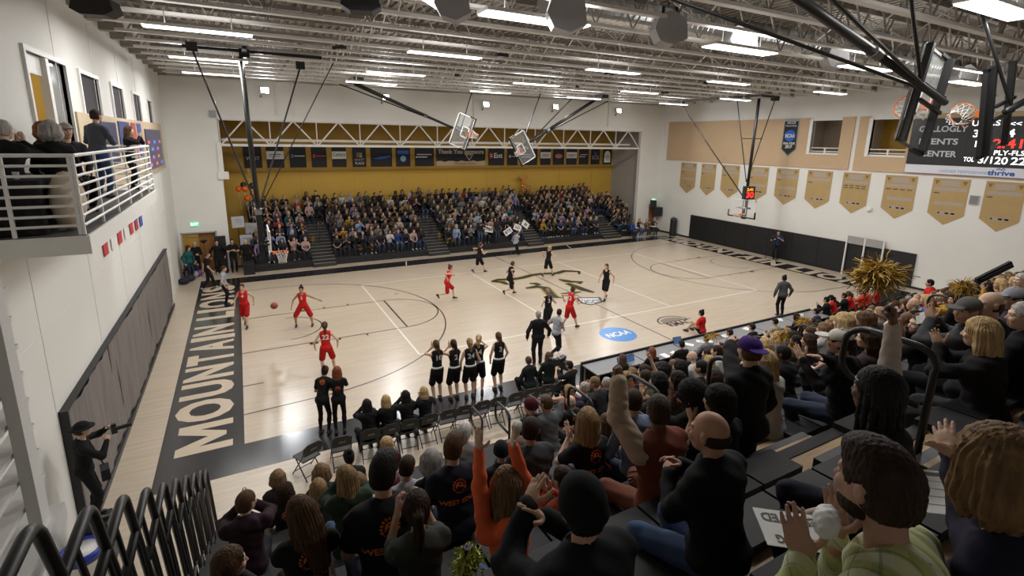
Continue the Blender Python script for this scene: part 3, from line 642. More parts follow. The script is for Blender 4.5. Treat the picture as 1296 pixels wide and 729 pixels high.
folded_hoop('folded practice hoop under the roof, right one of the far pair', (20.9, yA_, ZJ-.3), B, -1, [((22.4, yA_+.8, ZJ-.25), .8), ((19.0, yA_-.3, ZJ-.1), .85), ((16.8, yA_+.2, ZJ-.1), .96)], thick=.1)
C_ = atd(1166, 126, 9.5); D_ = atd(1258, 138, 10.8)
folded_hoop('folded practice hoop seen from behind, thick black mast crossing the top right', (5.4, C_.y, ZJ-.35), C_, 1, [((4.4, C_.y-1.0, ZJ-.2), .93), ((4.8, C_.y+1.6, ZJ-.3), .9), ((9.4, C_.y-.6, ZJ-.05), .86)], thick=.078)
folded_hoop('folded practice hoop seen from behind, right edge, before the scoreboard', (21.0, D_.y, ZJ-.3), D_, 1, [((20.0, D_.y-1, ZJ-.2), .85), ((13.2, D_.y, ZJ-.05), .96)], thick=.085)
# ================================================================== SIDE DOORS
def door_leaf(x0, x1, z1, y, name, m, parent_lab, bar=True):
    d = thing(name, parent_lab, 'door', (0, 0, 0)); d['kind'] = 'structure'
    return d
d = thing('door_1', 'double doorway in the far wall, gold leaf at left, brown leaf at right', 'door'); d['kind'] = 'structure'
f = MB(); f.box2((dl0-.0, YF-.03, 0.004), (dl0+.07, YF+.2, dlz)); f.box2((dl1-.07, YF-.03, 0.004), (dl1, YF+.2, dlz)); f.box2((dl0, YF-.03, dlz-.07), (dl1, YF+.2, dlz)); f.obj('door_frame', M_FRAME, d)
xm = (dl0+dl1)/2-.0
MB().box2((dl0+.07, YF+.05, 0.01), (xm-.03, YF+.1, dlz-.07)).obj('door_leaf', M_ORANGEDOOR, d); MB().box2((xm-.03, YF+.2, 0.01), (dl1-.07, YF+.26, dlz-.07)).obj('door_leaf', M_DOORWOOD, d)
MB().box2((dl0+.2, YF+.0, 1.0), (xm-.1, YF+.05, 1.06)).obj('push_bar', M_CHROME, d); MB().box2((dl0+.3, YF+.0, dlz-.24), (dl0+.75, YF+.05, dlz-.17)).obj('door_closer', M_CHROME, d)
d = thing('door_2', 'single brown wooden door in the far wall by the right corner', 'door'); d['kind'] = 'structure'
f = MB(); f.box2((dr0-.0, YF-.03, 0.004), (dr0+.06, YF+.2, drz)); f.box2((dr1-.06, YF-.03, 0.004), (dr1, YF+.2, drz)); f.box2((dr0, YF-.03, drz-.06), (dr1, YF+.2, drz)); f.obj('door_frame', M_FRAME, d)
MB().box2((dr0+.06, YF+.03, 0.01), (dr1-.06, YF+.08, drz-.06)).obj('door_leaf', M_DOORWOOD, d); MB().box2((dr0+.1, YF+.0, 1.0), (dr0+.16, YF+.04, 1.1)).obj('door_handle', M_CHROME, d)
for u, v, lab in ((246, 284, 'over the double doorway'), (827, 253, 'over the brown door in the right corner')):
    p = ony(u, v, YF-.05); t = thing('exit_sign', 'green lit exit sign ' + lab, 'sign', (p.x, YF-.005, p.z))
    MB().box2((-.17, -.06, -.1), (.17, 0, .1)).obj('sign_box', M_EXIT, t); text_obj('lettering', 'EXIT', frame((0, -.062, 0), (1, 0, 0), (0, 0, 1)), .12, M_LED, t, bold=.03)
# metal and glass gate beside the right wall padding
g = thing('goal_frame', 'white post frame with grey header panel against the right black padding', 'frame', (XR-.2, 0, 0))
ga, gb = onx(1073, 298, XR-.2), onx(1120, 304, XR-.2)
for y in (ga.y, (ga.y+gb.y)/2, gb.y): MB().box2((-.04, y-.035, 0.004), (.04, y+.035, ga.z)).obj('post', M_WHITE, g)
MB().box2((-.03, gb.y, ga.z-.42), (.03, ga.y, ga.z)).obj('header_panel', mat('header_grey', (.36, .35, .34), .5, noise=.05), g)
# ================================================================== FAR BLEACHERS
NR, FD, FR, FY0, FZ0 = 9, 0.545, 0.285, 17.25, 0.34
FSEC = [(0.75, 3.72), (4.98, 10.6), (12.0, 17.85), (19.15, 24.5)]
def fz(k): return FZ0+FR*k
def fy(k): return FY0+FD*k
M_DECKG = mat('bleacher_deck_grey', (.030, .029, .028), .6, noise=.2, nscale=5)
M_NOSE = mat('bleacher_nosing', (.22, .205, .18), .5, noise=.12, nscale=6)
for i, (x0, x1) in enumerate(FSEC):
    t = thing('far_bleacher', 'black tiered far bleacher block, %s from the left' % ['first', 'second', 'third', 'fourth'][i], 'bleachers', ((x0+x1)/2, FY0, 0), 0, 'far bleacher blocks')
    h = (x1-x0)/2
    for k in range(NR):
        MB().box2((-h, FD*k, fz(k)-.05), (h, FD*(k+1)+.02 if k < NR-1 else FD*(k+1)-.06, fz(k))).obj('deck', M_DECKG, t)
        MB().box2((-h, FD*k+.015, 0.004 if k == 0 else fz(k-1)), (h, FD*k+.04, fz(k)-.05)).obj('riser', M_BLACKPLASTIC, t)
        if k: MB().box2((-h, FD*k-.03, fz(k)+.003), (h, FD*k+.215, fz(k)+.12)).obj('seat_row', M_BLACKPLASTIC, t)
    MB().box2((-h, -.05, .01), (h, .01, .3)).obj('front_panel', M_BLACKPAD, t)
AISLE = [(3.72, 4.98), (10.6, 12.0), (17.85, 19.15), (24.5, 26.2)]
for i, (x0, x1) in enumerate(AISLE):
    t = thing('aisle_stairs', 'aisle steps between far bleacher blocks, %s from the left' % ['first', 'second', 'third', 'fourth'][i], 'stairs', ((x0+x1)/2, FY0, 0), 0, 'far aisle steps'); h = (x1-x0)/2-.006
    for k in range(NR):
        z = fz(k)
        MB().box2((-h, FD*k+.01, 0.004 if k == 0 else fz(k-1)-.05), (h, FD*(k+1)+.005 if k < NR-1 else FD*(k+1)-.06, z-.002)).obj('step', M_DECKG, t)
        MB().box2((-h, FD*k+.0, z-.002), (h, FD*k+.16, z+.012)).obj('nosing', M_NOSE, t)
        MB().box2((-h, FD*k-.27, 0.004 if k == 0 else fz(k-1)), (h, FD*k+.0, z-FR/2)).obj('half_step', M_DECKG, t)
        MB().box2((-h, FD*k-.275, z-FR/2), (h, FD*k-.14, z-FR/2+.012)).obj('nosing', M_NOSE, t)
    for k in (2, 4, 6):
        r = MB(); y = FD*k+.3; r.tube([(0, y, fz(k)-.0), (0, y, fz(k)+.85), (0, y-.12, fz(k)+.92), (0, y-.5, fz(k)+.85), (0, y-.6, fz(k)+.5), (0, y, fz(k)+.45)], .022, 6); r.obj('handrail', M_BLACK, t)
t = thing('black_platform', 'low black platform box at the left foot of the far bleachers', 'platform', (.55, FY0+.1, 0)); MB().box2((-.35, -.6, .004), (.18, 2.0, .55)).obj('deck_box', M_BLACKPAD, t); MB().box2((-.37, -.62, .55), (.18, 2.02, .59)).obj('deck_top', M_BLACKPLASTIC, t)
t = thing('side_screen', 'tall black end panel closing the left side of the far bleachers', 'panel', (.68, FY0+.7, 0))
for k in range(NR-1): MB().box2((-.02, FD*k, .004), (.02, FD*(k+1)-.01, fz(k)+1.0)).obj('rail_panel', M_BLACKPLASTIC, t)
t = thing('end_rails', 'grey mesh guard rails closing the right side of the far bleachers', 'rails', (27.9, FY0+1.6, 0))
for k in range(5): MB().box2((0, FD*k, .004), (.03, FD*(k+1)-.02, 1.3+.28*k)).obj('rail_panel', mat('rail_grey', (.12, .12, .12), .6, noise=.1), t)
# ================================================================== NEAR BLEACHERS
def nY(j): return -4.2-.61*j           # head line of a row
def nF(j): return .55+.37*j            # foot deck of a row
NSEC = [(-.28, 4.38, 'left', 0, 14), (5.3, 11.9, 'second', 0, 14), (12.9, 18.9, 'third', 0, 9), (19.9, 26.5, 'right end', 0, 7)]
for (x0, x1, lab, j0, j1) in NSEC:
    t = thing('near_bleacher', 'dark near bleacher block under the audience, %s block' % lab, 'bleachers', ((x0+x1)/2, -3.44, 0), 0, 'near bleacher blocks'); h = (x1-x0)/2
    for j in range(j0, j1+1):
        yf = -.61*j; z = nF(j)
        MB().box2((-h, yf-.61+.02 if j < j1 else yf-1.6, z-.04), (h, yf, z)).obj('deck_board', M_TANWOOD, t)
        MB().box2((-h, yf-.09, z), (h, yf+.012, z+.008)).obj('nosing', M_GREYPLASTIC, t)
        MB().box2((-h, yf-.02, .006 if j == 0 else nF(j-1)), (h, yf-.004, z-.04)).obj('riser', M_BLACKPLASTIC, t)
        if j > 0:
            if x1 < 12 and j > 5:
                n = int((x1-x0)/.47); w = (x1-x0)/n
                for q in range(n):
                    if j == 6 and q == 0: pass
                    a = -h+q*w
                    MB().add([(a+.012, yf-.27, z+.009), (a+w-.012, yf-.27, z+.009), (a+w-.012, yf+.03, z+.009), (a+.012, yf+.03, z+.009), (a+.012, yf-.27, z+.075), (a+w-.012, yf-.27, z+.075), (a+w-.012, yf+.02, z+.06), (a+.012, yf+.02, z+.06)],
                             [(3, 2, 1, 0), (4, 5, 6, 7), (0, 1, 5, 4), (2, 3, 7, 6), (1, 2, 6, 5), (3, 0, 4, 7)]).obj('seat_module', M_GREYPLASTIC, t)
            else: MB().box2((-h, yf-.27, z+.009), (h, yf+.03, z+.07)).obj('bench_seat', M_GREYPLASTIC, t)
for i, (x0, x1, j1) in enumerate(((4.38, 5.3, 14), (11.9, 12.9, 11), (18.9, 19.9, 9))):
    t = thing('aisle_stairs', 'wood and black aisle steps in the near bleachers, ' + ['beside the bald man', 'middle of the stand', 'toward the far right'][i], 'stairs', ((x0+x1)/2, -3.44, 0), 0, 'near aisle steps'); h = (x1-x0)/2-.006
    for j in range(0, j1+1):
        yf = -.61*j; z = nF(j)
        MB().box2((-h, yf-.6, (nF(j-1) if j else .006)-.03), (h, yf, z-.002)).obj('step', M_TANWOOD, t); MB().box2((-h, yf-.1, z-.002), (h, yf+.01, z+.008)).obj('nosing', M_GREYPLASTIC, t)
        MB().box2((-h, yf+.0, (nF(j-1) if j else .006)), (h, yf+.28, z-.185)).obj('half_step', M_BLACKPLASTIC, t)
        MB().box2((-h, yf+.05, z-.185), (h, yf+.2, z-.178)).obj('half_tread', M_TANWOOD, t)
def arc_pts(c, r, a0, a1, u, w, n=5): return [Vector(c)+Vector(u)*r*math.cos(R(a0+(a1-a0)*k/n))+Vector(w)*r*math.sin(R(a0+(a1-a0)*k/n)) for k in range(n+1)]
# aisle hand rails: looped tubes standing in the aisle
def loop_rail(x, y, zt, lab, s=.85):
    t = thing('aisle_rail', lab, 'rail', (x, y, zt-1.1), 0, 'looped black aisle hand rails')
    pts = [(0, 0, -.0), (0, 0, .92)]+arc_pts((0, .14, .95), .15, 180, 90, (0, 1, 0), (0, 0, 1))+[(0, .42, 1.1)]+arc_pts((0, .42, .93), .17, 90, 0, (0, 1, 0), (0, 0, 1))+arc_pts((0, .42, .76), .17, 0, -90, (0, 1, 0), (0, 0, 1))+[(0, .05, .59)]
    pts = [(a, b, c*s) for a, b, c in pts]
    MB().tube(pts, .024, 8).obj('loop_tube', M_BLACK, t, smooth=True); MB().box2((-.06, -.06, -.0), (.06, .06, .03)).obj('base_plate', M_BLACK, t)
for i, j in enumerate((12, 10, 8, 6, 4, 2, 0)):
    loop_rail(4.58, -3.44-.61*j-.3, nF(j)+1.1, 'looped black hand rail of the near aisle, %s from the camera' % ['first', 'second', 'third', 'fourth', 'fifth', 'sixth', 'seventh'][i])
for i, j in enumerate((8, 6, 4, 2, 0)):
    loop_rail(12.4, -3.44-.61*j-.3, nF(j)+1.1, 'looped black hand rail of the middle near aisle, %s row up' % ['fifth', 'fourth', 'third', 'second', 'first'][i])
# end rails at the left side: slanted tube frames
for k in range(10):
    y = -10.1+.61*k; z = 7.27-.607*(2.38+.61*k)
    t = thing('end_rail', 'black slanted tube end rail at the left bleacher edge, %s from the camera' % ['first', 'second', 'third', 'fourth', 'fifth', 'sixth', 'seventh', 'eighth', 'ninth', 'tenth'][k], 'rail', (-.36, y, z), 0, 'black end rails')
    pts = [(0, -.95, -.03), (0, -.16, 0)]+arc_pts((0, -.16, -.13), .13, 90, 14, (0, 1, 0), (0, 0, 1))[1:]+[(0, .44, -1.45)]
    MB().tube(pts, .027, 8).obj('top_tube', M_BLACK, t, smooth=True)
    for q in (.22, .44, .66): MB().tube([(0, -.13-q, -.02), (0, -.13-q+.42, -1.42)], .016, 6).obj('baluster', M_BLACK, t)
    MB().tube([(0, .43, -1.4), (0, -.6, -1.4)], .02, 6).obj('bottom_tube', M_BLACK, t)
# front rail behind the bench
t = thing('front_rail', 'low black barrier rail on the floor in front of the near bleachers', 'rail', (0, -3.3, 0))
xs = [6.2+1.05*k for k in range(7)]
for x in xs: MB().box2((x-.03, -.03, .004), (x+.03, .03, .95)).obj('post', M_BLACK, t)
for z in (.35, .9): MB().tube([(xs[0], 0, z), (xs[-1], 0, z)], .022, 6).obj('rail_tube', M_BLACK, t)
tag(MB().box2((.6, -2.95, .004), (9.6, -2.87, .03)).obj('cable_cover', M_BLACK), 'thin black cable cover on the wooden floor behind the chairs', 'cable')
# ================================================================== BALCONY
XB, by0, by1, bz = -1.45, -3.78, 3.0, 5.92
t = thing('balcony', 'white balcony with slat railing projecting from the left wall', 'balcony', (XL, 0, bz)); t['kind'] = 'structure'
d = XB-XL
MB().box2((0.01, by0, -.27), (d, by1, -.01)).obj('slab', M_WALL, t); MB().box2((0.01, by0+.02, -.01), (d-.03, by1-.02, .0)).obj('carpet', mat('carpet_grey', (.10, .095, .09), .9, noise=.2, nscale=10), t)
for k in range(8):
    z = .13+k*.135; r = .019 if k < 7 else .026
    MB().tube([(d-.05, by0+.05, z), (d-.05, by1-.05, z)], r, 6).obj('long_rail', M_WHITE, t); MB().tube([(.02, by0+.05, z), (d-.05, by0+.05, z)], r, 6).obj('end_rail', M_WHITE, t)
    MB().tube([(.02, by1-.05, z), (d-.05, by1-.05, z)], r, 6).obj('end_rail', M_WHITE, t)
for y in (by0+.05, by0+1.2, by0+2.4, -.2, 1.1, 2.2, by1-.05): MB().box2((d-.07, y-.02, 0), (d-.04, y+.02, 1.1)).obj('post', M_WHITE, t)
for x in (.45, d-.1): MB().box2((x-.02, by0+.03, 0), (x+.02, by0+.07, 1.1)).obj('post', M_WHITE, t)
t = thing('near_balcony', 'white railing end and ledge at the lower left edge, close to the camera', 'balcony', (-.66, -9.45, 5.40)); t['kind'] = 'structure'
MB().box2((-2.0, -3.5, -.10), (.16, .06, 0)).obj('ledge', M_WHITE, t); MB().box2((-2.0, -3.5, -2.2), (.0, .0, -.10)).obj('fascia', M_WALL, t)
MB().box2((.08, -.15, 0), (.13, -.05, 1.35)).obj('post', M_WHITE, t)
for k in range(9): MB().box2((.0, -2.6, .12+.145*k), (.075, .15, .145+.145*k)).obj('slat', M_WHITE, t)
# black cloth table on the balcony
t = thing('cloth_table', 'balcony table covered with a black cloth behind the white railing', 'table', (-2.28, -2.75, bz))
MB().box2((-.33, -.85, .7), (.33, .8, .74)).obj('table_top', M_CLOTHBLACK, t)
mb = MB(); vs = []; fs = []; n = 60
per = [(-.35, -.87), (.35, -.87), (.35, .82), (-.35, .82)]
pp = []
for a, b in zip(per, per[1:]+per[:1]):
    for k in range(15): pp.append((a[0]+(b[0]-a[0])*k/15, a[1]+(b[1]-a[1])*k/15))
for i, (x, y) in enumerate(pp):
    s = 1+.03*math.sin(i*1.7); vs += [(x, y, .745), (x*s, y*s, .4), (x*(s+.03), y*(s+.03), .02)]
for i in range(60): j = (i+1) % 60; fs += [(3*i, 3*j, 3*j+1, 3*i+1), (3*i+1, 3*j+1, 3*j+2, 3*i+2)]
mb.add(vs, fs); mb.obj('table_cloth', M_CLOTHBLACK, t, smooth=True)
t = thing('paper_cup', 'clear cup on the black balcony table', 'cup', (-2.2, -3.4, bz+.748)); MB().lathe([(.03, 0), (.04, .1), (.036, .1), (.027, .01)], n=14).obj('cup_wall', mat('cup_clear', (.7, .7, .7), .1, alpha=.5), t)
t = thing('draped_coat', 'beige coat hanging over a chair behind the balcony railing', 'coat', (-1.74, -3.25, bz+.004))
MB().sphere((0, 0, .42), (.2, .34, .42), 16, 10).obj('coat_body', mat('beige_coat', (.46, .38, .28), .9, noise=.15, nscale=5, bump=.4, bscale=8), t, smooth=True)
# board with monitors on the balcony
pb = [onx(u, v, XL+.03) for u, v in ((95, 145), (202, 157), (206, 224), (101, 200))]
t = thing('display_board', 'plywood trimmed display board with monitors on the left wall', 'board', (XL+.005, 0, 0)); y0, y1, z0, z1 = pb[0].y, pb[1].y, 5.95, pb[0].z-.05
z1 = 7.75; z0 = 5.75
MB().box2((0, y0, z0), (.06, y1, z1)).obj('backing', mat('pale_plywood', (.58, .45, .29), .6, noise=.08), t)
for k, (f0, f1, zz0, zz1, c) in enumerate(((.14, .27, .35, .92, (.02, .03, .12)), (.30, .42, .4, .95, (.03, .06, .25)), (.45, .50, .35, .95, (.5, .06, .06)), (.53, .58, .35, .95, (.06, .10, .42)), (.64, .94, .08, .86, (.025, .03, .10)))):
    a = y0+(y1-y0)*f0; b = y0+(y1-y0)*f1
    MB().box2((.06, a, z0+(z1-z0)*zz0), (.09, b, z0+(z1-z0)*zz1)).obj('monitor', mat('board_colour_%d' % k, c, .3, noise=.08), t)
a = y0+(y1-y0)*.64; b = y0+(y1-y0)*.94
for q in range(10): MB().box2((.09, a+(b-a)*(.08+.18*(q % 5)), z0+(z1-z0)*(.14+.14*(q//5)+.3*(q % 2))), (.093, a+(b-a)*(.2+.18*(q % 5)), z0+(z1-z0)*(.2+.14*(q//5)+.3*(q % 2)))).obj('screen_tile', mat('screen_tile_%d' % (q % 3), [(.55, .1, .6), (.1, .2, .9), (.8, .1, .12)][q % 3], .4, emit=.5), t)
# bunting under the balcony
t = thing('bunting', 'small red, white and blue bunting hanging under the balcony edge', 'bunting', (XL+.02, 0, 0))
A = onx(133, 308, XL+.03); B = onx(178, 275, XL+.03)
for k in range(7):
    q = A.lerp(B, k/6); c = [(.55, .05, .06), (.75, .73, .7), (.55, .05, .06), (.75, .73, .7), (.55, .05, .06), (.4, .05, .08), (.05, .1, .4)][k]
    MB().box2((0, q.y-.22, q.z-.3), (.012, q.y+.25, q.z+.05)).obj('flag', mat('bunting_%d' % k, c, .8, noise=.05), t)
MB().tube([(0.006, A.y-.3, A.z+.05), (0.006, B.y+.3, B.z+.05)], .008, 5).obj('cord', M_PAPER, t)
t = thing('waste_bin', 'white waste bin with a blue liner by the left wall behind the end rails', 'bin', (-2.3, -3.3, .004)); MB().lathe([(.2, 0), (.26, .72), (.27, .74)], n=20).obj('bin_body', M_WHITE, t, smooth=True)
MB().lathe([(.262, .62), (.275, .62), (.285, .78), (.25, .78), (.2, .5)], n=20).obj('liner', mat('blue_liner', (.02, .04, .32), .4, noise=.15), t, smooth=True)
p = onx(62, 672, XL+.01); t = thing('wall_outlet', 'small grey double outlet low on the left wall', 'outlet', (XL, p.y, p.z)); MB().box2((.003, -.06, -.09), (.012, .06, .09)).obj('cover_plate', M_FRAME, t); MB().box2((.012, -.03, .02), (.016, .03, .06)).box2((.012, -.03, -.06), (.016, .03, -.02)).obj('sockets', M_GREY, t)
# ================================================================== PEOPLE: implicit bodies meshed into continuous skins
def V3(*a): return np.array(a, float)
def unit(v): v = np.asarray(v, float); n = np.linalg.norm(v); return v/n if n > 1e-9 else v
class SDF:
    """smooth union of tapered capsules and ellipsoids, polygonised with surface nets"""
    def __init__(s, h): s.h = h; s.P = []
    def cone(s, a, b, r1, r2, k=.02): s.P.append(('c', np.asarray(a, float), np.asarray(b, float), r1, r2, k)); return s
    def ell(s, c, r, k=.02, A=None): s.P.append(('e', np.asarray(c, float), np.asarray(r, float), np.eye(3) if A is None else np.asarray(A, float), 0, k)); return s
    def chain(s, pts, rs, k=.02):
        for a, b, r1, r2 in zip(pts, pts[1:], rs, rs[1:]): s.cone(a, b, r1, r2, k)
        return s
    def sub_ell(s, c, r, k=.01, A=None): s.P.append(('s', np.asarray(c, float), np.asarray(r, float), np.eye(3) if A is None else np.asarray(A, float), 0, k)); return s
    def cut(s, p, n): s.P.append(('p', np.asarray(p, float), unit(n), 0, 0, 0)); return s
    def mesh(s, disp=None):
        h = s.h; lo = []; hi = []
        for p in s.P:
            if p[0] == 'c': r = max(p[3], p[4]); lo.append(np.minimum(p[1], p[2])-r); hi.append(np.maximum(p[1], p[2])+r)
            elif p[0] == 'e': r = np.sqrt(((p[3].T*p[2])**2).sum(1)); lo.append(p[1]-r); hi.append(p[1]+r)
        lo = np.min(lo, 0)-2.5*h; hi = np.max(hi, 0)+2.5*h; n = np.ceil((hi-lo)/h).astype(int)+1
        ax = [lo[i]+h*np.arange(n[i]) for i in range(3)]
        F = np.full(n, 1.0, np.float32)
        for p in s.P:
            t = p[0]; k = p[5]; m = k+2*h
            if t == 'p':
                d = ((ax[0]-p[1][0])*p[2][0])[:, None, None]+((ax[1]-p[1][1])*p[2][1])[None, :, None]+((ax[2]-p[1][2])*p[2][2])[None, None, :]
                np.maximum(F, d, out=F); continue
            if t == 'c': r = max(p[3], p[4]); a0 = np.minimum(p[1], p[2])-r-m; a1 = np.maximum(p[1], p[2])+r+m
            else: r = np.sqrt(((p[3].T*p[2])**2).sum(1)); a0 = p[1]-r-m; a1 = p[1]+r+m
            i0 = np.clip(np.floor((a0-lo)/h).astype(int), 0, n-1); i1 = np.clip(np.ceil((a1-lo)/h).astype(int)+1, 1, n)
            X = ax[0][i0[0]:i1[0], None, None]; Y = ax[1][None, i0[1]:i1[1], None]; Z = ax[2][None, None, i0[2]:i1[2]]
            S = F[i0[0]:i1[0], i0[1]:i1[1], i0[2]:i1[2]]
            if S.size == 0: continue
            if t == 'c':
                a, b = p[1], p[2]; ba = b-a; L = max(float(ba @ ba), 1e-12)
                px, py, pz = X-a[0], Y-a[1], Z-a[2]
                u = np.clip((px*ba[0]+py*ba[1]+pz*ba[2])/L, 0, 1)
                d = np.sqrt((px-u*ba[0])**2+(py-u*ba[1])**2+(pz-u*ba[2])**2)-(p[3]+u*(p[4]-p[3]))
            else:
                A = p[3]; px, py, pz = X-p[1][0], Y-p[1][1], Z-p[1][2]; k0 = 0; k1 = 0
                for q in range(3):
                    w = (px*A[q, 0]+py*A[q, 1]+pz*A[q, 2])/p[2][q]; k0 = k0+w*w; k1 = k1+(w/p[2][q])**2
                k0 = np.sqrt(k0); d = k0*(k0-1)/np.sqrt(np.maximum(k1, 1e-9))
            d = d.astype(np.float32)
            if t == 's':
                d = -d; hh = np.maximum(k-np.abs(S-d), 0)/k; S[...] = np.maximum(S, d)+hh*hh*k*.25
            else: hh = np.maximum(k-np.abs(S-d), 0)/k; S[...] = np.minimum(S, d)-hh*hh*k*.25
        if disp is not None: F += disp(ax[0][:, None, None], ax[1][None, :, None], ax[2][None, None, :]).astype(np.float32)
        return surfnet(F, lo, h)
_E = [(a, b) for a in range(8) for b in range(a+1, 8) if bin(a ^ b).count('1') == 1]
def surfnet(F, lo, h):
    F[0] = 1; F[-1] = 1; F[:, 0] = 1; F[:, -1] = 1; F[:, :, 0] = 1; F[:, :, -1] = 1
    I = F < 0; n = F.shape
    C = np.zeros((n[0]-1, n[1]-1, n[2]-1), np.int8)
    for c in range(8): i, j, k = c & 1, c >> 1 & 1, c >> 2 & 1; C += I[i:n[0]-1+i, j:n[1]-1+j, k:n[2]-1+k]
    act = np.argwhere((C > 0) & (C < 8)); N = len(act)
    if N == 0: return np.zeros((0, 3)), np.zeros((0, 4), int)
    idx = np.full(C.shape, -1, np.int32); idx[act[:, 0], act[:, 1], act[:, 2]] = np.arange(N)
    off = np.array([(c & 1, c >> 1 & 1, c >> 2 & 1) for c in range(8)])
    val = np.stack([F[act[:, 0]+o[0], act[:, 1]+o[1], act[:, 2]+o[2]] for o in off], 1)
    acc = np.zeros((N, 3)); cnt = np.zeros(N)
    for a, b in _E:
        m = (val[:, a] < 0) != (val[:, b] < 0); t = val[m, a]/(val[m, a]-val[m, b])
        acc[m] += off[a]+(off[b]-off[a])*t[:, None]; cnt[m] += 1
    V = lo+(act+acc/cnt[:, None])*h; Q = []
    for d in range(3):
        e = [0, 0, 0]; e[d] = 1; sl0 = tuple(slice(1, -1) if q != d else slice(0, -1) for q in range(3)); sl1 = tuple(slice(1, -1) if q != d else slice(1, None) for q in range(3))
        A = I[sl0]; B = I[sl1]; p, q = (d+1) % 3, (d+2) % 3
        for sgn in (0, 1):
            m = np.argwhere((A & ~B) if sgn == 0 else (~A & B))
            if len(m) == 0: continue
            g = m.copy(); g[:, p] += 1; g[:, q] += 1
            def cell(dp, dq): c = g.copy(); c[:, p] += dp; c[:, q] += dq; return idx[c[:, 0], c[:, 1], c[:, 2]]
            f = [cell(-1, -1), cell(0, -1), cell(0, 0), cell(-1, 0)]
            Q.append(np.stack(f if sgn == 0 else f[::-1], 1))
    return V, np.concatenate(Q)
def to_mesh(name, parts, mats):
    """parts: list of (V, Q, material index) joined in one mesh"""
    nv = sum(len(p[0]) for p in parts); V = np.concatenate([p[0] for p in parts]).astype(np.float32); o = 0; Q = []; mi = []
    for v, q, m in parts: Q.append(q+o); o += len(v); mi.append(np.full(len(q), m) if np.isscalar(m) else m)
    Q = np.concatenate(Q); mi = np.concatenate(mi).astype(np.int32)
    me = bpy.data.meshes.new(name); me.vertices.add(nv); me.vertices.foreach_set('co', V.ravel())
    me.loops.add(Q.size); me.loops.foreach_set('vertex_index', Q.ravel().astype(np.int32))
    me.polygons.add(len(Q)); me.polygons.foreach_set('loop_start', np.arange(0, Q.size, 4, dtype=np.int32))
    me.polygons.foreach_set('material_index', mi); me.polygons.foreach_set('use_smooth', np.ones(len(Q), bool))
    for m in mats: me.materials.append(m)
    me.update(calc_edges=True); return me
# tintable person materials (colour comes from each object's own colour)
M_SKIN = mat('skin', rough=.55, objcol=True, noise=.07, nscale=14, spec=.35)
M_CLOTH = mat('cloth', rough=.85, objcol=True, noise=.14, nscale=7, bump=.35, bscale=14, spec=.2)
M_HAIR = mat('hair', rough=.62, objcol=True, noise=.5, nscale=18, bump=.7, bscale=30, stretch=(2.2, 2.2, .35), spec=.18)
M_CURL = mat('curly_hair', rough=.7, spec=.15, objcol=True, noise=.4, nscale=30, bump=1.0, bscale=45)
M_SHOE = mat('shoe', rough=.5, objcol=True, noise=.1)
M_EYE = mat('eye_white', (.52, .50, .47), .4); M_IRIS = mat('eye_dark', (.03, .02, .015), .3); M_LIP = mat('lip', (.42, .16, .13), .5)
M_PLAID = bpy.data.materials.new('plaid_cloth'); M_PLAID.use_nodes = True
def _plaid():
    nt = M_PLAID.node_tree; N = nt.nodes; L = nt.links; b = N['Principled BSDF']; b.inputs['Roughness'].default_value = .85
    tc = N.new('ShaderNodeTexCoord'); sp = N.new('ShaderNodeSeparateXYZ'); L.new(tc.outputs['Object'], sp.inputs[0]); cur = None
    def mth(op, a, bb):
        m = N.new('ShaderNodeMath'); m.operation = op
        for i, q in enumerate((a, bb)):
            if hasattr(q, 'links'): L.new(q, m.inputs[i])
            else: m.inputs[i].default_value = q
        return m.outputs[0]
    xy = mth('ADD', sp.outputs['X'], mth('MULTIPLY', sp.outputs['Y'], .35)); zz = mth('SUBTRACT', sp.outputs['Z'], mth('MULTIPLY', sp.outputs['Y'], .8)); col = None
    for ax, f, ph, wd, c in ((xy, 14, .0, .45, (.80, .80, .70)), (zz, 14, .2, .40, (.62, .62, .30)), (xy, 14, .5, .10, (.16, .20, .12)), (zz, 14, .62, .10, (.16, .20, .12)), (xy, 28, .2, .08, (.62, .62, .55))):
        fr = mth('FRACT', mth('ADD', mth('MULTIPLY', ax, f), ph+50), 0); k = mth('MULTIPLY', mth('LESS_THAN', fr, wd), .55)
        mx = N.new('ShaderNodeMix'); mx.data_type = 'RGBA'; L.new(k, mx.inputs['Factor']); mx.inputs['B'].default_value = (*c, 1)
        if col is None: mx.inputs['A'].default_value = (.42, .48, .16, 1)
        else: L.new(col, mx.inputs['A'])
        col = mx.outputs['Result']
    L.new(col, b.inputs['Base Color'])
_plaid()
SKIN = dict(fair=(.62, .40, .29), light=(.55, .34, .235), mid=(.42, .25, .16), brown=(.17, .085, .05), dark=(.085, .042, .026))
HAIRC = dict(black=(.012, .010, .009), darkbrown=(.035, .019, .011), brown=(.085, .045, .023), lightbrown=(.19, .115, .06), blonde=(.42, .29, .14), darkblonde=(.27, .175, .085), grey=(.34, .32, .30), white=(.55, .53, .50), red=(.20, .06, .025))
def rotm(yaw=0, pitch=0, roll=0):
    """yaw about z (left positive), pitch forward-down about x, roll to the right"""
    return np.array(Matrix.Rotation(yaw, 3, 'Z') @ Matrix.Rotation(-pitch, 3, 'X') @ Matrix.Rotation(roll, 3, 'Y'))
def ik(a, t, l1, l2, pole):
    a = np.asarray(a, float); t = np.asarray(t, float); d = t-a; L = np.linalg.norm(d); mx = (l1+l2)*.998
    if L > mx: d = d/L*mx; L = mx; t = a+d
    L = max(L, abs(l1-l2)+.01); u = unit(t-a); x = (l1*l1-l2*l2+L*L)/(2*L); y = math.sqrt(max(l1*l1-x*x, 0))
    pv = np.asarray(pole, float); pv = pv-u*(pv @ u); pv = unit(pv)
    return a+u*x+pv*y, t
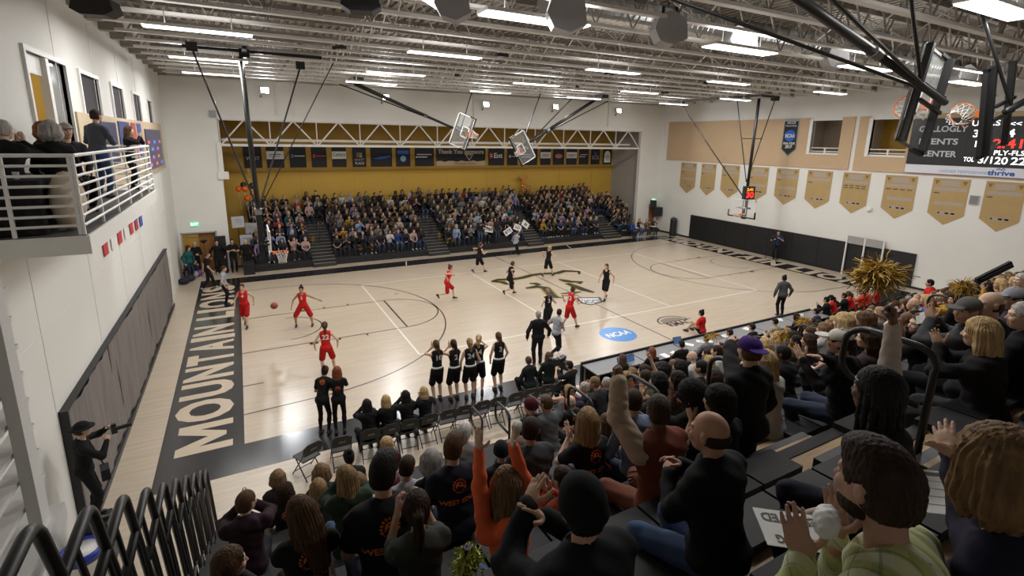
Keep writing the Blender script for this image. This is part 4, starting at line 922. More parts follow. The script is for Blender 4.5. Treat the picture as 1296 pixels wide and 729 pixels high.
def hand_parts(h, W, d, n, t, side, kind, sc=1.0, k=.006):
    """W wrist, d finger direction, n palm normal (the way the palm faces), t towards the thumb"""
    d = unit(d); n = unit(np.asarray(n, float)-d*(np.asarray(n, float) @ d)); t = np.cross(n, d) if t is None else unit(t-d*(t @ d)-n*(t @ n))
    s = SDF(h); A = np.stack([t, n, d])
    s.cone(W-d*.05*sc, W+d*.015*sc, .027*sc, .026*sc, .012)
    s.ell(W+d*.052*sc, V3(.043, .017, .055)*sc, .012, A); s.ell(W+d*.03*sc+t*.02*sc+n*.006*sc, V3(.024, .018, .034)*sc, .012, A)
    curl = dict(flat=.10, relaxed=.45, fist=1.45, hold=.95, clap=.12, spread=.05)[kind]; spread = dict(flat=.03, relaxed=.05, fist=0, hold=.04, clap=.05, spread=.2).get(kind, .05)
    for i, (o, L, r) in enumerate(((.031, .068, .0088), (.0105, .078, .0092), (-.0105, .072, .0088), (-.031, .056, .0078))):
        p = W+d*(.097-.006*abs(i-1))*sc+t*o*sc; a = 0; c = curl*(.9+.08*i)
        for q, f in enumerate((.45, .31, .24)):
            a += c*(.75 if q == 0 else 1.0)
            dd = unit(d*math.cos(a)+n*math.sin(a)+t*(1.5-i)*spread)
            e = p+dd*L*f*sc; s.cone(p, e, r*(1-.08*q)*sc, r*(.94-.1*q)*sc, k*.6 if q else k*1.6); p = e
    p = W+d*.03*sc+t*.032*sc+n*.008*sc
    if kind == 'fist': th = [unit(t*.5+d*.7+n*.6), unit(-t*.5+d*.5+n*.5), unit(-t*.9+d*.2+n*.2)]
    elif kind in ('hold', 'relaxed'): th = [unit(t*.6+d*.75+n*.45), unit(t*.25+d*.85+n*.45), unit(t*.1+d*.9+n*.4)]
    else: th = [unit(t*.85+d*.6+n*.15), unit(t*.62+d*.78+n*.1), unit(t*.5+d*.86+n*.1)]
    for q, L in enumerate((.042, .033, .026)):
        e = p+th[q]*L*sc; s.cone(p, e, (.0125-.0012*q)*sc, (.0115-.0012*q)*sc, .006); p = e
    return s.mesh()
def head_sdf(s, T, female=False, k=.012):
    """T: 3x3 rotation rows->world and centre added by caller through P()"""
    C, A = T
    P = lambda x, y, z: C+A @ V3(x, y, z)
    At = A.T; w = .95 if female else 1.0
    s.ell(P(0, -.014, .028), V3(.077*w, .097, .092), k, At); s.ell(P(0, .030, -.035), V3(.061*w, .064, .082), .03, At)
    s.ell(P(0, .050, -.086), V3(.038*w, .036, .030), .03, At)
    s.cone(P(0, .088, .010), P(0, .110, -.032), .008, .0125, .008); s.ell(P(.014, .096, -.036), V3(.008, .009, .007), .006, At); s.ell(P(-.014, .096, -.036), V3(.008, .009, .007), .006, At)
    s.cone(P(-.042, .076, .026), P(-.012, .090, .022), .010, .009, .012); s.cone(P(.042, .076, .026), P(.012, .090, .022), .010, .009, .012)
    s.ell(P(.036, .075, -.030), V3(.022, .018, .020), .02, At); s.ell(P(-.036, .075, -.030), V3(.022, .018, .020), .02, At)
    s.sub_ell(P(.031, .098, .006), V3(.016, .014, .011), .012, At); s.sub_ell(P(-.031, .098, .006), V3(.016, .014, .011), .012, At)
    s.cone(P(-.022, .088, -.062), P(.022, .088, -.062), .0075, .0075, .006); s.cone(P(-.018, .087, -.074), P(.018, .087, -.074), .008, .008, .006)
    for e in (-1, 1):
        s.ell(P(e*.078*w, -.008, -.008), V3(.010, .019, .031), .008, At); s.ell(P(e*.080*w, -.012, .012), V3(.011, .017, .016), .006, At)
        s.sub_ell(P(e*.090*w, -.004, -.006), V3(.007, .008, .016), .004, At)
def dirs(yaw, pitch): return V3(-math.sin(yaw)*math.cos(pitch), math.cos(yaw)*math.cos(pitch), math.sin(pitch))
POSE_DEFAULT = dict(sit=False, lean=.05, twist=0., hip=None, torso=.50, head=(0, 0, 0), seat=.43, feet=None, hands=None, hk=('relaxed', 'relaxed'), female=False, bulk=1.0,
                    top='tee', bottom='pants', knee_out=.10, pole=None, shin=None, hdir=None, palm=None, side=0.)
def skeleton(p):
    J = {}; f = p['female']; sw = .165 if f else .185; hw = .085
    hz = p['hip'] if p['hip'] is not None else ((p['seat']+.132) if p['sit'] else .93)
    H = V3(0, p.get('hipy', 0), hz); J['hip'] = H; ln = p['lean']; tw = p['twist']; sd = p['side']
    up = V3(math.sin(sd), math.sin(ln), math.cos(ln)); up /= np.linalg.norm(up); J['up'] = up
    fw = rotm(tw) @ V3(0, math.cos(ln), -math.sin(ln)); rt = rotm(tw) @ V3(1, 0, 0); rt = unit(rt-up*(rt @ up)); fw = np.cross(up, rt); J['fw'] = fw; J['rt'] = rt
    J['waist'] = H+unit(up*.8+V3(0, 0, .5))*p['torso']*.35; J['chest'] = J['waist']+up*p['torso']*.38; J['neck'] = J['waist']+up*p['torso']*.66
    sh = p.get('shrug', (0, 0))
    for i, e in enumerate((-1, 1)): J['sh%d' % i] = J['neck']-up*(.055-sh[i])+rt*e*(sw-.02*abs(sh[i])*5)+fw*.0; J['hp%d' % i] = H+rotm(tw*.3) @ V3(e*hw, 0, 0)-V3(0, 0, .02)
    hy, hp, hr = p['head']
    A = rotm(tw+hy, hp, hr); J['A'] = A
    J['head'] = J['neck']+up*.085+V3(0, 0, .10)+A @ V3(0, .035, .02)
    ak = p.get('armk', 1.0); UA, FA = .285*ak, .255*ak; TH, SHN = .43, .42
    feet = p['feet'] or (((-.12, .31, .004), (.12, .31, .004)) if p['sit'] else ((-.10, 0, 0), (.10, .02, 0)))
    for i in (0, 1):
        e = -1 if i == 0 else 1
        an = V3(*feet[i][:3])+V3(0, 0, .085); kn, an = ik(J['hp%d' % i], an, TH, SHN, V3(e*p['knee_out']*2, 1, .5 if p['sit'] else .1)); J['kn%d' % i] = kn; J['an%d' % i] = an
        J['fy%d' % i] = feet[i][3] if len(feet[i]) > 3 else 0.0; J['fp%d' % i] = feet[i][4] if len(feet[i]) > 4 else 0.0
        h = p['hands'][i] if p['hands'] else None
        if h is None: h = J['hp%d' % i]+V3(e*.14, .10, -.02) if not p['sit'] else J['kn%d' % i]+V3(-e*.02, -.12, .09)
        elif len(h) == 4: h = J['sh%d' % i]+rt*h[0]+fw*h[1]+up*h[2]       # relative to the shoulder
        pol = p['pole'][i] if p['pole'] else (e*.7, -.5, -.6)
        pol = rt*pol[0]+fw*pol[1]+V3(0, 0, 1)*pol[2]
        J['el%d' % i], J['wr%d' % i] = ik(J['sh%d' % i], h, UA, FA, pol)
    return J
def torso_sdf(s, J, p, o=0., k=.045, waist=True):
    b = p['bulk']; f = p['female']; A = np.stack([J['rt'], J['fw'], J['up']])
    s.ell(J['chest']+J['up']*.0, V3((.148 if f else .165)*b+o, .112*b+o, .175+o), k, A); s.ell(J['waist'], V3((.128 if f else .148)*b+o, .102*b+o, .15+o), k, A)
    s.cone(J['sh0']*.86+J['neck']*.14, J['sh1']*.86+J['neck']*.14, .062*b+o, .062*b+o, k); s.cone(J['neck']-J['up']*.03, J['neck']+J['up']*.01, .075*b+o, .062+o, .04)
    s.ell(J['chest']+J['up']*.10-J['fw']*.02, V3(.15*b+o, .085*b+o, .09+o), k, A)
    if f: s.ell(J['chest']+J['fw']*.075-J['rt']*.065-J['up']*.01, V3(.06, .05, .055)+o, .03, A).ell(J['chest']+J['fw']*.075+J['rt']*.065-J['up']*.01, V3(.06, .05, .055)+o, .03, A)
    s.ell(J['hip']+V3(0, -.01, .02), V3((.168 if f else .162)*b+o*1.6, .118*b+o*1.8, .115+o), k)
def arm_sdf(s, J, i, p, o, r=1., upto=1.0, k=.025):
    b = .9 if p['female'] else 1.0; a, e, w = J['sh%d' % i], J['el%d' % i], J['wr%d' % i]
    s.cone(a, e if upto >= 1 else a+(e-a)*min(1, upto*1.0), .054*b*r+o, ((.043 if upto >= 1 else .050)*b*r)+o, .035)
    if upto > 1: f = min(1, upto-1); s.cone(e, e+(w-e)*f, .043*b*r+o, (.043+(.029-.043)*f)*b*r+o, k)
def body_mesh(p, lod, J):
    h, hh, hd = lod; sc = p.get('hs', 1.0)
    s = SDF(h); b = p['bulk']
    top, bot = p['top'], p['bottom']
    if top in ('tank', 'none'): torso_sdf(s, J, p, -.012)
    else:
        A = np.stack([J['rt'], J['fw'], J['up']]); s.ell(J['chest']+J['up']*.06, V3(.125, .075, .10), .04, A); s.cone(J['sh0']*.9+J['neck']*.1, J['sh1']*.9+J['neck']*.1, .046, .046, .04)
    s.cone(J['neck']-J['up']*.05, J['head']+J['A'] @ V3(0, -.03, -.05), .058 if not p['female'] else .050, .050 if not p['female'] else .044, .03)
    for i in (0, 1):
        if top == 'jacket' or top == 'long': s.cone(J['sh%d' % i], J['el%d' % i], .040, .033, .03); s.cone(J['el%d' % i], J['wr%d' % i], .033, .025, .02)
        else: arm_sdf(s, J, i, p, -.003, upto=2)
        if bot in ('shorts', 'skirt'):
            s.cone(J['hp%d' % i], J['kn%d' % i], .078, .052, .03); s.cone(J['kn%d' % i], J['kn%d' % i]*.65+J['an%d' % i]*.35, .050, .054, .02); s.cone(J['kn%d' % i]*.65+J['an%d' % i]*.35, J['an%d' % i], .052, .036, .02)
    if bot in ('shorts', 'skirt') and top not in ('tank', 'none'): s.ell(J['hip'], V3(.13, .09, .09), .04)
    parts = [(*s.mesh(), 0)]
    hs = SDF(hh); head_sdf(hs, (J['head'], J['A']), p['female']); hs.cone(J['head']+J['A'] @ V3(0, -.028, -.05), J['neck']-J['up']*.0, .049 if not p['female'] else .043, .056 if not p['female'] else .049, .025)
    hv, hq = hs.mesh(); mi = np.zeros(len(hq), int)
    if hh < .011:
        loc = (hv[hq].mean(1)-J['head']) @ J['A']; mi[(np.abs(loc[:, 0]) < .025) & (loc[:, 1] > .075) & (np.abs(loc[:, 2]+.068) < .0125)] = 1
    parts.append((hv, hq, mi))
    mats = [M_SKIN, M_LIP, M_EYE, M_IRIS]
    if hh < .014:
        for e in (-1, 1):
            q = SDF(.0032 if hh < .01 else .005); c = J['head']+J['A'] @ V3(e*.031, .079, .006); q.ell(c, V3(.0135, .0125, .0125), .001); ev, eq = q.mesh()
            d = (ev[eq].mean(1)-c) @ J['A']; parts.append((ev, eq, np.where((d[:, 1] > .0085) & (np.hypot(d[:, 0], d[:, 2]) < .0088), 3, 2)))
    for i in (0, 1):
        e = -1 if i == 0 else 1; w = J['wr%d' % i]; d = unit(w-J['el%d' % i])
        if p['hdir'] and p['hdir'][i] is not None: d = unit(J['rt']*p['hdir'][i][0]+J['fw']*p['hdir'][i][1]+V3(0, 0, 1)*p['hdir'][i][2])
        n = p['palm'][i] if p['palm'] and p['palm'][i] is not None else (-e, .25, -.1)
        n = J['rt']*n[0]+J['fw']*n[1]+V3(0, 0, 1)*n[2]; n = n-d*(n @ d)
        if np.linalg.norm(n) < .1: n = np.cross(d, V3(.3, .9, .2))
        n = unit(n); t = np.cross(n, d)*(1 if i == 0 else -1)
        parts.append((*hand_parts(hd, w, d, n, t, i, p['hk'][i], .95 if not p['female'] else .88), 0))
    return to_mesh('body', parts, mats)
def top_mesh(p, h, J):
    s = SDF(h); top = p['top']; o = {'tee': .010, 'tank': .008, 'long': .010, 'jacket': .026}[top]; torso_sdf(s, J, p, o)
    up = J['up']
    if p.get('sleeves') and top != 'tee':
        for i in (0, 1): arm_sdf(s, J, i, p, o-.008, upto=.22)
    elif top == 'tee':
        for i in (0, 1): arm_sdf(s, J, i, p, .017, upto=.62)
    elif top in ('long', 'jacket'):
        for i in (0, 1): arm_sdf(s, J, i, p, .010 if top == 'long' else .020, upto=1.97)
    if top == 'jacket': s.cone(J['neck']-up*.02, J['neck']+up*.035, .085, .075, .03)
    if p.get('hood'): s.ell(J['neck']-J['fw']*.085+up*.0, V3(.115, .065, .075), .04, np.stack([J['rt'], J['fw'], up]))
    if top == 'tank':
        for i, e in ((0, -1), (1, 1)): s.sub_ell(J['sh%d' % i]+J['rt']*e*.055, V3(.075, .10, .10), .02, np.stack([J['rt'], J['fw'], up]))
        s.sub_ell(J['neck']+J['fw']*.05+up*.06, V3(.075, .08, .09), .02, np.stack([J['rt'], J['fw'], up]))
    else: s.sub_ell(J['neck']+J['fw']*.02+up*(.065 if top != 'jacket' else .085), V3(.066, .066, .05), .012, np.stack([J['rt'], J['fw'], up]))
    hem = J['hip']-V3(0, 0, .11 if not p['sit'] else .035) 
    s.cut(hem, (0, 0, -1))
    fr = lambda X, Y, Z: .0045*np.sin(X*31+Z*23+Y*17)*np.sin(Y*27-Z*19)+.003*np.sin(Z*61+X*37)
    return to_mesh('shirt', [(*s.mesh(fr), 0)], [M_CLOTH])
def sleeve_mesh(p, h, J, i):
    s = SDF(h); arm_sdf(s, J, i, p, .034 if p['top'] == 'jacket' else .010, upto=1.95); d = unit(J['sh%d' % i]-J['el%d' % i])
    fr = lambda X, Y, Z: .004*np.sin(X*51+Z*63+Y*57)*np.sin(Y*47-Z*39)
    return to_mesh('sleeve', [(*s.mesh(fr), 0)], [M_CLOTH])
def bottom_mesh(p, h, J):
    s = SDF(h); b = p['bulk']; bot = p['bottom']; o = .008
    s.ell(J['hip']+V3(0, -.01, -.005), V3(.160*b, .115*b, .118)+.004, .035)
    for i in (0, 1):
        hp, kn, an = J['hp%d' % i], J['kn%d' % i], J['an%d' % i]
        if bot == 'pants': s.cone(hp, kn, .088*b+o, .058+o, .04); s.cone(kn, kn*.62+an*.38, .057+o, .056+o, .03); s.cone(kn*.62+an*.38, an+(kn-an)*.03, .055+o, .043+o, .03)
        elif bot == 'tights': s.cone(hp, kn, .084*b, .053, .04); s.cone(kn, kn*.65+an*.35, .052, .056, .03); s.cone(kn*.65+an*.35, an, .054, .036, .03)
        else: s.cone(hp, hp+(kn-hp)*.92, .095*b+o, .088+o, .04)
    s.cut(J['hip']+V3(0, 0, .105), (0, 0, 1))
    fr = lambda X, Y, Z: .005*np.sin(X*41+Z*29)*np.sin(Y*33+Z*37)
    return to_mesh('trousers', [(*s.mesh(fr), 0)], [M_CLOTH])
def shoe_mesh(h, J, i):
    a = J['an%d' % i]; yw = J['fy%d' % i]; pt = J['fp%d' % i]; f = dirs(yw, -pt); A = np.stack([unit(np.cross(f, V3(0, 0, 1))), f, unit(np.cross(np.cross(f, V3(0, 0, 1)), f))])
    d = -A[2]; s = SDF(h); s.cone(a+d*.040-f*.045, a+d*.045+f*.06, .040, .042, .02); s.cone(a+d*.045+f*.05, a+d*.058+f*.155, .042, .028, .02); s.cone(a+d*.035, a-d*.015, .042, .041, .02)
    s.cut(a+d*.084, d)
    return to_mesh('shoe', [(*s.mesh(), 0)], [M_SHOE])
# hair in the head frame, cached per style
_HAIR = {}
def hair_mesh(style, h):
    key = (style, h)
    if key in _HAIR: return _HAIR[key]
    s = SDF(h); m = M_HAIR; curly = False
    def cap_(o=.012, back=-.03, low=-.055, front=.040):
        s.ell(V3(0, -.016, .032), V3(.077+o, .098+o, .092+o), .02); s.ell(V3(0, -.045, -.03), V3(.068+o*.8, .066+o*.8, .070), .03)
    def face_cut(z=.060, w=.085):
        s.sub_ell(V3(0, .105, -.045), V3(w, .075, .115), .012); s.sub_ell(V3(0, .06, -.12), V3(.10, .07, .08), .012)
        for e in (-1, 1): s.sub_ell(V3(e*.088, .010, -.030), V3(.030, .034, .048), .010)
    if style == 'short': cap_(.009); face_cut(); s.cut(V3(0, -.05, -.074), (0, -.3, -1)); 
    elif style == 'buzz': cap_(.004); face_cut(); s.cut(V3(0, -.05, -.075), (0, -.3, -1))
    elif style == 'tall': cap_(.010); s.ell(V3(0, .02, .095), V3(.066, .08, .045), .03); face_cut(); s.cut(V3(0, -.05, -.078), (0, -.3, -1))
    elif style == 'bald': s.ell(V3(0, -.03, -.012), V3(.083, .090, .062), .02); face_cut(); s.cut(V3(0, -.05, -.085), (0, -.3, -1)); s.sub_ell(V3(0, .02, .085), V3(.07, .095, .075), .015)
    elif style == 'fringe': s.ell(V3(0, -.03, -.012), V3(.083, .090, .070), .02); face_cut(); s.cut(V3(0, -.05, -.085), (0, -.3, -1)); s.sub_ell(V3(0, .03, .095), V3(.062, .085, .07), .015)
    elif style in ('long', 'verylong', 'wavy'):
        cap_(.014); L = {'long': -.27, 'verylong': -.40, 'wavy': -.30}[style]
        s.sub_ell(V3(0, .112, -.04), V3(.070, .070, .12), .012)
        for x, y in ((-.075, -.01), (.075, -.01), (-.06, -.06), (.06, -.06), (-.025, -.085), (.025, -.085), (0, -.075)):
            s.chain([V3(x, y, .03), V3(x*1.12, y-.012, -.09), V3(x*1.1, y-.025, -.18), V3(x*.95, y-.03, L)], [.034, .036, .034, .016], .025)
        s.sub_ell(V3(0, .055, -.13), V3(.052, .08, .09), .012)
    elif style == 'bob':
        cap_(.020); s.sub_ell(V3(0, .118, -.04), V3(.070, .070, .12), .012)
        for x, y in ((-.082, .0), (.082, .0), (-.068, -.06), (.068, -.06), (-.03, -.085), (.03, -.085)): s.chain([V3(x, y, .04), V3(x*1.1, y-.01, -.06), V3(x*.95, y, -.125)], [.040, .042, .022], .025)
        s.sub_ell(V3(0, .055, -.13), V3(.056, .08, .09), .012)
    elif style == 'ponytail':
        cap_(.010); face_cut(); s.cut(V3(0, -.05, -.09), (0, -.3, -1)); s.chain([V3(0, -.105, .045), V3(0, -.150, .03), V3(0, -.155, -.08), V3(.006, -.135, -.20), V3(.01, -.12, -.27)], [.026, .034, .040, .032, .010], .02)
    elif style == 'bun': cap_(.010); face_cut(); s.cut(V3(0, -.05, -.09), (0, -.3, -1)); s.ell(V3(0, -.07, .135), V3(.046, .046, .040), .012)
    elif style in ('curly', 'bigcurly'):
        m = M_CURL; o = .03 if style == 'curly' else .055; s.ell(V3(0, -.025, .03), V3(.085+o, .10+o, .095+o), .03); s.ell(V3(0, -.055, -.07), V3(.085+o, .065+o, .10), .03); curly = True
        s.sub_ell(V3(0, .125, -.04), V3(.078, .085, .115), .015); s.sub_ell(V3(0, .07, -.14), V3(.06, .08, .09), .012)
    elif style == 'braids':
        cap_(.014); face_cut()
        for q in range(11):
            a = -2.2+4.4*q/10; x = .075*math.sin(a); y = -.02-.075*math.cos(a)
            s.chain([V3(x, y, .02), V3(x*1.2, y*1.15, -.12), V3(x*1.25, y*1.2, -.26-.02*(q % 3))], [.016, .015, .010], .008)
    elif style == 'beard': s.ell(V3(0, .030, -.076), V3(.063, .0665, .052), .02); s.sub_ell(V3(0, .105, -.018), V3(.062, .05, .062), .012); s.sub_ell(V3(0, -.07, -.06), V3(.09, .06, .10), .012); s.sub_ell(V3(0, .0, .03), V3(.12, .14, .085), .012)
    if curly: disp = lambda X, Y, Z: .011*np.sin(X*150+Z*40)*np.sin(Y*140+X*30)*np.sin(Z*145)+.004*np.sin(X*330)*np.sin(Y*310)*np.sin(Z*300)
    elif style in ('long', 'verylong', 'wavy', 'bob', 'ponytail'): disp = lambda X, Y, Z: (.0035*np.sin(np.arctan2(X, -Y-.0)*34+np.sin(Z*26)*(2.4 if style == 'wavy' else .8))+.002*np.sin(np.arctan2(X, -Y)*71))
    else: disp = lambda X, Y, Z: .0022*np.sin(np.arctan2(X, -Y)*40+Z*90)+.0018*np.sin(X*210)*np.sin(Y*190)*np.sin(Z*170)
    me = to_mesh('hair', [(*s.mesh(disp), 0)], [m]); _HAIR[key] = me; return me
def hat_mesh(style, h):
    key = ('hat', style, h)
    if key in _HAIR: return _HAIR[key]
    s = SDF(h)
    if style in ('cap', 'backcap'):
        e = 1 if style == 'cap' else -1
        s.ell(V3(0, -.014, .04), V3(.093, .112, .092), .02); s.cut(V3(0, 0, .032), (0, -.16*e, -1))
        s.P.append(('e', V3(0, .135*e, .042), V3(.075, .075, .010), np.eye(3), 0, .008)); s.ell(V3(0, -.014, .135), V3(.012, .012, .008), .004)
    elif style == 'beanie': s.ell(V3(0, -.018, .045), V3(.095, .116, .105), .02); s.ell(V3(0, -.028, .01), V3(.098, .114, .05), .02); s.cut(V3(0, 0, -.01), (0, .30, -1))
    elif style == 'bucket': s.ell(V3(0, -.014, .05), V3(.092, .110, .09), .02); s.ell(V3(0, -.014, .035), V3(.155, .175, .016), .02); s.cut(V3(0, 0, .012), (0, 0, -1))
    elif style == 'headband': s.ell(V3(0, -.010, .05), V3(.088, .108, .022), .005)
    me = to_mesh('hat', [(*s.mesh(), 0)], [M_CLOTH]); _HAIR[key] = me; return me
LODS = {0: (.013, .0065, .0042), 1: (.019, .010, .0068), 2: (.022, .0125, .0085), 3: (.026, .015, .0105)}
_BODY = {}
def build_meshes(p, lod):
    key = repr(sorted(p.items(), key=lambda q: q[0]))+str(lod)
    if key in _BODY: return _BODY[key]
    L = LODS[lod]; J = skeleton(p); d = dict(J=J, body=body_mesh(p, L, J), shirt=top_mesh(p, L[0], J))
    if p['bottom'] != 'none': d['trousers'] = bottom_mesh(p, L[0], J)
    if p.get('sleeves'): d['sl0'] = sleeve_mesh(p, L[0], J, 0); d['sl1'] = sleeve_mesh(p, L[0], J, 1)
    if p.get('shoes', True): d['shoe0'] = shoe_mesh(max(L[0]*.75, .01), J, 0); d['shoe1'] = shoe_mesh(max(L[0]*.75, .01), J, 1)
    _BODY[key] = d; return d
def person(label, loc, rz, pose, lod=2, scale=1.0, skin='light', hair='short', hairc='brown', topc=(.02, .02, .02), botc=(.02, .02, .025), shoec=(.02, .02, .02), hat=None, hatc=(.02, .02, .02), beard=None, group=None, hair_scale=1.0, head_loc=None, sleevec=(.5, .45, .38)):
    p = dict(POSE_DEFAULT); p.update(pose); d = build_meshes(p, lod); J = d['J']
    if head_loc is not None:          # put the head exactly there (world), snapping the rest below it
        loc = Vector(head_loc)-Matrix.Rotation(rz, 3, 'Z') @ (Vector(J['head'])*scale)
    t = thing('person', label, 'person', loc, rz, group); t.scale = (scale,)*3
    if group is None and 'group' in t: del t['group']
    sk = SKIN[skin] if isinstance(skin, str) else skin
    def add(name, me, c, par=t):
        o = link(name, me, par); o.color = (*c, 1); return o
    b = add('body', d['body'], sk); sh = add('shirt' if p['top'] != 'jacket' else 'jacket', d['shirt'], topc)
    if 'sl0' in d: add('sleeve', d['sl0'], sleevec); add('sleeve', d['sl1'], sleevec)
    if 'trousers' in d: add({'shorts': 'shorts', 'skirt': 'skirt'}.get(p['bottom'], 'trousers'), d['trousers'], botc)
    if 'shoe0' in d: add('shoe', d['shoe0'], shoec); add('shoe', d['shoe1'], shoec)
    hm = Matrix.Translation(Vector(J['head'])) @ Matrix(J['A'].tolist()).to_4x4()
    hh = LODS[lod][1]*1.0
    if hair:
        o = add('hair', hair_mesh(hair, hh), HAIRC[hairc] if isinstance(hairc, str) else hairc); o.matrix_local = hm @ Matrix.Scale(hair_scale, 4)
    if beard: o = add('beard', hair_mesh('beard', hh), HAIRC[beard]); o.matrix_local = hm
    if hat: o = add({'cap': 'cap', 'backcap': 'cap'}.get(hat, hat), hat_mesh(hat, hh), hatc); o.matrix_local = hm
    t['_p'] = 0; del t['_p']
    return t, sh, J
_BVH = {}
def shirt_print(person_t, sh, J, items, side=-1, m=None, at=None, name='shirt_print'):
    """items: list of (verts2d, faces) laid flat on the back (side -1) or chest (+1) and pressed onto the cloth"""
    me = sh.data
    if me.name not in _BVH: _BVH[me.name] = BVHTree.FromPolygons([v.co.copy() for v in me.vertices], [tuple(p.vertices) for p in me.polygons])
    bv = _BVH[me.name]; up = Vector(J['up']); rt = Vector(J['rt'])*(1 if side < 0 else -1); out = Vector(J['fw'])*side; c = Vector(J['chest'])+up*(at or 0)
    vs = []; fs = []
    for v2, f2 in items:
        o = len(vs)
        for x, y, *_ in v2:
            q = c+rt*x+up*y+out*.5; hit = bv.ray_cast(q, -out, 1.0)
            vs.append((hit[0]+out*.004) if hit[0] is not None else (q-out*.38))
        fs += [tuple(i+o for i in f) for f in f2]
    bm = bpy.data.meshes.new(name); bm.from_pydata(vs, [], fs); bm.materials.append(m); o = link(name, bm, sh); return o
def tri_refine(v2, f2, maxl):
    bm = bmesh.new(); vv = [bm.verts.new((v[0], v[1], 0)) for v in v2]
    for f in f2:
        try: bm.faces.new([vv[i] for i in f])
        except ValueError: pass
    bmesh.ops.triangulate(bm, faces=bm.faces[:])
    for _ in range(4):
        e = [q for q in bm.edges if q.calc_length() > maxl]
        if not e: break
        bmesh.ops.subdivide_edges(bm, edges=e, cuts=1); bmesh.ops.triangulate(bm, faces=[f for f in bm.faces if len(f.verts) > 3])
    bm.verts.index_update(); r = ([(v.co.x, v.co.y) for v in bm.verts], [tuple(v.index for v in f.verts) for f in bm.faces]); bm.free(); return r
def ring2(r0, r1, a0, a1, cx=0, cy=0, n=8):
    vs = []; fs = []
    for i in range(n+1):
        a = R(a0+(a1-a0)*i/n); vs += [(cx+r0*math.cos(a), cy+r0*math.sin(a)), (cx+r1*math.cos(a), cy+r1*math.sin(a))]
    for i in range(n): fs.append((2*i, 2*i+1, 2*i+3, 2*i+2))
    return vs, fs
def sun_logo(cy=.06, r=.066, word='WEST EDGE', wy=-.085, ws=.042, ww=.34):
    it = []
    for k in range(11): a = -20+220*k/10; it.append(ring2(r*.72, r, a-6.5, a+6.5, 0, cy, 2))
    it.append(ring2(r*.36, r*.56, 0, 180, 0, cy, 10)); it.append(([(-r*.6, cy-r*.15), (-r*.15, cy+r*.3), (r*.1, cy-.0), (r*.25, cy+r*.15), (r*.6, cy-r*.2), (r*.45, cy-r*.25), (r*.22, cy), (r*.08, cy-r*.15), (-r*.15, cy+r*.12), (-r*.5, cy-r*.25)], [(0, 1, 8, 9), (1, 2, 7, 8), (2, 3, 6, 7), (3, 4, 5, 6)]))
    for q in range(3): w = r*(.8-.18*q); y = cy-r*(.42+.2*q); it.append(([(-w, y), (w, y), (w, y-r*.09), (-w, y-r*.09)], [(0, 1, 2, 3)]))
    if word:
        v, f = text_mesh(word, ws, .03, 1.0); w, _ = text_size(v); v = [(a*ww/w, b+wy-.02*abs(0)) for a, b, c in v]; it.append(tri_refine(v, f, .02))
    return it
def num_print(txt, size=.15, y=.0, sx=1.0):
    v, f = text_mesh(txt, size, .03, sx); return [tri_refine([(a, b+y) for a, b, c in v], f, .03)]
# ================================================================== NEAR AUDIENCE
def fitrow(u, v, hw, sit=True):
    d = FPX*.2/hw; best = None; hh = 1.22 if sit else 1.62
    for j in range(-1, 15):
        P = ony(u, v, nY(j)); dep = (P-CAM).dot(_f)
        if dep < .5: continue
        s = (P.z-max(nF(j), 0))/hh; c = abs(s-1)*3.2+abs(math.log(dep/d))
        if best is None or c < best[0]: best = (c, j, P)
    return best[1], best[2]
CLAP = dict(hands=((.155, .30, .0, 0), (-.145, .30, .0, 0)), hk=('clap', 'clap'), palm=((1, .1, .1), (-1, .1, .1)), hdir=((.1, .55, .85), (-.1, .55, .85)))
CLAPHI = dict(hands=((.15, .27, .12, 0), (-.14, .27, .12, 0)), hk=('clap', 'clap'), palm=((1, .1, 0), (-1, .1, 0)), hdir=((.1, .4, .9), (-.1, .4, .9)))
REST = dict()
LEAN = dict(lean=.42, hands=((.10, .40, -.22, 0), (-.10, .40, -.24, 0)), hk=('relaxed', 'relaxed'))
PHONE = dict(pole=((-.3, -.1, -1), (.3, -.1, -1)), hands=((.10, .27, .14, 0), (-.05, .26, .16, 0)), hk=('hold', 'hold'), hdir=((.2, .5, .8), (-.2, .5, .8)))
SHADE = dict(hands=(None, (-.10, .14, .24, 0)), hk=('relaxed', 'flat'), hdir=(None, (-.8, .5, .2)))
ARMUP = dict(hands=(None, (.05, .14, .50, 0)), hk=('relaxed', 'fist'), pole=((-.7, -.5, -.6), (.9, -.2, -.2)))
NEAR = []
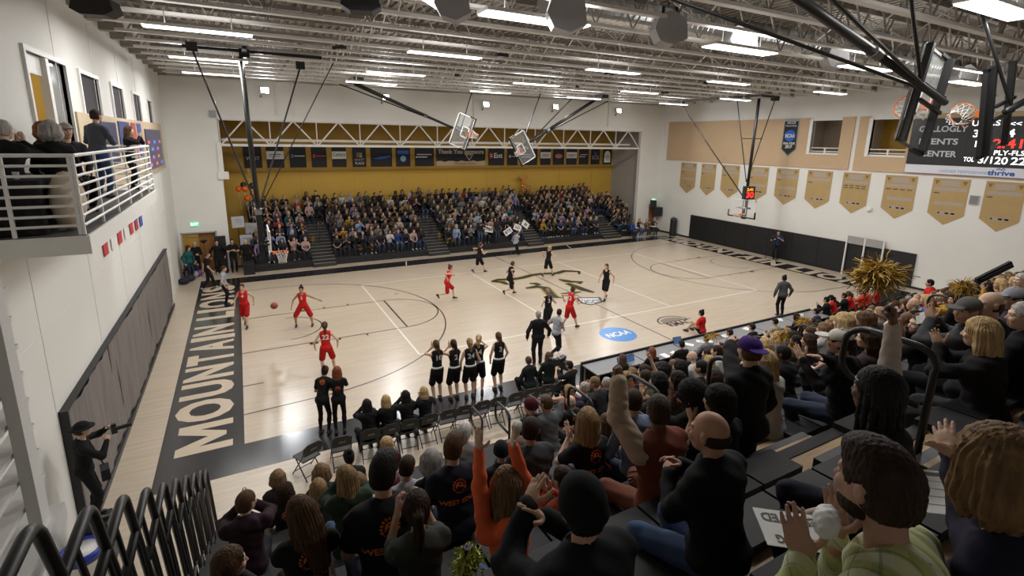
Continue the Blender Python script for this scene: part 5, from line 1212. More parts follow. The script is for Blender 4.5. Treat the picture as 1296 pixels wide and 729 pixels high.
def near(label, u, v, hw, pose=REST, lod=1, j=None, rz=0., turn=.35, nod=.05, sit=True, logo=None, group=None, depth=None, wl=None, wr=None, base=None, smin=.86, smax=1.14, ks=1.0, **kw):
    hk_ = .255 if kw.get('hair') in ('curly', 'wavy') else .205 if pose.get('female') else .195
    if not depth and j is None and u < 780 and hw > 13 and sit: depth = FPX*hk_/hw
    if not depth and j is not None and u < 780: depth = FPX*hk_/hw
    if depth: P = atd(u, v, depth); jj = j if j is not None else round((-4.2-P.y)/.61)
    elif j is not None: jj = j; P = ony(u, v, nY(j))
    else: jj, P = fitrow(u, v, hw, sit)
    zf = nF(jj) if jj >= 0 else .0
    if base is not None: zf = base
    p = dict(sit=sit, seat=.452, lean=.16 if sit else .05, head=(turn, nod, 0)); p.update(pose); q = dict(POSE_DEFAULT); q.update(p)
    J = skeleton(q); s = min(max((P.z-zf)/J['head'][2], max(smin, .9 if depth else 0)*ks), min(smax, 1.07 if depth else 9)*ks); Rz = Matrix.Rotation(rz, 3, 'Z')
    loc = P-Rz @ (Vector(J['head'])*s); loc.z = zf if not depth else loc.z
    if wl is not None or wr is not None:
        hs = list(p.get('hands') or (None, None))
        for i, w in ((0, wl), (1, wr)):
            if w is not None: hs[i] = tuple(round(c, 4) for c in (Rz.inverted() @ (Vector(w)-loc))/s)
        p['hands'] = tuple(hs)
    t, sh, J = person(label, loc, rz, p, lod=lod, scale=s, group=group, **kw)
    if logo: shirt_print(t, sh, J, logo, m=M_ORANGEPRINT, at=.0)
    NEAR.append((loc.x, loc.y, jj)); return t, sh, J
BLK = (.010, .010, .011); NAVY = (.012, .014, .026); CHAR = (.03, .03, .032); JEAN = (.05, .085, .17); DJEAN = (.02, .028, .05); OLV = (.035, .038, .030)
F = dict(female=True)
# --- left block, nearest the end rails
near('boy with short brown hair in dark hoodie clapping beside the black end rails', 312, 635, 26, dict(**CLAPHI, top='jacket', hood=True, bulk=.85), lod=0, skin='fair', hair='short', hairc='brown', topc=(.025, .010, .016), botc=BLK, turn=-0.75)
near('woman with brown curly hair in profile clapping at the bottom left corner', 292, 712, 48, dict(**CLAP, **F, top='long'), lod=0, j=10, skin='fair', hair='wavy', hairc='brown', topc=CHAR, botc=BLK, turn=-1.25, smin=.8, rz=-.1)
near('fan with dark curly hair and black sun logo tee behind the boy', 361, 622, 25, dict(**REST), lod=0, skin='light', hair='curly', hairc='darkbrown', topc=BLK, botc=DJEAN, turn=-.4, logo=sun_logo(word=None))
near('light brown haired child in front of the dark curly haired fan', 352, 604, 18, dict(**F), lod=1, j=5, skin='fair', hair='bob', hairc='lightbrown', topc=CHAR, turn=-.4)
near('girl with long brown hair in black WEST EDGE tee leaning left and clapping', 380, 650, 40, dict(**CLAP, **F), lod=0, j=9, skin='fair', hair='verylong', hairc='brown', topc=BLK, botc=BLK, turn=.55, nod=.3, logo=sun_logo())
near('woman with curly dark blonde hair in the left block', 403, 617, 27, dict(**F, top='long'), lod=0, j=7, skin='fair', hair='wavy', hairc='darkblonde', topc=OLV, botc=DJEAN, turn=-.2)
near('woman with a headband over light brown hair, left block', 406, 598, 21, dict(**F), lod=1, j=5, skin='fair', hair='bob', hairc='lightbrown', topc=CHAR, hat='headband', hatc=(.30, .25, .2), turn=.3)
near('woman with straight dark blonde hair in dark green jacket clapping', 437, 604, 28, dict(**CLAPHI, **F, top='jacket'), lod=0, j=7, skin='fair', hair='long', hairc='darkblonde', topc=(.018, .035, .02), botc=JEAN, turn=.5)
near('woman with straight light hair in pale grey top, left block', 452, 612, 26, dict(**F, top='long'), lod=1, j=6, skin='fair', hair='long', hairc='lightbrown', topc=(.33, .33, .35), botc=JEAN, turn=.3)
near('person with a dark top knot in black on the front row left', 441, 578, 15, dict(**F, **LEAN), lod=1, skin='mid', hair='bun', hairc='black', topc=BLK, turn=.2)
near('person with short golden curls in dark red top, front of left block', 489, 562, 20, dict(**F), lod=1, skin='fair', hair='curly', hairc='blonde', topc=(.10, .015, .02), turn=.2)
near('man with thick black hair in black WEST EDGE tee, left one', 487, 597, 36, dict(**REST, bulk=1.12), lod=0, j=8, skin='light', hair='tall', hairc='black', topc=BLK, botc=DJEAN, turn=-0.7, logo=sun_logo())
near('boy with short dark hair in light grey tee between the black tees', 516, 590, 25, dict(bulk=.85), lod=0, j=7, skin='fair', hair='short', hairc='darkbrown', topc=(.34, .35, .38), botc=DJEAN, turn=-0.7)
near('woman with shoulder length grey hair in the left block', 546, 583, 27, dict(**F), lod=0, j=7, skin='fair', hair='bob', hairc='grey', topc=BLK, botc=BLK, turn=-.2)
near('woman with brown ponytail in olive grey tee holding up a phone', 528, 642, 42, dict(**PHONE, **F), lod=0, j=10, skin='light', hair='ponytail', hairc='darkbrown', topc=(.045, .05, .042), botc=JEAN, turn=-0.25)
near('man with side parted brown hair in navy WEST EDGE tee, right one', 575, 566, 29, dict(bulk=1.12), lod=0, j=8, skin='fair', hair='tall', hairc='brown', topc=NAVY, botc=DJEAN, turn=-0.8, logo=sun_logo())
near('white haired old man in a grey plaid shirt near the floor', 588, 545, 19, dict(top='long'), lod=1, j=4, skin='fair', hair='short', hairc='white', topc=(.22, .20, .19), turn=-.6)
OR = near('child with long light brown hair in bright orange hoodie with both arms raised', 641, 614, 33, dict(top='long', hood=True, female=True, hk=('flat', 'flat'), pole=((-.8, -.2, .1), (.8, -.2, .1)), bulk=.9, armk=1.0, hdir=((-.05, 0, 1), (.05, 0, 1))), lod=0, depth=3.0, j=9, base=nF(9), ks=.86, wl=atd(606, 566, 2.95), wr=atd(645, 546, 2.95), skin='fair', hair='long', hairc='lightbrown', topc=(.92, .17, .065), botc=JEAN, turn=-0.35, smax=1.3)
near('man with short dark hair in charcoal tee right of the orange child', 672, 543, 27, dict(bulk=1.2), lod=0, j=8, skin='light', hair='short', hairc='darkbrown', topc=(.05, .052, .056), botc=DJEAN, turn=-0.7)
near('grey haired woman in profile left of the charcoal tee man', 655, 541, 17, dict(**F), lod=1, j=6, skin='fair', hair='short', hairc='grey', topc=(.22, .15, .13), turn=-.9)
near('person in a black knitted hood behind the orange sleeves', 634, 571, 22, dict(top='jacket'), lod=1, j=7, skin='light', hair=None, hat='beanie', hatc=BLK, topc=BLK, turn=-.3)
near('man in grey polo shading his eyes with one hand', 691, 510, 15, dict(**SHADE), lod=1, j=3, skin='light', hair='short', hairc='brown', topc=(.10, .105, .115), turn=.3)
near('person in black and red hood beside the eye shading man', 671, 514, 15, dict(top='jacket'), lod=1, j=2, skin='light', hair=None, hat='beanie', hatc=(.06, .008, .014), topc=BLK, turn=.3)
near('balding grey haired man in black tee by the front rail loop', 722, 508, 14, dict(**REST), lod=1, j=3, skin='fair', hair='fringe', hairc='grey', topc=BLK, turn=.2, logo=sun_logo(word=None))
near('man in a navy cap next to the balding man by the rail', 734, 515, 13, dict(**REST), lod=1, j=4, skin='light', hair='short', hairc='darkbrown', hat='cap', hatc=NAVY, topc=BLK, turn=.3)
near('woman with long light brown hair in black WEST EDGE tee, centre', 744, 532, 26, dict(**F, **CLAP), lod=0, j=7, skin='fair', hair='verylong', hairc='darkblonde', topc=BLK, botc=DJEAN, turn=-0.6, logo=sun_logo())
near('woman in magenta jacket half hidden by the raised tan sleeve', 768, 535, 22, dict(**F, top='jacket'), lod=1, j=7, skin='light', hair='long', hairc='brown', topc=(.25, .012, .09), turn=.2)
near('man with trimmed dark hair in light blue denim shirt', 802, 507, 28, dict(top='long'), lod=0, j=8, skin='light', hair='short', hairc='darkbrown', topc=(.13, .17, .25), botc=DJEAN, turn=-0.7)
FI = near('man with shaved head in brown vest raising a clenched fist', 833, 519, 35, dict(top='jacket', bulk=1.08, sleeves=True, hk=('fist', 'relaxed'), pole=((-.9, .2, -.5), (.7, -.5, -.6)), palm=((0, 1, 0), None)), sleevec=(.46, .37, .27), lod=0, depth=3.9, j=9, base=nF(9), wl=atd(783, 482, 3.9), skin='brown', hair='buzz', hairc=(.05, .03, .02), topc=(.15, .04, .022), botc=(.16, .055, .032), turn=-0.5)
near('tall bald man with dark fringe of hair in black track jacket clapping', 897, 547, 60, dict(top='jacket', bulk=1.05), lod=0, depth=2.6, j=11, base=nF(11), rz=.15, wl=atd(846, 600, 2.9), wr=atd(862, 588, 2.88), skin=(.50, .27, .18), hair='bald', hairc='darkbrown', topc=(.008, .008, .009), botc=JEAN, turn=0.12)
near('person in black beanie and black padded coat at the bottom centre', 735, 640, 68, dict(top='jacket', bulk=1.12, hk=('clap', 'clap')), lod=0, depth=1.85, j=12, base=nF(12)-.05, rz=.1, wl=atd(668, 640, 2.1), wr=atd(690, 655, 2.1), skin='light', hair='short', hairc='black', hat='beanie', hatc=(.006, .006, .007), topc=(.012, .012, .014), botc=JEAN, turn=-0.25, smin=.8)
near('person in rust red sweater right of the orange child', 712, 606, 30, dict(top='long', **CLAP), lod=1, j=9, skin='light', hair='short', hairc='darkbrown', topc=(.36, .06, .03), turn=.2)
# --- aisle and right of it
near('standing man in purple cap and black jacket raising his fist', 948, 443, 25, dict(top='jacket', hk=('fist', 'relaxed'), pole=((-.8, .3, -.3), (.7, -.5, -.6)), bulk=1.08), lod=0, depth=4.6, j=9, sit=False, base=nF(8), wl=atd(925, 434, 5.0), skin='light', hair='short', hairc='brown', hat='backcap', hatc=(.05, .018, .16), topc=BLK, botc=DJEAN, turn=-0.35, smax=1.2, smin=.7)
near('woman with long pale hair in cream jacket beside the purple cap man', 967, 458, 19, dict(**F, top='jacket'), lod=0, depth=5.4, j=8, skin='fair', hair='verylong', hairc='blonde', topc=(.42, .40, .37), botc=BLK, turn=.2, smin=.7, smax=1.3)
near('person with cropped black hair in black coat, right of the cream jacket', 990, 447, 19, dict(top='jacket'), lod=1, skin='brown', hair='short', hairc='black', topc=BLK, turn=.3)
near('man with close cropped hair in olive jacket', 1007, 432, 17, dict(top='jacket', hood=True), lod=1, skin='brown', hair='buzz', hairc='black', topc=(.05, .045, .022), turn=.6)
near('woman with long dark brown hair behind the olive jacket', 1023, 431, 16, dict(**F, top='long'), lod=1, skin='light', hair='long', hairc='darkbrown', topc=(.03, .02, .025), turn=.4)
near('man in white cap and black sweatshirt clapping, arms out', 1062, 432, 24, dict(top='long', bulk=1.05, hk=('clap', 'clap'), palm=((1, .1, 0), (-1, .1, 0))), lod=0, depth=5.2, j=8, wl=atd(1016, 456, 5.1), wr=atd(1036, 452, 5.05), skin='light', hair='short', hairc='darkbrown', hat='cap', hatc=(.50, .48, .43), topc=BLK, botc=DJEAN, turn=0.35, smin=.75, smax=1.3)
near('woman with blonde bob at the end of the front rows', 1067, 408, 22, dict(**F), lod=1, depth=6.9, j=6, skin='fair', hair='bob', hairc='blonde', topc=CHAR, turn=.2, smin=.7, smax=1.5)
near('woman with brown hair beyond the aisle rail', 1091, 404, 15, dict(**F), lod=1, depth=9, j=5, skin='light', hair='long', hairc='brown', topc=BLK, turn=.3, smin=.7, smax=1.5)
near('woman with dark brown hair right beside the aisle rail loop', 1098, 428, 22, dict(**F, **CLAP), lod=1, depth=6.2, j=8, skin='light', hair='long', hairc='darkbrown', topc=(.04, .03, .03), turn=.5, smin=.7, smax=1.5)
near('bald man with brown skin right of the raised arm', 1147, 403, 13, dict(**REST), lod=1, skin='brown', hair=None, topc=BLK, turn=.4)
near('bearded man with white paper held before his face', 1165, 410, 20, dict(**PHONE), lod=1, depth=5.8, j=9, skin='fair', hair='short', hairc='brown', beard='brown', topc=BLK, turn=.9, smin=.7, smax=1.4)
near('man in a grey flat cap looking left, right of the paper', 1224, 393, 25, dict(top='jacket', **CLAPHI), lod=1, depth=5.0, j=10, skin='light', hair='short', hairc='lightbrown', hat='cap', hatc=(.11, .105, .10), topc=(.06, .06, .065), turn=1.2, smin=.7, smax=1.4)
near('balding man behind the long blonde hair', 1252, 385, 26, dict(top='long'), lod=1, depth=5.2, j=10, skin='fair', hair='fringe', hairc='brown', topc=NAVY, turn=.9, smin=.7, smax=1.4)
near('woman with long blonde hair in black jacket clapping, right side', 1240, 422, 42, dict(top='jacket', **F, **CLAPHI, bulk=1.1), lod=0, depth=4.4, j=10, base=nF(10), skin='fair', hair='verylong', hairc='blonde', topc=(.012, .011, .012), botc=CHAR, turn=-0.1, smin=.7, smax=1.3, rz=.25, hair_scale=1.08)
near('man in pale grey trucker cap at the right edge', 1283, 378, 24, dict(top='jacket'), lod=1, depth=5.6, j=9, skin='light', hair='short', hairc='darkbrown', hat='cap', hatc=(.26, .26, .28), topc=(.03, .022, .04), turn=.9, smin=.7, smax=1.4)
near('light haired fan in black at the right edge', 1295, 400, 24, dict(top='jacket'), lod=1, depth=4.6, j=10, skin='fair', hair='short', hairc='grey', topc=BLK, turn=.6, smin=.7, smax=1.4)
near('grey haired man looking left at the far right edge', 1292, 354, 15, dict(top='long'), lod=1, depth=9.5, j=8, skin='fair', hair='short', hairc='grey', topc=CHAR, turn=1.1, smin=.7, smax=1.6)
near('smiling person with dark curls and glasses below the gold pompom', 1208, 379, 13, dict(**F), lod=1, depth=9.0, j=8, skin='light', hair='curly', hairc='black', topc=BLK, turn=1.1, smin=.7, smax=1.6)
BW = near('person with black braids and white headband in black WEST EDGE tee raising a fist', 1110, 496, 50, dict(sleeves=True, hk=('relaxed', 'fist'), pole=((-.7, -.5, -.6), (.8, -.3, -.3)), palm=(None, (0, 1, 0)), bulk=1.05), lod=0, depth=2.35, j=12, base=nF(12)-.06, rz=.45, wr=atd(1131, 408, 2.6), sleevec=(.50, .42, .36), skin='brown', hair='braids', hairc='black', hat='headband', hatc=(.55, .55, .55), topc=BLK, botc=NAVY, turn=-0.55, nod=.05, smin=.8, smax=1.3, logo=sun_logo(cy=.0))
PL = near('bearded man with brown hair in lime plaid shirt clapping, bottom right', 1108, 612, 118, dict(top='long', lean=.30, bulk=1.02, hk=('flat', 'flat'), palm=((.9, .3, 0), (-.9, .2, 0)), hdir=((-.05, .35, 1), (.1, .2, 1))), lod=0, depth=1.38, j=12, base=nF(12)+.2, wl=atd(1016, 706, 1.45), wr=atd(1058, 676, 1.5), rz=.1, skin=(.46, .265, .19), hair='tall', hairc=(.035, .020, .013), beard='darkbrown', topc=(.42, .46, .24), botc=DJEAN, turn=-0.2, smin=.8, smax=1.2)
near('person with blonde bob in navy patterned top clapping at the right edge', 1262, 594, 88, dict(top='long', **F, lean=.25, hk=('clap', 'clap')), lod=0, depth=1.4, j=13, base=nF(13), wl=atd(1202, 574, 1.68), wr=atd(1216, 580, 1.64), rz=.05, skin='fair', hair='bob', hairc=(.22, .13, .06), topc=(.018, .016, .035), botc=NAVY, turn=-0.5, smin=.75, smax=1.25, hair_scale=1.08)
PL[1].data.materials[0] = M_PLAID
# --- middle of the stand
for lab, u, v, hw, d, ps, sk, hr, hc, tc in (
    ('grey haired child with a green bracelet, arm up, before the tables', 817, 478, 15, 7.2, dict(**ARMUP, **F), 'light', 'short', 'darkbrown', (.10, .11, .07)),
    ('woman with straight black hair clapping, behind the tables', 833, 483, 17, 6.6, dict(**CLAP, **F), 'light', 'long', 'black', CHAR),
    ('woman with short black hair near the laptops', 838, 468, 14, 8.4, dict(**F), 'light', 'bob', 'black', BLK),
    ('woman with black hair clapping right below the laptops', 860, 465, 13, 8.6, dict(**CLAP, **F), 'mid', 'long', 'black', BLK),
    ('woman with very long black hair and blue jeans, middle rows', 857, 481, 18, 6.3, dict(**F), 'mid', 'verylong', 'black', CHAR),
    ('woman with big black curls clapping left of the rail loop', 874, 499, 28, 4.6, dict(**CLAPHI, **F), 'brown', 'bigcurly', 'black', BLK),
    ('man with black hair in the middle rows by the rail loop', 887, 465, 13, 8.8, dict(), 'light', 'short', 'black', BLK),
    ('woman with blonde hair just left of the purple cap man', 897, 457, 12, 9.6, dict(**F), 'fair', 'long', 'blonde', (.05, .045, .04)),
    ('person with black curls in front of the bald man', 908, 507, 26, 4.2, dict(**CLAP, **F), 'mid', 'curly', 'black', BLK),
    ('woman with dark hair clapping at the foot of the aisle', 903, 478, 15, 7.0, dict(**CLAP, **F), 'light', 'long', 'darkbrown', (.06, .05, .05)),
    ('man in black with short dark hair beside the raised tan sleeve', 815, 470, 12, 9.0, dict(), 'light', 'short', 'darkbrown', BLK)):
    near(lab, u, v, hw, ps, lod=2, depth=d, skin=sk, hair=hr, hairc=hc, topc=tc, botc=JEAN if 'jeans' in lab else DJEAN, turn=.4, smin=.6, smax=1.5)
# --- filler fans seated in the rows seen between the people above
rnd = random.Random(11)
HST = [('short', 'darkbrown', 0), ('long', 'brown', 1), ('long', 'blonde', 1), ('short', 'black', 0), ('ponytail', 'brown', 1), ('curly', 'darkbrown', 1), ('short', 'grey', 0), ('bob', 'lightbrown', 1), ('wavy', 'darkblonde', 1), ('fringe', 'grey', 0), ('short', 'lightbrown', 0), ('long', 'black', 1)]
TCS = [('black', BLK), ('navy', NAVY), ('charcoal', CHAR), ('red', (.42, .02, .02)), ('olive', (.05, .05, .025)), ('grey', (.14, .14, .15)), ('gold', (.36, .20, .02)), ('white', (.5, .5, .49)), ('blue', (.03, .07, .25)), ('maroon', (.11, .012, .02))]
ORD = ['first', 'second', 'third', 'fourth', 'fifth', 'sixth', 'seventh', 'eighth', 'ninth', 'tenth', 'eleventh', 'twelfth', 'thirteenth', 'fourteenth', 'fifteenth', 'sixteenth', 'seventeenth', 'eighteenth', 'nineteenth', 'twentieth', 'twenty-first', 'twenty-second', 'twenty-third', 'twenty-fourth', 'twenty-fifth', 'twenty-sixth', 'twenty-seventh', 'twenty-eighth', 'twenty-ninth', 'thirtieth']
FPOSE = [dict(), dict(**CLAP), dict(**LEAN), dict(**CLAPHI), dict(lean=.05, twist=.15)]
filled = 0
for (x0, x1, jmax, blk) in ((5.5, 11.8, 6, 'second'), (13.0, 18.8, 7, 'third'), (20.0, 26.4, 5, 'last')):
    for j in range(0, jmax+1):
        n = int((x1-x0)/.66)
        for q in range(n):
            x = x0+.33+q*.66+rnd.uniform(-.06, .06)
            if any(abs(a-x) < .55 and abs(b-(nY(j)-.2)) < .5 for a, b, c in NEAR): continue
            hw_ = nF(j)+1.2
            # keep the sightlines that the photo leaves open
            dv = Vector((x, nY(j), hw_+.12))-CAM; dep = dv.dot(_f); u = PPX+FPX*dv.dot(_r)/dep; v = PPY-FPX*dv.dot(_u)/dep
            if u > 1330 or rnd.random() < .24: continue
            if u < 700: continue
            st = rnd.choice(HST); tcn, tcv = rnd.choice(TCS); ps = dict(rnd.choice(FPOSE)); ps['female'] = bool(st[2]); ps['top'] = 'long' if j % 2 else 'tee'
            lab = '%s haired fan in %s, %s row of the %s near block, %s seat' % (st[1].replace('dark', 'dark ').replace('light', 'light ').strip(), tcn, ORD[j], blk, ORD[q])
            p = dict(sit=True, seat=.452, lean=.16, head=(.4, .05, 0)); p.update(ps)
            t, sh, J = person(lab, (x, nY(j)-.03, nF(j)+.012), rnd.uniform(-.1, .35), p, lod=3, scale=rnd.uniform(.97, 1.03), skin=rnd.choice(['fair', 'light', 'light', 'mid', 'brown']), hair=st[0], hairc=st[1], topc=tcv, botc=rnd.choice([BLK, DJEAN, JEAN]), group='fans seated in the near stand')
            filled += 1
print('near people', len(NEAR), 'filler', filled)
# ================================================================== PEOPLE ON THE FLOOR
REDU = (.60, .018, .016); REDK = (.42, .012, .012)
def stand(label, u, v, rz, pose, z=0., lod=2, scale=1.0, **kw):
    P = onz(u, v, z); P.x = min(max(P.x, XL+.45), XR-.55); P.y = min(P.y, YF-.55); p = dict(sit=False, head=(0, 0, 0)); p.update(pose)
    return person(label, (P.x, P.y, z+.004), rz, p, lod=lod, scale=scale, **kw)
def face(P, q): d = Vector(q)-Vector(P); return math.atan2(-d.x, d.y)
RUN = dict(lean=.28, hip=.88, feet=((-.08, .35, .05), (.09, -.45, .28, 0, .9)), hands=((-.10, .28, -.12, 0), (.12, -.12, -.22, 0)), hk=('relaxed', 'relaxed'), pole=((-.4, -.8, -.5), (.4, -.8, -.5)))
RUN2 = dict(lean=.22, hip=.89, feet=((-.09, -.35, .10, 0, .7), (.09, .34, .0)), hands=((-.12, -.10, -.22, 0), (.10, .30, -.10, 0)), hk=('relaxed', 'relaxed'), pole=((-.4, -.8, -.5), (.4, -.8, -.5)))
WALK = dict(lean=.08, hip=.91, feet=((-.09, .26, 0), (.09, -.26, .03, 0, .4)), hands=((-.14, -.12, -.46, 0), (.14, .16, -.44, 0)))
READY = dict(lean=.2, hip=.86, feet=((-.30, .0, 0), (.30, .0, 0)), knee_out=.35, hands=((-.48, .22, -.14, 0), (.22, .18, -.40, 0)), hk=('spread', 'relaxed'))
UNI = dict(top='tank', bottom='shorts', female=True)
def player(label, u, v, rz, pose, red, num=None, back=True, hair='ponytail', hairc='brown', skin='fair', **kw):
    p = dict(UNI); p.update(pose); c = REDU if red else BLK
    t, sh, J = stand(label, u, v, rz, p, skin=skin, hair=hair, hairc=hairc, topc=c, botc=REDK if red else BLK, shoec=(.02, .02, .02), **kw)
    if num: shirt_print(t, sh, J, num_print(num, .15 if back else .12), side=-1 if back else 1, m=M_PAPER if red else M_SILVER, name='shirt_number')
    return t
player('red team player by the black end border facing the camera', 312, 413, R(165), dict(**WALK), True, '4', False, hair='short')
player('red team player passing the ball with arms apart near the free throw lane', 385.5, 413, R(165), READY, True, '5', False, hair='bun', hairc='black', skin='mid')
player('red team player number 22 seen from behind at the left three point line', 415, 474, R(-8), dict(hip=.90, feet=((-.14, 0, 0), (.22, .08, 0)), hands=((-.16, .05, -.44, 0), (.18, .02, -.42, 0))), True, '22', True)
player('red team player running right past the left three point arc', 566, 381, R(-95), RUN, True, hair='bun')
player('red team player running right beside the court logo', 720, 416, R(-80), RUN2, True, '12', True, hair='bun')
player('black team player jogging right near the far sideline', 606, 345, R(-80), RUN2, False, skin='light')
player('black team player running just left of the centre court logo', 645, 375, R(-75), RUN, False, hair='short', skin='light')
player('black team player running over the back of the cat logo', 693, 350, R(-70), RUN2, False, hairc='blonde')
player('black team player standing at the right end of the court logo', 766, 379, R(115), dict(**WALK), False)
player('black team player with braided hair seen from behind below the logo', 693, 420, R(-10), RUN2, False, '3', True, hairc='darkblonde')
BB = atd(347, 387, 17.4)
t = thing('basketball', 'maroon basketball in the air between two red players', 'ball', BB); MB().sphere((0, 0, 0), .12, 20, 14).obj('ball_skin', mat('ball_red', (.30, .05, .04), .5, noise=.1), t, smooth=True)
sm = MB()
for a in range(3):
    Rm = Euler((0, R(90)*(a == 1), 0)).to_matrix() if a < 2 else Euler((R(90), 0, 0)).to_matrix(); sm.tube([Rm @ Vector((.1205*math.cos(2*math.pi*k/24), .1205*math.sin(2*math.pi*k/24), 0)) for k in range(24)], .003, 4, closed=True)
sm.obj('seams', M_INK, t)
def DP(u, v, y=17.75):
    q = ony(u, v, y); d = Vector((q.x, y, 0))-CAM; k = d.dot(_f); return PPX+FPX*d.dot(_r)/k, PPY-FPX*d.dot(_u)/k
REFC = (.32, .34, .38)
stand('referee in grey shirt standing on the left end border', 286, 386, R(-95), dict(top='tee', hands=((-.1, .1, -.48, 0), (.12, .1, -.46, 0))), skin='light', hair='short', hairc='darkbrown', topc=REFC, botc=BLK)
stand('referee in pale blue shirt running along the far black border', 652, 325, R(-75), dict(top='tee', **RUN), skin='light', hair='short', hairc='brown', topc=(.34, .38, .46), botc=BLK)
stand('referee in grey shirt running in front of the coach', 703, 452, R(-60), dict(top='tee', **RUN), skin='light', hair='short', hairc='darkbrown', topc=REFC, botc=BLK)
stand('coach in black suit seen from behind at the near sideline', 680, 462, R(-15), dict(top='jacket', bulk=1.1, hands=((-.16, .02, -.46, 0), (.18, .08, -.44, 0))), skin='light', hair='short', hairc='grey', topc=BLK, botc=BLK, scale=1.06)
stand('coach in grey jacket and black trousers watching by the near sideline right', 987, 400, R(-25), dict(top='jacket', **{'hands': ((-.14, .05, -.47, 0), (.16, .06, -.46, 0))}), skin='brown', hair='bun', hairc='black', topc=(.085, .09, .092), botc=BLK, scale=1.03)
stand('man in black polo and jeans walking past the left corner', 265, 366, R(-80), dict(top='tee', **WALK), skin='light', hair='short', hairc='brown', topc=BLK, botc=BLK, shoec=(.3, .3, .3), scale=1.05)
ST = dict(top='jacket', hands=((-.13, .06, -.47, 0), (.13, .06, -.47, 0)))
FOLD = dict(top='tee', hands=((.10, .26, -.20, 0), (-.10, .28, -.16, 0)), hk=('relaxed', 'relaxed'))
stand('man in black with folded hands left of the double doorway', *DP(245.5, 307), R(200), dict(top='long', hands=((.13, .25, -.25, 0), (-.13, .25, -.25, 0))), skin='light', hair='short', hairc='grey', topc=BLK, botc=BLK, scale=1.05)
stand('man in black standing at the right of the double doorway', *DP(273.7, 306), R(190), dict(ST, top='long'), skin='light', hair='short', hairc='darkbrown', topc=BLK, botc=BLK, scale=1.05, shoec=(.4, .4, .4))
stand('man in black tee with folded arms beside the black podium', *DP(293, 304), R(190), FOLD, skin='light', hair='short', hairc='darkbrown', topc=BLK, botc=BLK, scale=1.05)
stand('man in black suit and white shirt by the easel signs', *DP(310, 303), R(185), ST, skin='light', hair='fringe', hairc='brown', topc=BLK, botc=BLK, shoec=(.35, .35, .35))
stand('woman with curly red hair in black standing in the far left corner', *DP(219, 311, 17.2), R(215), dict(ST, female=True, top='long'), skin='fair', hair='curly', hairc='red', topc=BLK, botc=BLK)
stand('woman in teal jacket in the far left corner', *DP(228, 311, 17.0), R(230), dict(ST, female=True), skin='fair', hair='long', hairc='darkbrown', topc=(.015, .10, .10), botc=DJEAN)
person('person in red hoodie standing in the front rows beyond the right bench', (21.2, -4.75, nF(1)), R(30), dict(POSE_DEFAULT, **dict(ST, hood=True)), lod=2, scale=1.08, skin='light', hair='short', hairc='black', topc=REDU, botc=REDU)
stand('cameraman in navy shirt at a tripod by the right wall padding', 990.7, 327, R(115), dict(top='tee', hands=((.05, .32, -.02, 0), (-.02, .30, -.12, 0)), hk=('hold', 'hold')), skin='light', hair='short', hairc='darkbrown', topc=(.025, .04, .11), botc=BLK, scale=1.08)
# photographer with hat, left
P = Vector((-2.22, -2.8, .9)); t_, s_, J_ = person('photographer in black with a brimmed hat aiming a camera, left wall', (P.x, P.y, P.z), R(-75), dict(POSE_DEFAULT, top='long', hands=((.02, .34, .10, 0), (-.06, .30, .02, 0)), hk=('hold', 'hold')), lod=1, skin='fair', hair='short', hairc='brown', hat='bucket', hatc=BLK, topc=BLK, botc=BLK, scale=1.02)
cp = t_.matrix_basis @ Vector(((J_['wr0']+J_['wr1'])/2).tolist())
t = thing('photo_camera', 'black camera with long lens held up by the hatted photographer', 'camera', cp+Vector((.10, .0, .06)), R(-75)); MB().box2((-.07, -.04, -.05), (.07, .04, .06)).obj('camera_body', M_BLACKPLASTIC, t); MB().tube([(0, .03, 0), (0, .24, 0)], .035, 12).obj('lens', M_BLACK, t); MB().box2((-.03, -.03, .06), (.03, .03, .1)).obj('viewfinder', M_BLACK, t)
t = thing('shoulder_bag', 'black bag hanging at the hip of the hatted photographer', 'bag', (P.x+.22, P.y+.12, P.z+.80), R(-75)); MB().box2((-.12, -.06, -.14), (.12, .06, .06)).obj('pouch', M_CLOTHBLACK, t); MB().tube([(-.1, 0, .05), (-.14, -.12, .5), (0, -.28, .72)], .012, 5).obj('strap', M_BLACK, t)
t = thing('equipment_case', 'tall black equipment case under the hatted photographer', 'case', (-2.22, -2.8, .004)); MB().box2((-.2, -.2, 0), (.2, .2, .84)).obj('case_body', M_BLACKPLASTIC, t); MB().box2((-.21, -.21, .84), (.21, .21, .89)).obj('lid', M_BLACK, t)
# tripod camera by the right wall
P = Vector((30.35, 7.2, 0)); t = thing('video_camera', 'video camera on a tripod by the right wall padding', 'camera', (P.x, P.y, 0.004), R(100))
for a in (30, 150, 270): MB().tube([(0, 0, 1.25), (.4*math.cos(R(a)), .4*math.sin(R(a)), 0.01)], .02, 6).obj('leg', M_BLACK, t)
MB().box2((-.08, -.22, 1.3), (.08, .22, 1.55)).obj('camera_body', M_BLACKPLASTIC, t); MB().tube([(0, .2, 1.43), (0, .4, 1.43)], .06, 10).obj('lens', M_BLACK, t); MB().box2((-.05, -.05, 1.22), (.05, .05, 1.3)).obj('tripod_head', M_BLACK, t)
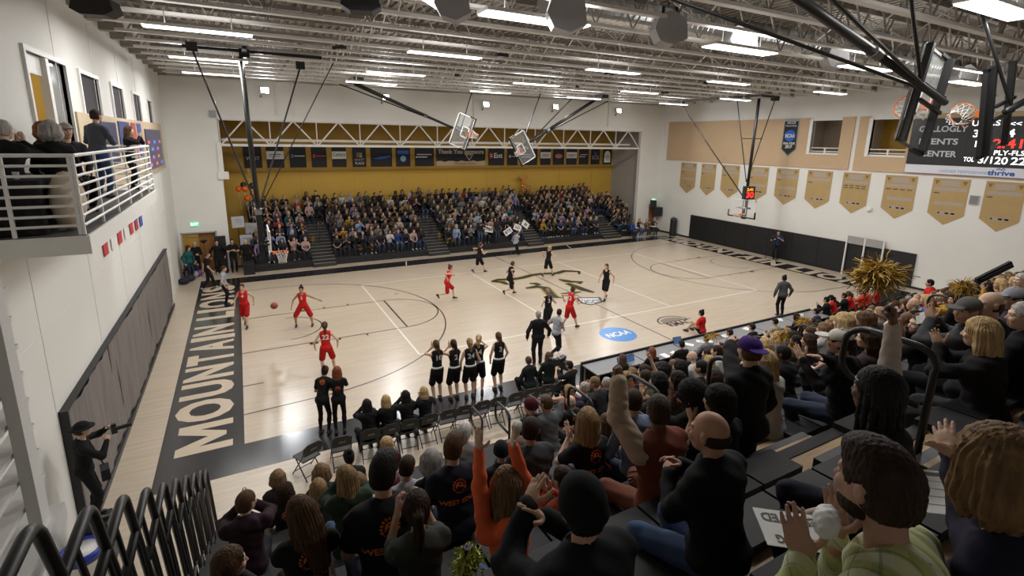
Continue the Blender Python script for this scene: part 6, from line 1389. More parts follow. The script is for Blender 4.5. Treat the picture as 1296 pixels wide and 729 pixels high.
# ------------------------------------------------------------------ folding chairs along the near sideline
def make_chair(label, x, y, rz, group, print_=True):
    t = thing('folding_chair', label, 'chair', (x, y, .004), rz, group)
    MB().box2((-.21, -.18, .43), (.21, .22, .46)).obj('seat', M_BLACKPLASTIC, t)
    pts = [(-.2, -.24, .58), (-.2, -.26, .80)]+[(-.13+.26*k/4*1.0, -.265, .87) for k in range(0, 5)]+[(.2, -.26, .80), (.2, -.24, .58)]
    MB().add([(-.2, -.225, .60), (.2, -.225, .60), (.2, -.25, .80), (.13, -.258, .865), (-.13, -.258, .865), (-.2, -.25, .80), (-.2, -.245, .60), (.2, -.245, .60), (.2, -.27, .80), (.13, -.278, .865), (-.13, -.278, .865), (-.2, -.27, .80)],
             [(0, 1, 2, 3, 4, 5), (11, 10, 9, 8, 7, 6), (0, 6, 7, 1), (1, 7, 8, 2), (2, 8, 9, 3), (3, 9, 10, 4), (4, 10, 11, 5), (5, 11, 6, 0)]).obj('backrest', M_BLACKPLASTIC, t)
    bk = [c for c in t.children if c.name.startswith('backrest')][0]
    for s in (-1, 1):
        MB().tube([(s*.215, .26, 0), (s*.215, -.20, .60), (s*.215, -.265, .82)], .013, 6).obj('leg', M_BLACK, t)
        MB().tube([(s*.19, -.26, 0), (s*.19, .16, .43)], .013, 6).obj('leg', M_BLACK, t)
    MB().tube([(-.215, .20, .08), (.215, .20, .08)], .01, 5).obj('stretcher', M_BLACK, t); MB().tube([(-.19, -.2, .08), (.19, -.2, .08)], .01, 5).obj('stretcher', M_BLACK, t)
    if print_:
        mb = MB(); cx = 0
        for k in range(3): mb.add([(-.07+.05*k, -.2605-.0*k, .70), (-.03+.05*k, -.2605, .70), (-.01+.05*k, -.2650, .745), (-.05+.05*k, -.2650, .745)], [(0, 1, 2, 3)])
        mb.v = [(a, b-.012, c) for a, b, c in mb.v]; mb.obj('back_logo', mat('chair_print', (.22, .22, .21), .6, noise=.05), bk)
    return t
cu = [387, 430, 467, 491, 516, 539, 564, 585, 606, 627, 648, 668, 688, 706]
chairs = []; CY = -1.85
c0 = None
for i, u in enumerate(cu):
    x = ony(u, 553-.24*(u-387), CY).x; lab = 'black folding chair in the bench row, %s from the left' % ORD[i]
    if c0 is None: c0 = make_chair(lab, x, CY, 0, 'bench row folding chairs'); c0.location.z = .004
    else: dup(c0, (x, CY, .004), R(random.uniform(-8, 8)), lab)
    chairs.append(x)
c0.rotation_euler = (0, 0, R(25))
RX = [20.6+.62*k for k in range(11)]
for i, x in enumerate(RX): dup(c0, (x, CY, .004), R(random.uniform(-6, 6)), 'black folding chair of the right bench, %s from its left end' % ORD[i], 'right bench folding chairs')
for i, x in enumerate(RX[3:]): dup(c0, (x+.1, CY-.95, .004), R(random.uniform(-6, 6)), 'black folding chair in the second right bench row, %s from its left' % ORD[i], 'second right bench row')
SITC = dict(sit=True, seat=.44, lean=.12)
def sitter(label, x, y, rz, pose, lod=2, **kw):
    p = dict(SITC); p.update(pose); return person(label, (x, y, .008), rz, p, lod=lod, **kw)
sitter('woman with long black hair seated on the bench, third chair', chairs[2], CY+.02, .1, dict(top='jacket', **F, **CLAPHI), skin='light', hair='verylong', hairc='black', topc=BLK)
sitter('woman with long blonde hair seated on the bench, fourth chair', chairs[3], CY+.02, .1, dict(top='jacket', **F), skin='fair', hair='verylong', hairc='blonde', topc=BLK)
sitter('woman with black hair clapping on the bench, fifth chair', chairs[4], CY+.02, .1, dict(top='jacket', **F, **CLAPHI), skin='mid', hair='long', hairc='black', topc=BLK)
sitter('woman with wavy golden hair on the bench, sixth chair', chairs[5], CY+.02, .1, dict(top='jacket', **F, **CLAP), skin='fair', hair='wavy', hairc='blonde', topc=BLK)
for i, (u, v, rz, hc, lab, ps) in enumerate(((554, 507, .1, 'brown', 'first from the left, clapping', CLAPHI), (575.5, 506, .1, 'darkbrown', 'second from the left', CLAPHI), (595, 504, -.1, 'darkblonde', 'third from the left', {}), (605.5, 498, -.5, 'blonde', 'fourth from the left, clapping', CLAPHI), (631, 494, .0, 'brown', 'standing apart at the right', {}))):
    p = dict(UNI); p.update(ps); P = onz(u, v)
    t, sh, J = stand('black team substitute standing before the bench, ' + lab, u, v, rz, p, skin='light', hair='ponytail', hairc=hc, topc=BLK, botc=BLK, scale=1.03)
    shirt_print(t, sh, J, num_print(['10', '2', '24', '14', '3'][i], .14), m=M_SILVER, name='shirt_number')
    wb = MB(); wb.lathe([(.172, 0), (.176, .02), (.172, .04)], n=20); wb.v = [(a, b*.74, c) for a, b, c in wb.v]; wb.obj('waistband', M_PAPER, t, loc=(0, -.01, 1.0))
t, sh, J = stand('assistant with dark hair bending forward in black orange shirt at the left bench end', 411, 549, R(-30), dict(top='tee', bottom='tights', lean=.5, hands=((.12, .3, -.2, 0), (-.05, .35, -.2, 0)), female=True), lod=1, skin='light', hair='bun', hairc='darkbrown', topc=BLK, botc=BLK); shirt_print(t, sh, J, sun_logo(word=None), m=M_ORANGEPRINT)
t, sh, J = stand('assistant with long auburn hair in black tights beside the left bench end', 431, 548, R(-10), dict(top='long', bottom='tights', lean=.15, female=True, **CLAP), lod=1, skin='light', hair='long', hairc='red', topc=BLK, botc=BLK); shirt_print(t, sh, J, sun_logo(cy=-.06, word=None), m=M_ORANGEPRINT)
KN = dict(sit=True, seat=.30, lean=.15, feet=((-.14, .25, 0), (.14, .3, 0)))
for u, v, lab, hc, rz in ((667, 458.5, 'person in dark hoodie sitting low behind the coach', 'brown', .1), (691, 457, 'woman with brown hair in black sitting low behind the coach', 'brown', -.2)):
    P = ony(u, v, -1.0); J = skeleton(dict(POSE_DEFAULT, **KN)); person(lab, (P.x, P.y-.2, .006), rz, dict(KN, top='jacket', hood=True, female=True), lod=2, skin='light', hair='long' if 'woman' in lab else 'short', hairc=hc, topc=(.012, .016, .016), botc=BLK)
    t = thing('low_stool', 'low black stool under the ' + ('first' if u < 680 else 'second') + ' person sitting behind the coach', 'stool', (P.x, P.y-.2, .004)); MB().box2((-.18, -.18, .26), (.18, .18, .29)).obj('seat', M_BLACKPLASTIC, t)
    for a in (-.15, .15):
        for b in (-.15, .15): MB().box2((a-.015, b-.015, 0), (a+.015, b+.015, .26)).obj('leg', M_BLACK, t)
P = ony(724, 467, -2.2); sitter('cameraman in black seated behind a shoulder camera by the near sideline', P.x, P.y, .3, dict(top='tee', hands=((.0, .34, .12, 0), (.1, .3, .1, 0)), hk=('hold', 'hold')), lod=1, skin='light', hair='short', hairc='black', topc=BLK)
t = thing('camera_stool', 'small black stool under the seated cameraman', 'stool', (P.x, P.y, .004)); MB().box2((-.2, -.2, .38), (.2, .2, .41)).obj('seat', M_BLACKPLASTIC, t)
for a in (-.17, .17):
    for b in (-.17, .17): MB().box2((a-.015, b-.015, 0), (a+.015, b+.015, .38)).obj('leg', M_BLACK, t)
Q = ony(711, 460, -1.75); t = thing('broadcast_camera', 'broadcast video camera on a short tripod by the near sideline', 'camera', (Q.x, Q.y, .004), R(20))
zc = Q.z
for a in (30, 150, 270): MB().tube([(0, 0, zc-.15), (.32*math.cos(R(a)), .32*math.sin(R(a)), 0.01)], .018, 6).obj('leg', M_BLACK, t)
MB().box2((-.09, -.25, zc-.12), (.09, .22, zc+.10)).obj('camera_body', M_BLACKPLASTIC, t); MB().tube([(0, .2, zc), (0, .42, zc)], .06, 10).obj('lens', M_BLACK, t); MB().box2((-.2, -.1, zc+.12), (-.02, .0, zc+.22)).obj('monitor', M_BLACK, t); MB().box2((.0, -.05, zc+.1), (.14, .08, zc+.2)).obj('light_box', M_BLACK, t)
P = onz(888, 424); person('red team player with top knot sitting on the floor at the near sideline', (P.x, P.y, .004), R(10), dict(UNI, sit=True, seat=.0, lean=.15, hip=.16, feet=((-.16, .55, 0), (.16, .5, 0)), top='tee'), lod=2, skin='light', hair='bun', hairc='black', topc=REDU, botc=BLK)
for i, (u, v, lab, c, hr, hc) in enumerate(((1049, 379, 'coach with clipboard papers on the right bench', BLK, 'bun', 'black'), (1062, 376, 'red team player with dark hair on the right bench, leftmost in red', REDU, 'ponytail', 'black'), (1083, 379, 'person in black beside the red players on the right bench', BLK, 'short', 'darkbrown'), (1098, 377, 'red team player on the right bench, second in red', REDU, 'ponytail', 'brown'), (1112, 374, 'red team player on the right bench, third in red', (.62, .07, .03), 'ponytail', 'brown'), (1126, 372, 'red team player on the right bench, fourth in red', (.62, .07, .03), 'bun', 'brown'), (1140, 370, 'red team player on the right bench, rightmost', REDU, 'ponytail', 'black'))):
    k = i if i < 7 else 6; sitter(lab, RX[k], CY+.02, .25, dict(top='tee' if c != BLK else 'jacket', female=True, **(LEAN if i % 2 else CLAP)), skin='light', hair=hr, hairc=hc, topc=c, botc=BLK)
# seated spectators in the far left corner with bags
P = onz(226, 352); person('woman sitting in the far left corner with bags at her feet', (P.x+.45, P.y, .004), R(-80), dict(SITC, female=True, top='jacket', **LEAN), lod=2, skin='fair', hair='long', hairc='lightbrown', topc=(.16, .16, .16), botc=DJEAN)
t = thing('folding_stool', 'dark chair under the woman in the far left corner', 'chair', (P.x+.45, P.y, .004), R(-80)); MB().box2((-.2, -.2, .40), (.2, .2, .43)).obj('seat', M_BLACKPLASTIC, t)
for a in (-.17, .17):
    for b in (-.17, .17): MB().box2((a-.015, b-.015, 0), (a+.015, b+.015, .4)).obj('leg', M_BLACK, t)
for k, (u, v, c, lab) in enumerate(((224, 361, (.012, .014, .03), 'dark backpack on the floor in the far left corner'), (232, 357, (.02, .02, .025), 'black duffel on the floor behind the backpack'), (238, 352, (.30, .30, .34), 'pale bag among the dark bags in the far left corner'), (244, 350, (.16, .05, .22), 'purple pink bag among the bags in the far left corner'))):
    P = onz(u, v); P.x += .3; t = thing('bag', lab, 'bag', (P.x, P.y, .004), R(30*k)); MB().sphere((0, 0, .17), (.26, .18, .17), 14, 8).obj('pouch', mat('bag_%d' % k, c, .8, noise=.2), t, smooth=True); MB().tube([(-.12, 0, .30), (-.05, 0, .42), (.08, 0, .40), (.12, 0, .29)], .015, 5).obj('handle', M_BLACK, t)
# scorer tables with front boards
tx = [9.0+1.9*k for k in range(6)]
for i, x in enumerate(tx):
    t = thing('scorer_table', 'long scorer table with black front board, %s from the left' % ORD[i], 'table', (x+.95, -1.75, .004), 0, 'scorer tables')
    MB().box2((-.93, -.33, .71), (.93, .42, .74)).obj('table_top', mat('table_grey', (.22, .22, .23), .5, noise=.05), t); MB().box2((-.945, .45, .0), (.945, .50, .80)).obj('front_board', M_BLACKPAD, t)
    for a in (-.85, .85): MB().box2((a-.02, -.3, 0), (a+.02, -.26, .71)).obj('leg', M_GREY, t); MB().box2((a-.02, .36, 0), (a+.02, .40, .71)).obj('leg', M_GREY, t)
LT = []
def laptop(x, y, rz, lab, c):
    t = thing('laptop', lab, 'laptop', (x, y, .752), rz); MB().box2((-.17, -.12, 0), (.17, .12, .018)).obj('base', M_GREY, t)
    MB().box((0, .16, .11), (.34, .012, .23), (R(-20), 0, 0)).obj('lid', M_BLACKPLASTIC, t); MB().box((0, .152, .11), (.31, .004, .2), (R(-20), 0, 0)).obj('screen', mat('screen_'+lab[-6:].strip(), c, .3, emit=.6), t)
for i, (u, v, c) in enumerate(((828, 452, (.05, .10, .22)), (861, 437, (.10, .10, .42)), (800, 468, (.06, .12, .25)), (818, 470, (.05, .16, .40)))):
    P = onz(u, v, .75); laptop(P.x, min(max(P.y, -1.95), -1.55), R([10, -5, 15, 0][i]), 'open laptop with a blue screen on the scorer tables, %s from the left' % ['third', 'fourth', 'first', 'second'][i], c)
for i, (u, v) in enumerate(((842, 450), (855, 447), (872, 436), (887, 432), (896, 432), (918, 425), (945, 416), (1012, 398), (985, 404))):
    P = onz(u, v, .75); t = thing('paper_sheet', 'white paper sheet on the scorer tables, %s from the left' % ORD[i], 'paper', (P.x, min(max(P.y, -1.98), -1.45), .75), R(17*i)); MB().box2((-.11, -.15, 0), (.11, .15, .004)).obj('sheet', M_PAPER, t)
    if i % 2: MB().box2((-.08, -.12, .004), (.08, -.10, .005)).box2((-.08, -.06, .004), (.05, -.04, .005)).box2((-.08, 0, .004), (.07, .02, .005)).obj('printed_lines', M_INK, t)
for i, (x, c, hr, hc, fm) in enumerate(((9.6, BLK, 'long', 'brown', 1), (10.7, BLK, 'long', 'red', 1), (11.9, BLK, 'short', 'black', 0), (13.0, (.16, .17, .20), 'short', 'brown', 0), (14.1, (.13, .15, .2), 'short', 'darkbrown', 0), (15.2, BLK, 'short', 'black', 0), (16.4, (.42, .36, .26), 'short', 'black', 0), (17.6, NAVY, 'bob', 'black', 1), (18.8, (.03, .03, .06), 'short', 'black', 0))):
    person('table official with %s hair in %s, %s along the scorer tables' % (hc.replace('dark', 'dark '), 'black' if c == BLK else 'coloured top', ORD[i]), (x, -2.5, .006), random.uniform(-.2, .4), dict(SITC, top='long', female=bool(fm), hands=((.05, .33, -.2, 0), (-.05, .33, -.2, 0))), lod=3, skin='light', hair=hr, hairc=hc, topc=c, botc=BLK)
    dup(c0, (x, -2.5, .004), 0, 'black folding chair behind the scorer tables, %s from the left' % ORD[i], 'scorer folding chairs')
# balcony people
def balc(label, u, v, x, rz, pose, sit, lod=1, **kw):
    P = onx(u, v, x); p = dict(sit=sit, lean=.1, head=(0, 0, 0)); p.update(pose); q = dict(POSE_DEFAULT); q.update(p); J = skeleton(q); s = min(max((P.z-bz)/J['head'][2], .88), 1.1)
    loc = P-Matrix.Rotation(rz, 3, 'Z') @ (Vector(J['head'])*s); loc.z = bz+.005; loc.x = min(max(loc.x, XL+.3), XB-.25)
    return person(label, loc, rz, p, lod=lod, scale=s, **kw)
balc('man in blue grey shirt and jeans standing on the balcony', 122, 147, -2.1, R(-35), dict(top='long', hands=((.0, .3, -.2, 0), (-.1, .3, -.22, 0)), bulk=1.08), False, skin='light', hair='short', hairc='darkbrown', topc=(.075, .085, .11), botc=(.045, .085, .20))
balc('woman with long auburn hair clapping at the far end of the balcony', 164, 168, -1.85, R(-100), dict(top='long', female=True, **CLAPHI), False, skin='fair', hair='long', hairc='brown', topc=BLK, botc=BLK)
balc('woman with short wavy grey hair in black seen from behind at the balcony table', 63, 163, -1.95, R(15), dict(top='long', female=True), True, skin='fair', hair='bob', hairc='grey', topc=BLK, botc=BLK)
balc('grey haired man in black clapping at the left edge of the balcony', 4, 165, -2.36, R(-15), dict(top='jacket', **CLAPHI), True, skin='fair', hair='short', hairc='grey', topc=BLK, botc=BLK)
balc('man in a pale flat cap seated behind the balcony table', 82, 158, -2.15, R(-150), dict(top='long'), True, skin='fair', hair='short', hairc='grey', hat='cap', hatc=(.35, .3, .24), topc=CHAR, botc=BLK)
balc('woman with dark red hair near the open balcony window', 48, 152, -2.35, R(-90), dict(top='long', female=True), True, skin='fair', hair='bob', hairc='red', topc=BLK, botc=BLK)
# ================================================================== FAR CROWD
def attr_mat(name, attr, rough, **k): return mat(name, rough=rough, attr=attr, **k)
MF = [attr_mat('far_skin', 'skin_tint', .6), mat('far_top', rough=.85, objcol=True, noise=.12, nscale=9), attr_mat('far_trousers', 'leg_tint', .85), attr_mat('far_hair', 'hair_tint', .6), attr_mat('far_shoes', 'shoe_tint', .6)]
def me_parts(me, slot):
    n = len(me.vertices); v = np.empty(n*3, np.float32); me.vertices.foreach_get('co', v); q = np.empty(len(me.loops), np.int32); me.loops.foreach_get('vertex_index', q)
    return v.reshape(-1, 3), q.reshape(-1, 4), slot
FLOD = (.036, .024, .017)
def far_mesh(pose, hair):
    p = dict(POSE_DEFAULT); p.update(pose); J = skeleton(p); parts = [me_parts(body_mesh(p, FLOD, J), 0), me_parts(top_mesh(p, .034, J), 1), me_parts(bottom_mesh(p, .034, J), 2)]
    hv, hq, _ = me_parts(hair_mesh(hair, .019), 3); hv = hv @ J['A'].T+J['head']; parts.append((hv, hq, 3))
    for i in (0, 1): parts.append(me_parts(shoe_mesh(.024, J, i), 4))
    return to_mesh('spectator_body', parts, MF)
FS = dict(sit=True, seat=.425, lean=.14, feet=((-.13, .27, .015), (.13, .27, .015)))
FVAR = []
for ps in (dict(), dict(CLAPHI), dict(LEAN), dict(CLAP), dict(hands=((.1, .3, -.22, 0), (-.1, .3, -.2, 0)), head=(.3, .1, 0))):
    for hr, fm in (('long', True), ('short', False), ('ponytail', True), ('curly', True)):
        q = dict(FS); q.update(ps); q['female'] = fm; q['top'] = 'long' if len(FVAR) % 2 else 'tee'
        if len(FVAR) % 4 == 3 and ps is not None and len(FVAR) > 12: continue
        FVAR.append((far_mesh(q, hr), hr))
FST = [(far_mesh(dict(top='long', **{'hands': ((.05, .3, -.05, 0), (-.05, .3, -.05, 0))}), 'short'), 'short'), (far_mesh(dict(top='tee', female=True, bottom='pants'), 'long'), 'long')]
FCOL = [('black', BLK, 34), ('navy', NAVY, 16), ('charcoal', CHAR, 16), ('grey', (.15, .15, .16), 10), ('red', (.22, .016, .018), 2), ('maroon', (.08, .012, .018), 5), ('white', (.48, .48, .47), 6), ('pale pink', (.42, .28, .25), 5), ('blue', (.02, .04, .16), 3), ('gold', (.34, .20, .02), 2), ('olive', (.055, .055, .03), 5), ('lavender', (.22, .16, .30), 3), ('light blue', (.24, .32, .46), 4), ('brown', (.09, .05, .03), 5), ('teal', (.02, .10, .12), 2)]
rf = random.Random(23)
def pick(w): return rf.choices(w, [x[2] for x in w])[0]
SECN = ['first', 'second', 'third', 'fourth']
mass = []; n_ind = 0
LEGS = [BLK, BLK, DJEAN, DJEAN, JEAN, (.03, .05, .11), CHAR]
def far_person(me, lab, loc, c, rz, hair, grp='spectators in the far bleachers'):
    o = link('person', me, None, loc); o.rotation_euler = (0, 0, rz); s = rf.uniform(.97, 1.04); o.scale = (s, s, s); o.color = (*c, 1)
    sk = SKIN[rf.choice(['fair', 'fair', 'light', 'light', 'light', 'mid', 'brown'])]; hc = HAIRC[rf.choice(['black', 'darkbrown', 'darkbrown', 'brown', 'brown', 'lightbrown', 'blonde', 'darkblonde', 'grey'])]
    o['skin_tint'] = list(sk); o['hair_tint'] = list(hc); o['leg_tint'] = list(rf.choice(LEGS)); o['shoe_tint'] = list(rf.choice([(.5, .5, .5), (.02, .02, .02), (.02, .02, .02), (.2, .2, .2)]))
    return tag(o, lab, 'person', grp)
for si, (x0, x1) in enumerate(FSEC):
    n = int((x1-x0)/.50); w = (x1-x0)/n
    for k in range(1, NR):
        for q in range(n):
            if rf.random() < .04: continue
            if si == 3 and k == 8 and q < 4: continue
            if si == 2 and k == 1 and q in (7, 8): continue
            x = x0+(q+.5)*w+rf.uniform(-.05, .05); cn, cv, _ = pick(FCOL)
            if si == 3 and q < 5 and k > 3: cn, cv = 'black', BLK
            me, hr = rf.choice(FVAR); loc = (x, fy(k)+.13, fz(k-1)+.006); rz = math.pi+rf.uniform(-.35, .35)
            if k <= 2:
                far_person(me, 'spectator in %s, %s row of %s far block, %s from its left' % (cn, ORD[k-1], SECN[si], ORD[q]), loc, cv, rz, hr); n_ind += 1
            else: mass.append((me, loc, rz, cv))
for k in range(1, 7):
    for q in range(3): mass.append((rf.choice(FVAR)[0], (26.5+.5*q, fy(k)+.2, fz(k-1)+.006), math.pi+.2, rf.choice([BLK, BLK, CHAR, NAVY])))
for a0, a1 in AISLE[:3]:
    for k in (6, 7, 8):
        for q in range(2): mass.append((rf.choice(FVAR)[0], (a0+.36+.58*q, fy(k)+.2, fz(k-1)+.15), math.pi, pick(FCOL)[1]))
for k in range(4, 9):
    for q in range(3): mass.append((rf.choice(FVAR)[0], (24.8+.55*q, fy(k)+.2, fz(k-1)+.15), math.pi, pick(FCOL)[1]))
# the rows further back: one mass, coloured person by person
V = []; Q = []; Cc = []; o_ = 0; cache = {}
for me, loc, rz, cv in mass:
    if me.name not in cache:
        v, q, _ = me_parts(me, 0); mi = np.empty(len(me.polygons), np.int32); me.polygons.foreach_get('material_index', mi); cache[me.name] = (v, q, mi)
    v, q, mi = cache[me.name]; c, s = math.cos(rz), math.sin(rz); k = rf.uniform(.97, 1.04)
    vv = np.stack([v[:, 0]*c-v[:, 1]*s, v[:, 0]*s+v[:, 1]*c, v[:, 2]], 1)*k+np.array(loc, np.float32)
    pal = np.array([SKIN[rf.choice(['fair', 'light', 'light', 'mid', 'brown'])], cv, rf.choice(LEGS), HAIRC[rf.choice(['black', 'darkbrown', 'brown', 'brown', 'lightbrown', 'blonde'])], rf.choice([(.4, .4, .4), (.02, .02, .02)])], np.float32)
    V.append(vv); Q.append(q+o_); Cc.append(pal[mi]); o_ += len(v)
V = np.concatenate(V); Q = np.concatenate(Q); Cc = np.concatenate(Cc)
me = to_mesh('seated_crowd', [(V, Q, 0)], [])
ca = me.color_attributes.new('tint', 'FLOAT_COLOR', 'CORNER'); cc = np.ones((len(Q)*4, 4), np.float32); cc[:, :3] = np.repeat(Cc, 4, 0); ca.data.foreach_set('color', cc.ravel())
mm = bpy.data.materials.new('crowd_tint'); mm.use_nodes = True; a = mm.node_tree.nodes.new('ShaderNodeVertexColor'); a.layer_name = 'tint'; b = mm.node_tree.nodes['Principled BSDF']; b.inputs['Roughness'].default_value = .8; mm.node_tree.links.new(a.outputs[0], b.inputs['Base Color']); me.materials.append(mm)
o = link('seated_crowd', me); tag(o, 'dense rows of seated spectators filling the upper far bleachers', 'crowd', None, 'stuff')
# standing fans with cards at the front of the third block
for i, (u, v, lab, c, kk) in enumerate(((607, 300, 'man standing in jeans and black top at the front of the third far block', BLK, 0), (629, 292, 'woman standing in black beside the white cards, third far block', BLK, 1))):
    P = ony(u, v, fy(0)+.28); far_person(FST[kk][0], lab, (P.x, fy(0)+.25, fz(0)+.006), c, math.pi, FST[kk][1])
for i, (u, v, rz, lab) in enumerate(((619, 290, 12, 'first'), (643, 293, -30, 'second'), (655, 288, 25, 'third'), (665, 284, 38, 'fourth'), (639, 273, 30, 'fifth'))):
    P = ony(u, v, fy(1)-.15 if i < 4 else fy(3)); t = thing('fan_card', 'white hand held card with black lettering in the far crowd, %s from the left' % lab, 'sign', P, 0); m = Matrix.Rotation(R(rz), 4, 'Y') @ Matrix.Rotation(R(-12), 4, 'X')
    a = MB(); a.box((0, 0, 0), (.62 if i < 4 else .3, .012, .42)); a.v = [tuple(m @ Vector(q)) for q in a.v]; a.obj('card', M_PAPER, t)
    if i < 4: text_obj('lettering', ['TRE', 'BTE', 'LO', '30'][i], m @ frame((0, -.008, 0), (1, 0, 0), (0, 0, 1)), .2, M_INK, t, bold=.03)
for i, (u, v) in enumerate(((395, 290), (455, 312), (470, 312), (556, 297), (566, 312), (574, 313))):
    k = [3, 1, 1, 2, 1, 1][i]; P = ony(u, v, fy(k)-.2); t = thing('gold_pompom', 'small gold pompom in the far bleachers, %s from the left' % ORD[i], 'pompom', (P.x, P.y, fz(k-1)+.45), 0, 'gold pompoms in the far crowd'); pm = MB(); rr = random.Random(i)
    for _ in range(70):
        d = Vector((rr.gauss(0, 1), rr.gauss(0, 1), rr.gauss(0, 1))).normalized()*rr.uniform(.12, .24); s_ = d.cross(Vector((0, 0, 1))).normalized()*.012; pm.add([(0, 0, 0), s_, d+s_, d-s_], [(0, 1, 2, 3)])
    ob = pm.obj('streamers', mat('pompom_gold', (.50, .29, .015), .5, noise=.2), t); ob['kind'] = 'stuff'
# pep band corner on the right: players, speakers, floor gear
for i, (u, v, c, k) in enumerate(((797, 262, BLK, 3), (806, 258, BLK, 4), (815, 262, BLK, 3), (800, 282, (.03, .06, .26), 0), (808, 283, BLK, 0), (817, 284, (.14, .10, .07), 0), (826, 288, CHAR, 0), (795, 244, BLK, 5), (789, 266, (.12, .14, .2), 2))):
    z = fz(k-1) if k else 0; y = fy(k)+.13 if k else FY0-.25-.3*(i % 2)
    P = ony(u, v, y); m_, h_ = FVAR[i]; far_person(m_, 'pep band member in %s on the right end platform, %s from the left' % (['black', 'blue', 'tan', 'grey'][0 if c == BLK else 1 if c[2] > .2 else 2 if c[0] > .1 else 3], ORD[i]), (min(max(P.x, 26.3), 28.2 if k else 30.2), y, z+.006), c, math.pi+.2, h_, 'pep band')
t = thing('band_platform', 'black tiered platform under the pep band at the right end', 'platform', (26.25, FY0, 0))
for k in range(7): MB().box2((0, FD*k, .004), (1.62, FD*(k+1)-.004, fz(k))).obj('deck_box', M_BLACKPAD, t)
for i, (u, v, lab, dm) in enumerate(((833, 268, 'black loudspeaker cabinet, lower right of the pair by the band', (.62, .5, .72)), (828, 258, 'black loudspeaker cabinet, upper left of the pair by the band', (.34, .36, .6)))):
    P = ony(u, v, 18.0-.0); t = thing('loudspeaker', lab, 'speaker', (min(P.x-.05, 30.65), 17.85 if i == 0 else 18.05, P.z-.3), 0); d = dm; MB().box2((-d[0]/2, -d[1]/2, 0), (d[0]/2, d[1]/2, d[2])).obj('cabinet', M_BLACKPLASTIC, t); MB().box2((-d[0]/2+.04, -d[1]/2-.012, .04), (d[0]/2-.04, -d[1]/2, d[2]-.04)).obj('grille', M_BLACK, t)
    MB().tube([(0, 0, -(P.z-.3)+.01), (0, 0, 0)], .025, 8).obj('stand_pole', M_BLACK, t)
    for a in (30, 150, 270): MB().tube([(0, 0, -(P.z-.3)+.55), (.35*math.cos(R(a)), .35*math.sin(R(a)), -(P.z-.3)+.01)], .015, 5).obj('stand_leg', M_BLACK, t)
P = onx(852, 282, 30.55); t = thing('column_case', 'tall black rounded case standing by the right wall near the corner', 'case', (30.6, P.y, .004)); MB().lathe([(.26, 0), (.27, .05), (.27, 1.3), (.2, 1.42), (.05, 1.45)], n=18).obj('case_shell', M_BLACKPLASTIC, t, smooth=False); MB().tube([(-.05, -.2, 1.45), (-.05, 0, 1.52), (-.05, .2, 1.45)], .02, 6).obj('handle', M_BLACK, t)
for i, (x, y, c, lab) in enumerate(((28.3, 17.0, (.35, .22, .10), 'round drum with tan shell among the band gear'), (29.3, 16.9, (.02, .02, .02), 'black drum among the band gear, nearest the corner'), (27.5, 17.0, (.04, .05, .18), 'blue drum among the band gear'))):
    t = thing('drum', lab, 'drum', (x, y-.1, .3)); MB().lathe([(.27, 0), (.27, .4)], n=18).obj('shell', mat('drum_%d' % i, c, .4), t); MB().lathe([(.275, .4), (.28, .43), (.26, .435)], n=18).obj('drum_head', M_PAPER, t)
    for a in (30, 150, 270): MB().tube([(.2*math.cos(R(a)), .2*math.sin(R(a)), .05), (.3*math.cos(R(a)), .3*math.sin(R(a)), -.29)], .012, 5).obj('leg', M_CHROME, t)
P = ony(809, 283, 16.7); t = thing('trombone', 'brass trombone slanting among the pep band', 'trombone', ony(775, 280, fy(1)-.3)); MB().tube([(-.45, 0, -.35), (.45, 0, .35)], .018, 6).tube([(-.42, 0, -.26), (.48, 0, .44)], .012, 6).obj('slide', mat('brass', (.6, .42, .16), .3, metal=.8), t); MB().lathe([(.02, 0), (.04, .12), (.11, .2)], n=14).obj('bell', mat('brass', (.6, .42, .16)), t, loc=(.42, 0, .42))
print('far individuals', n_ind, 'mass', len(mass))
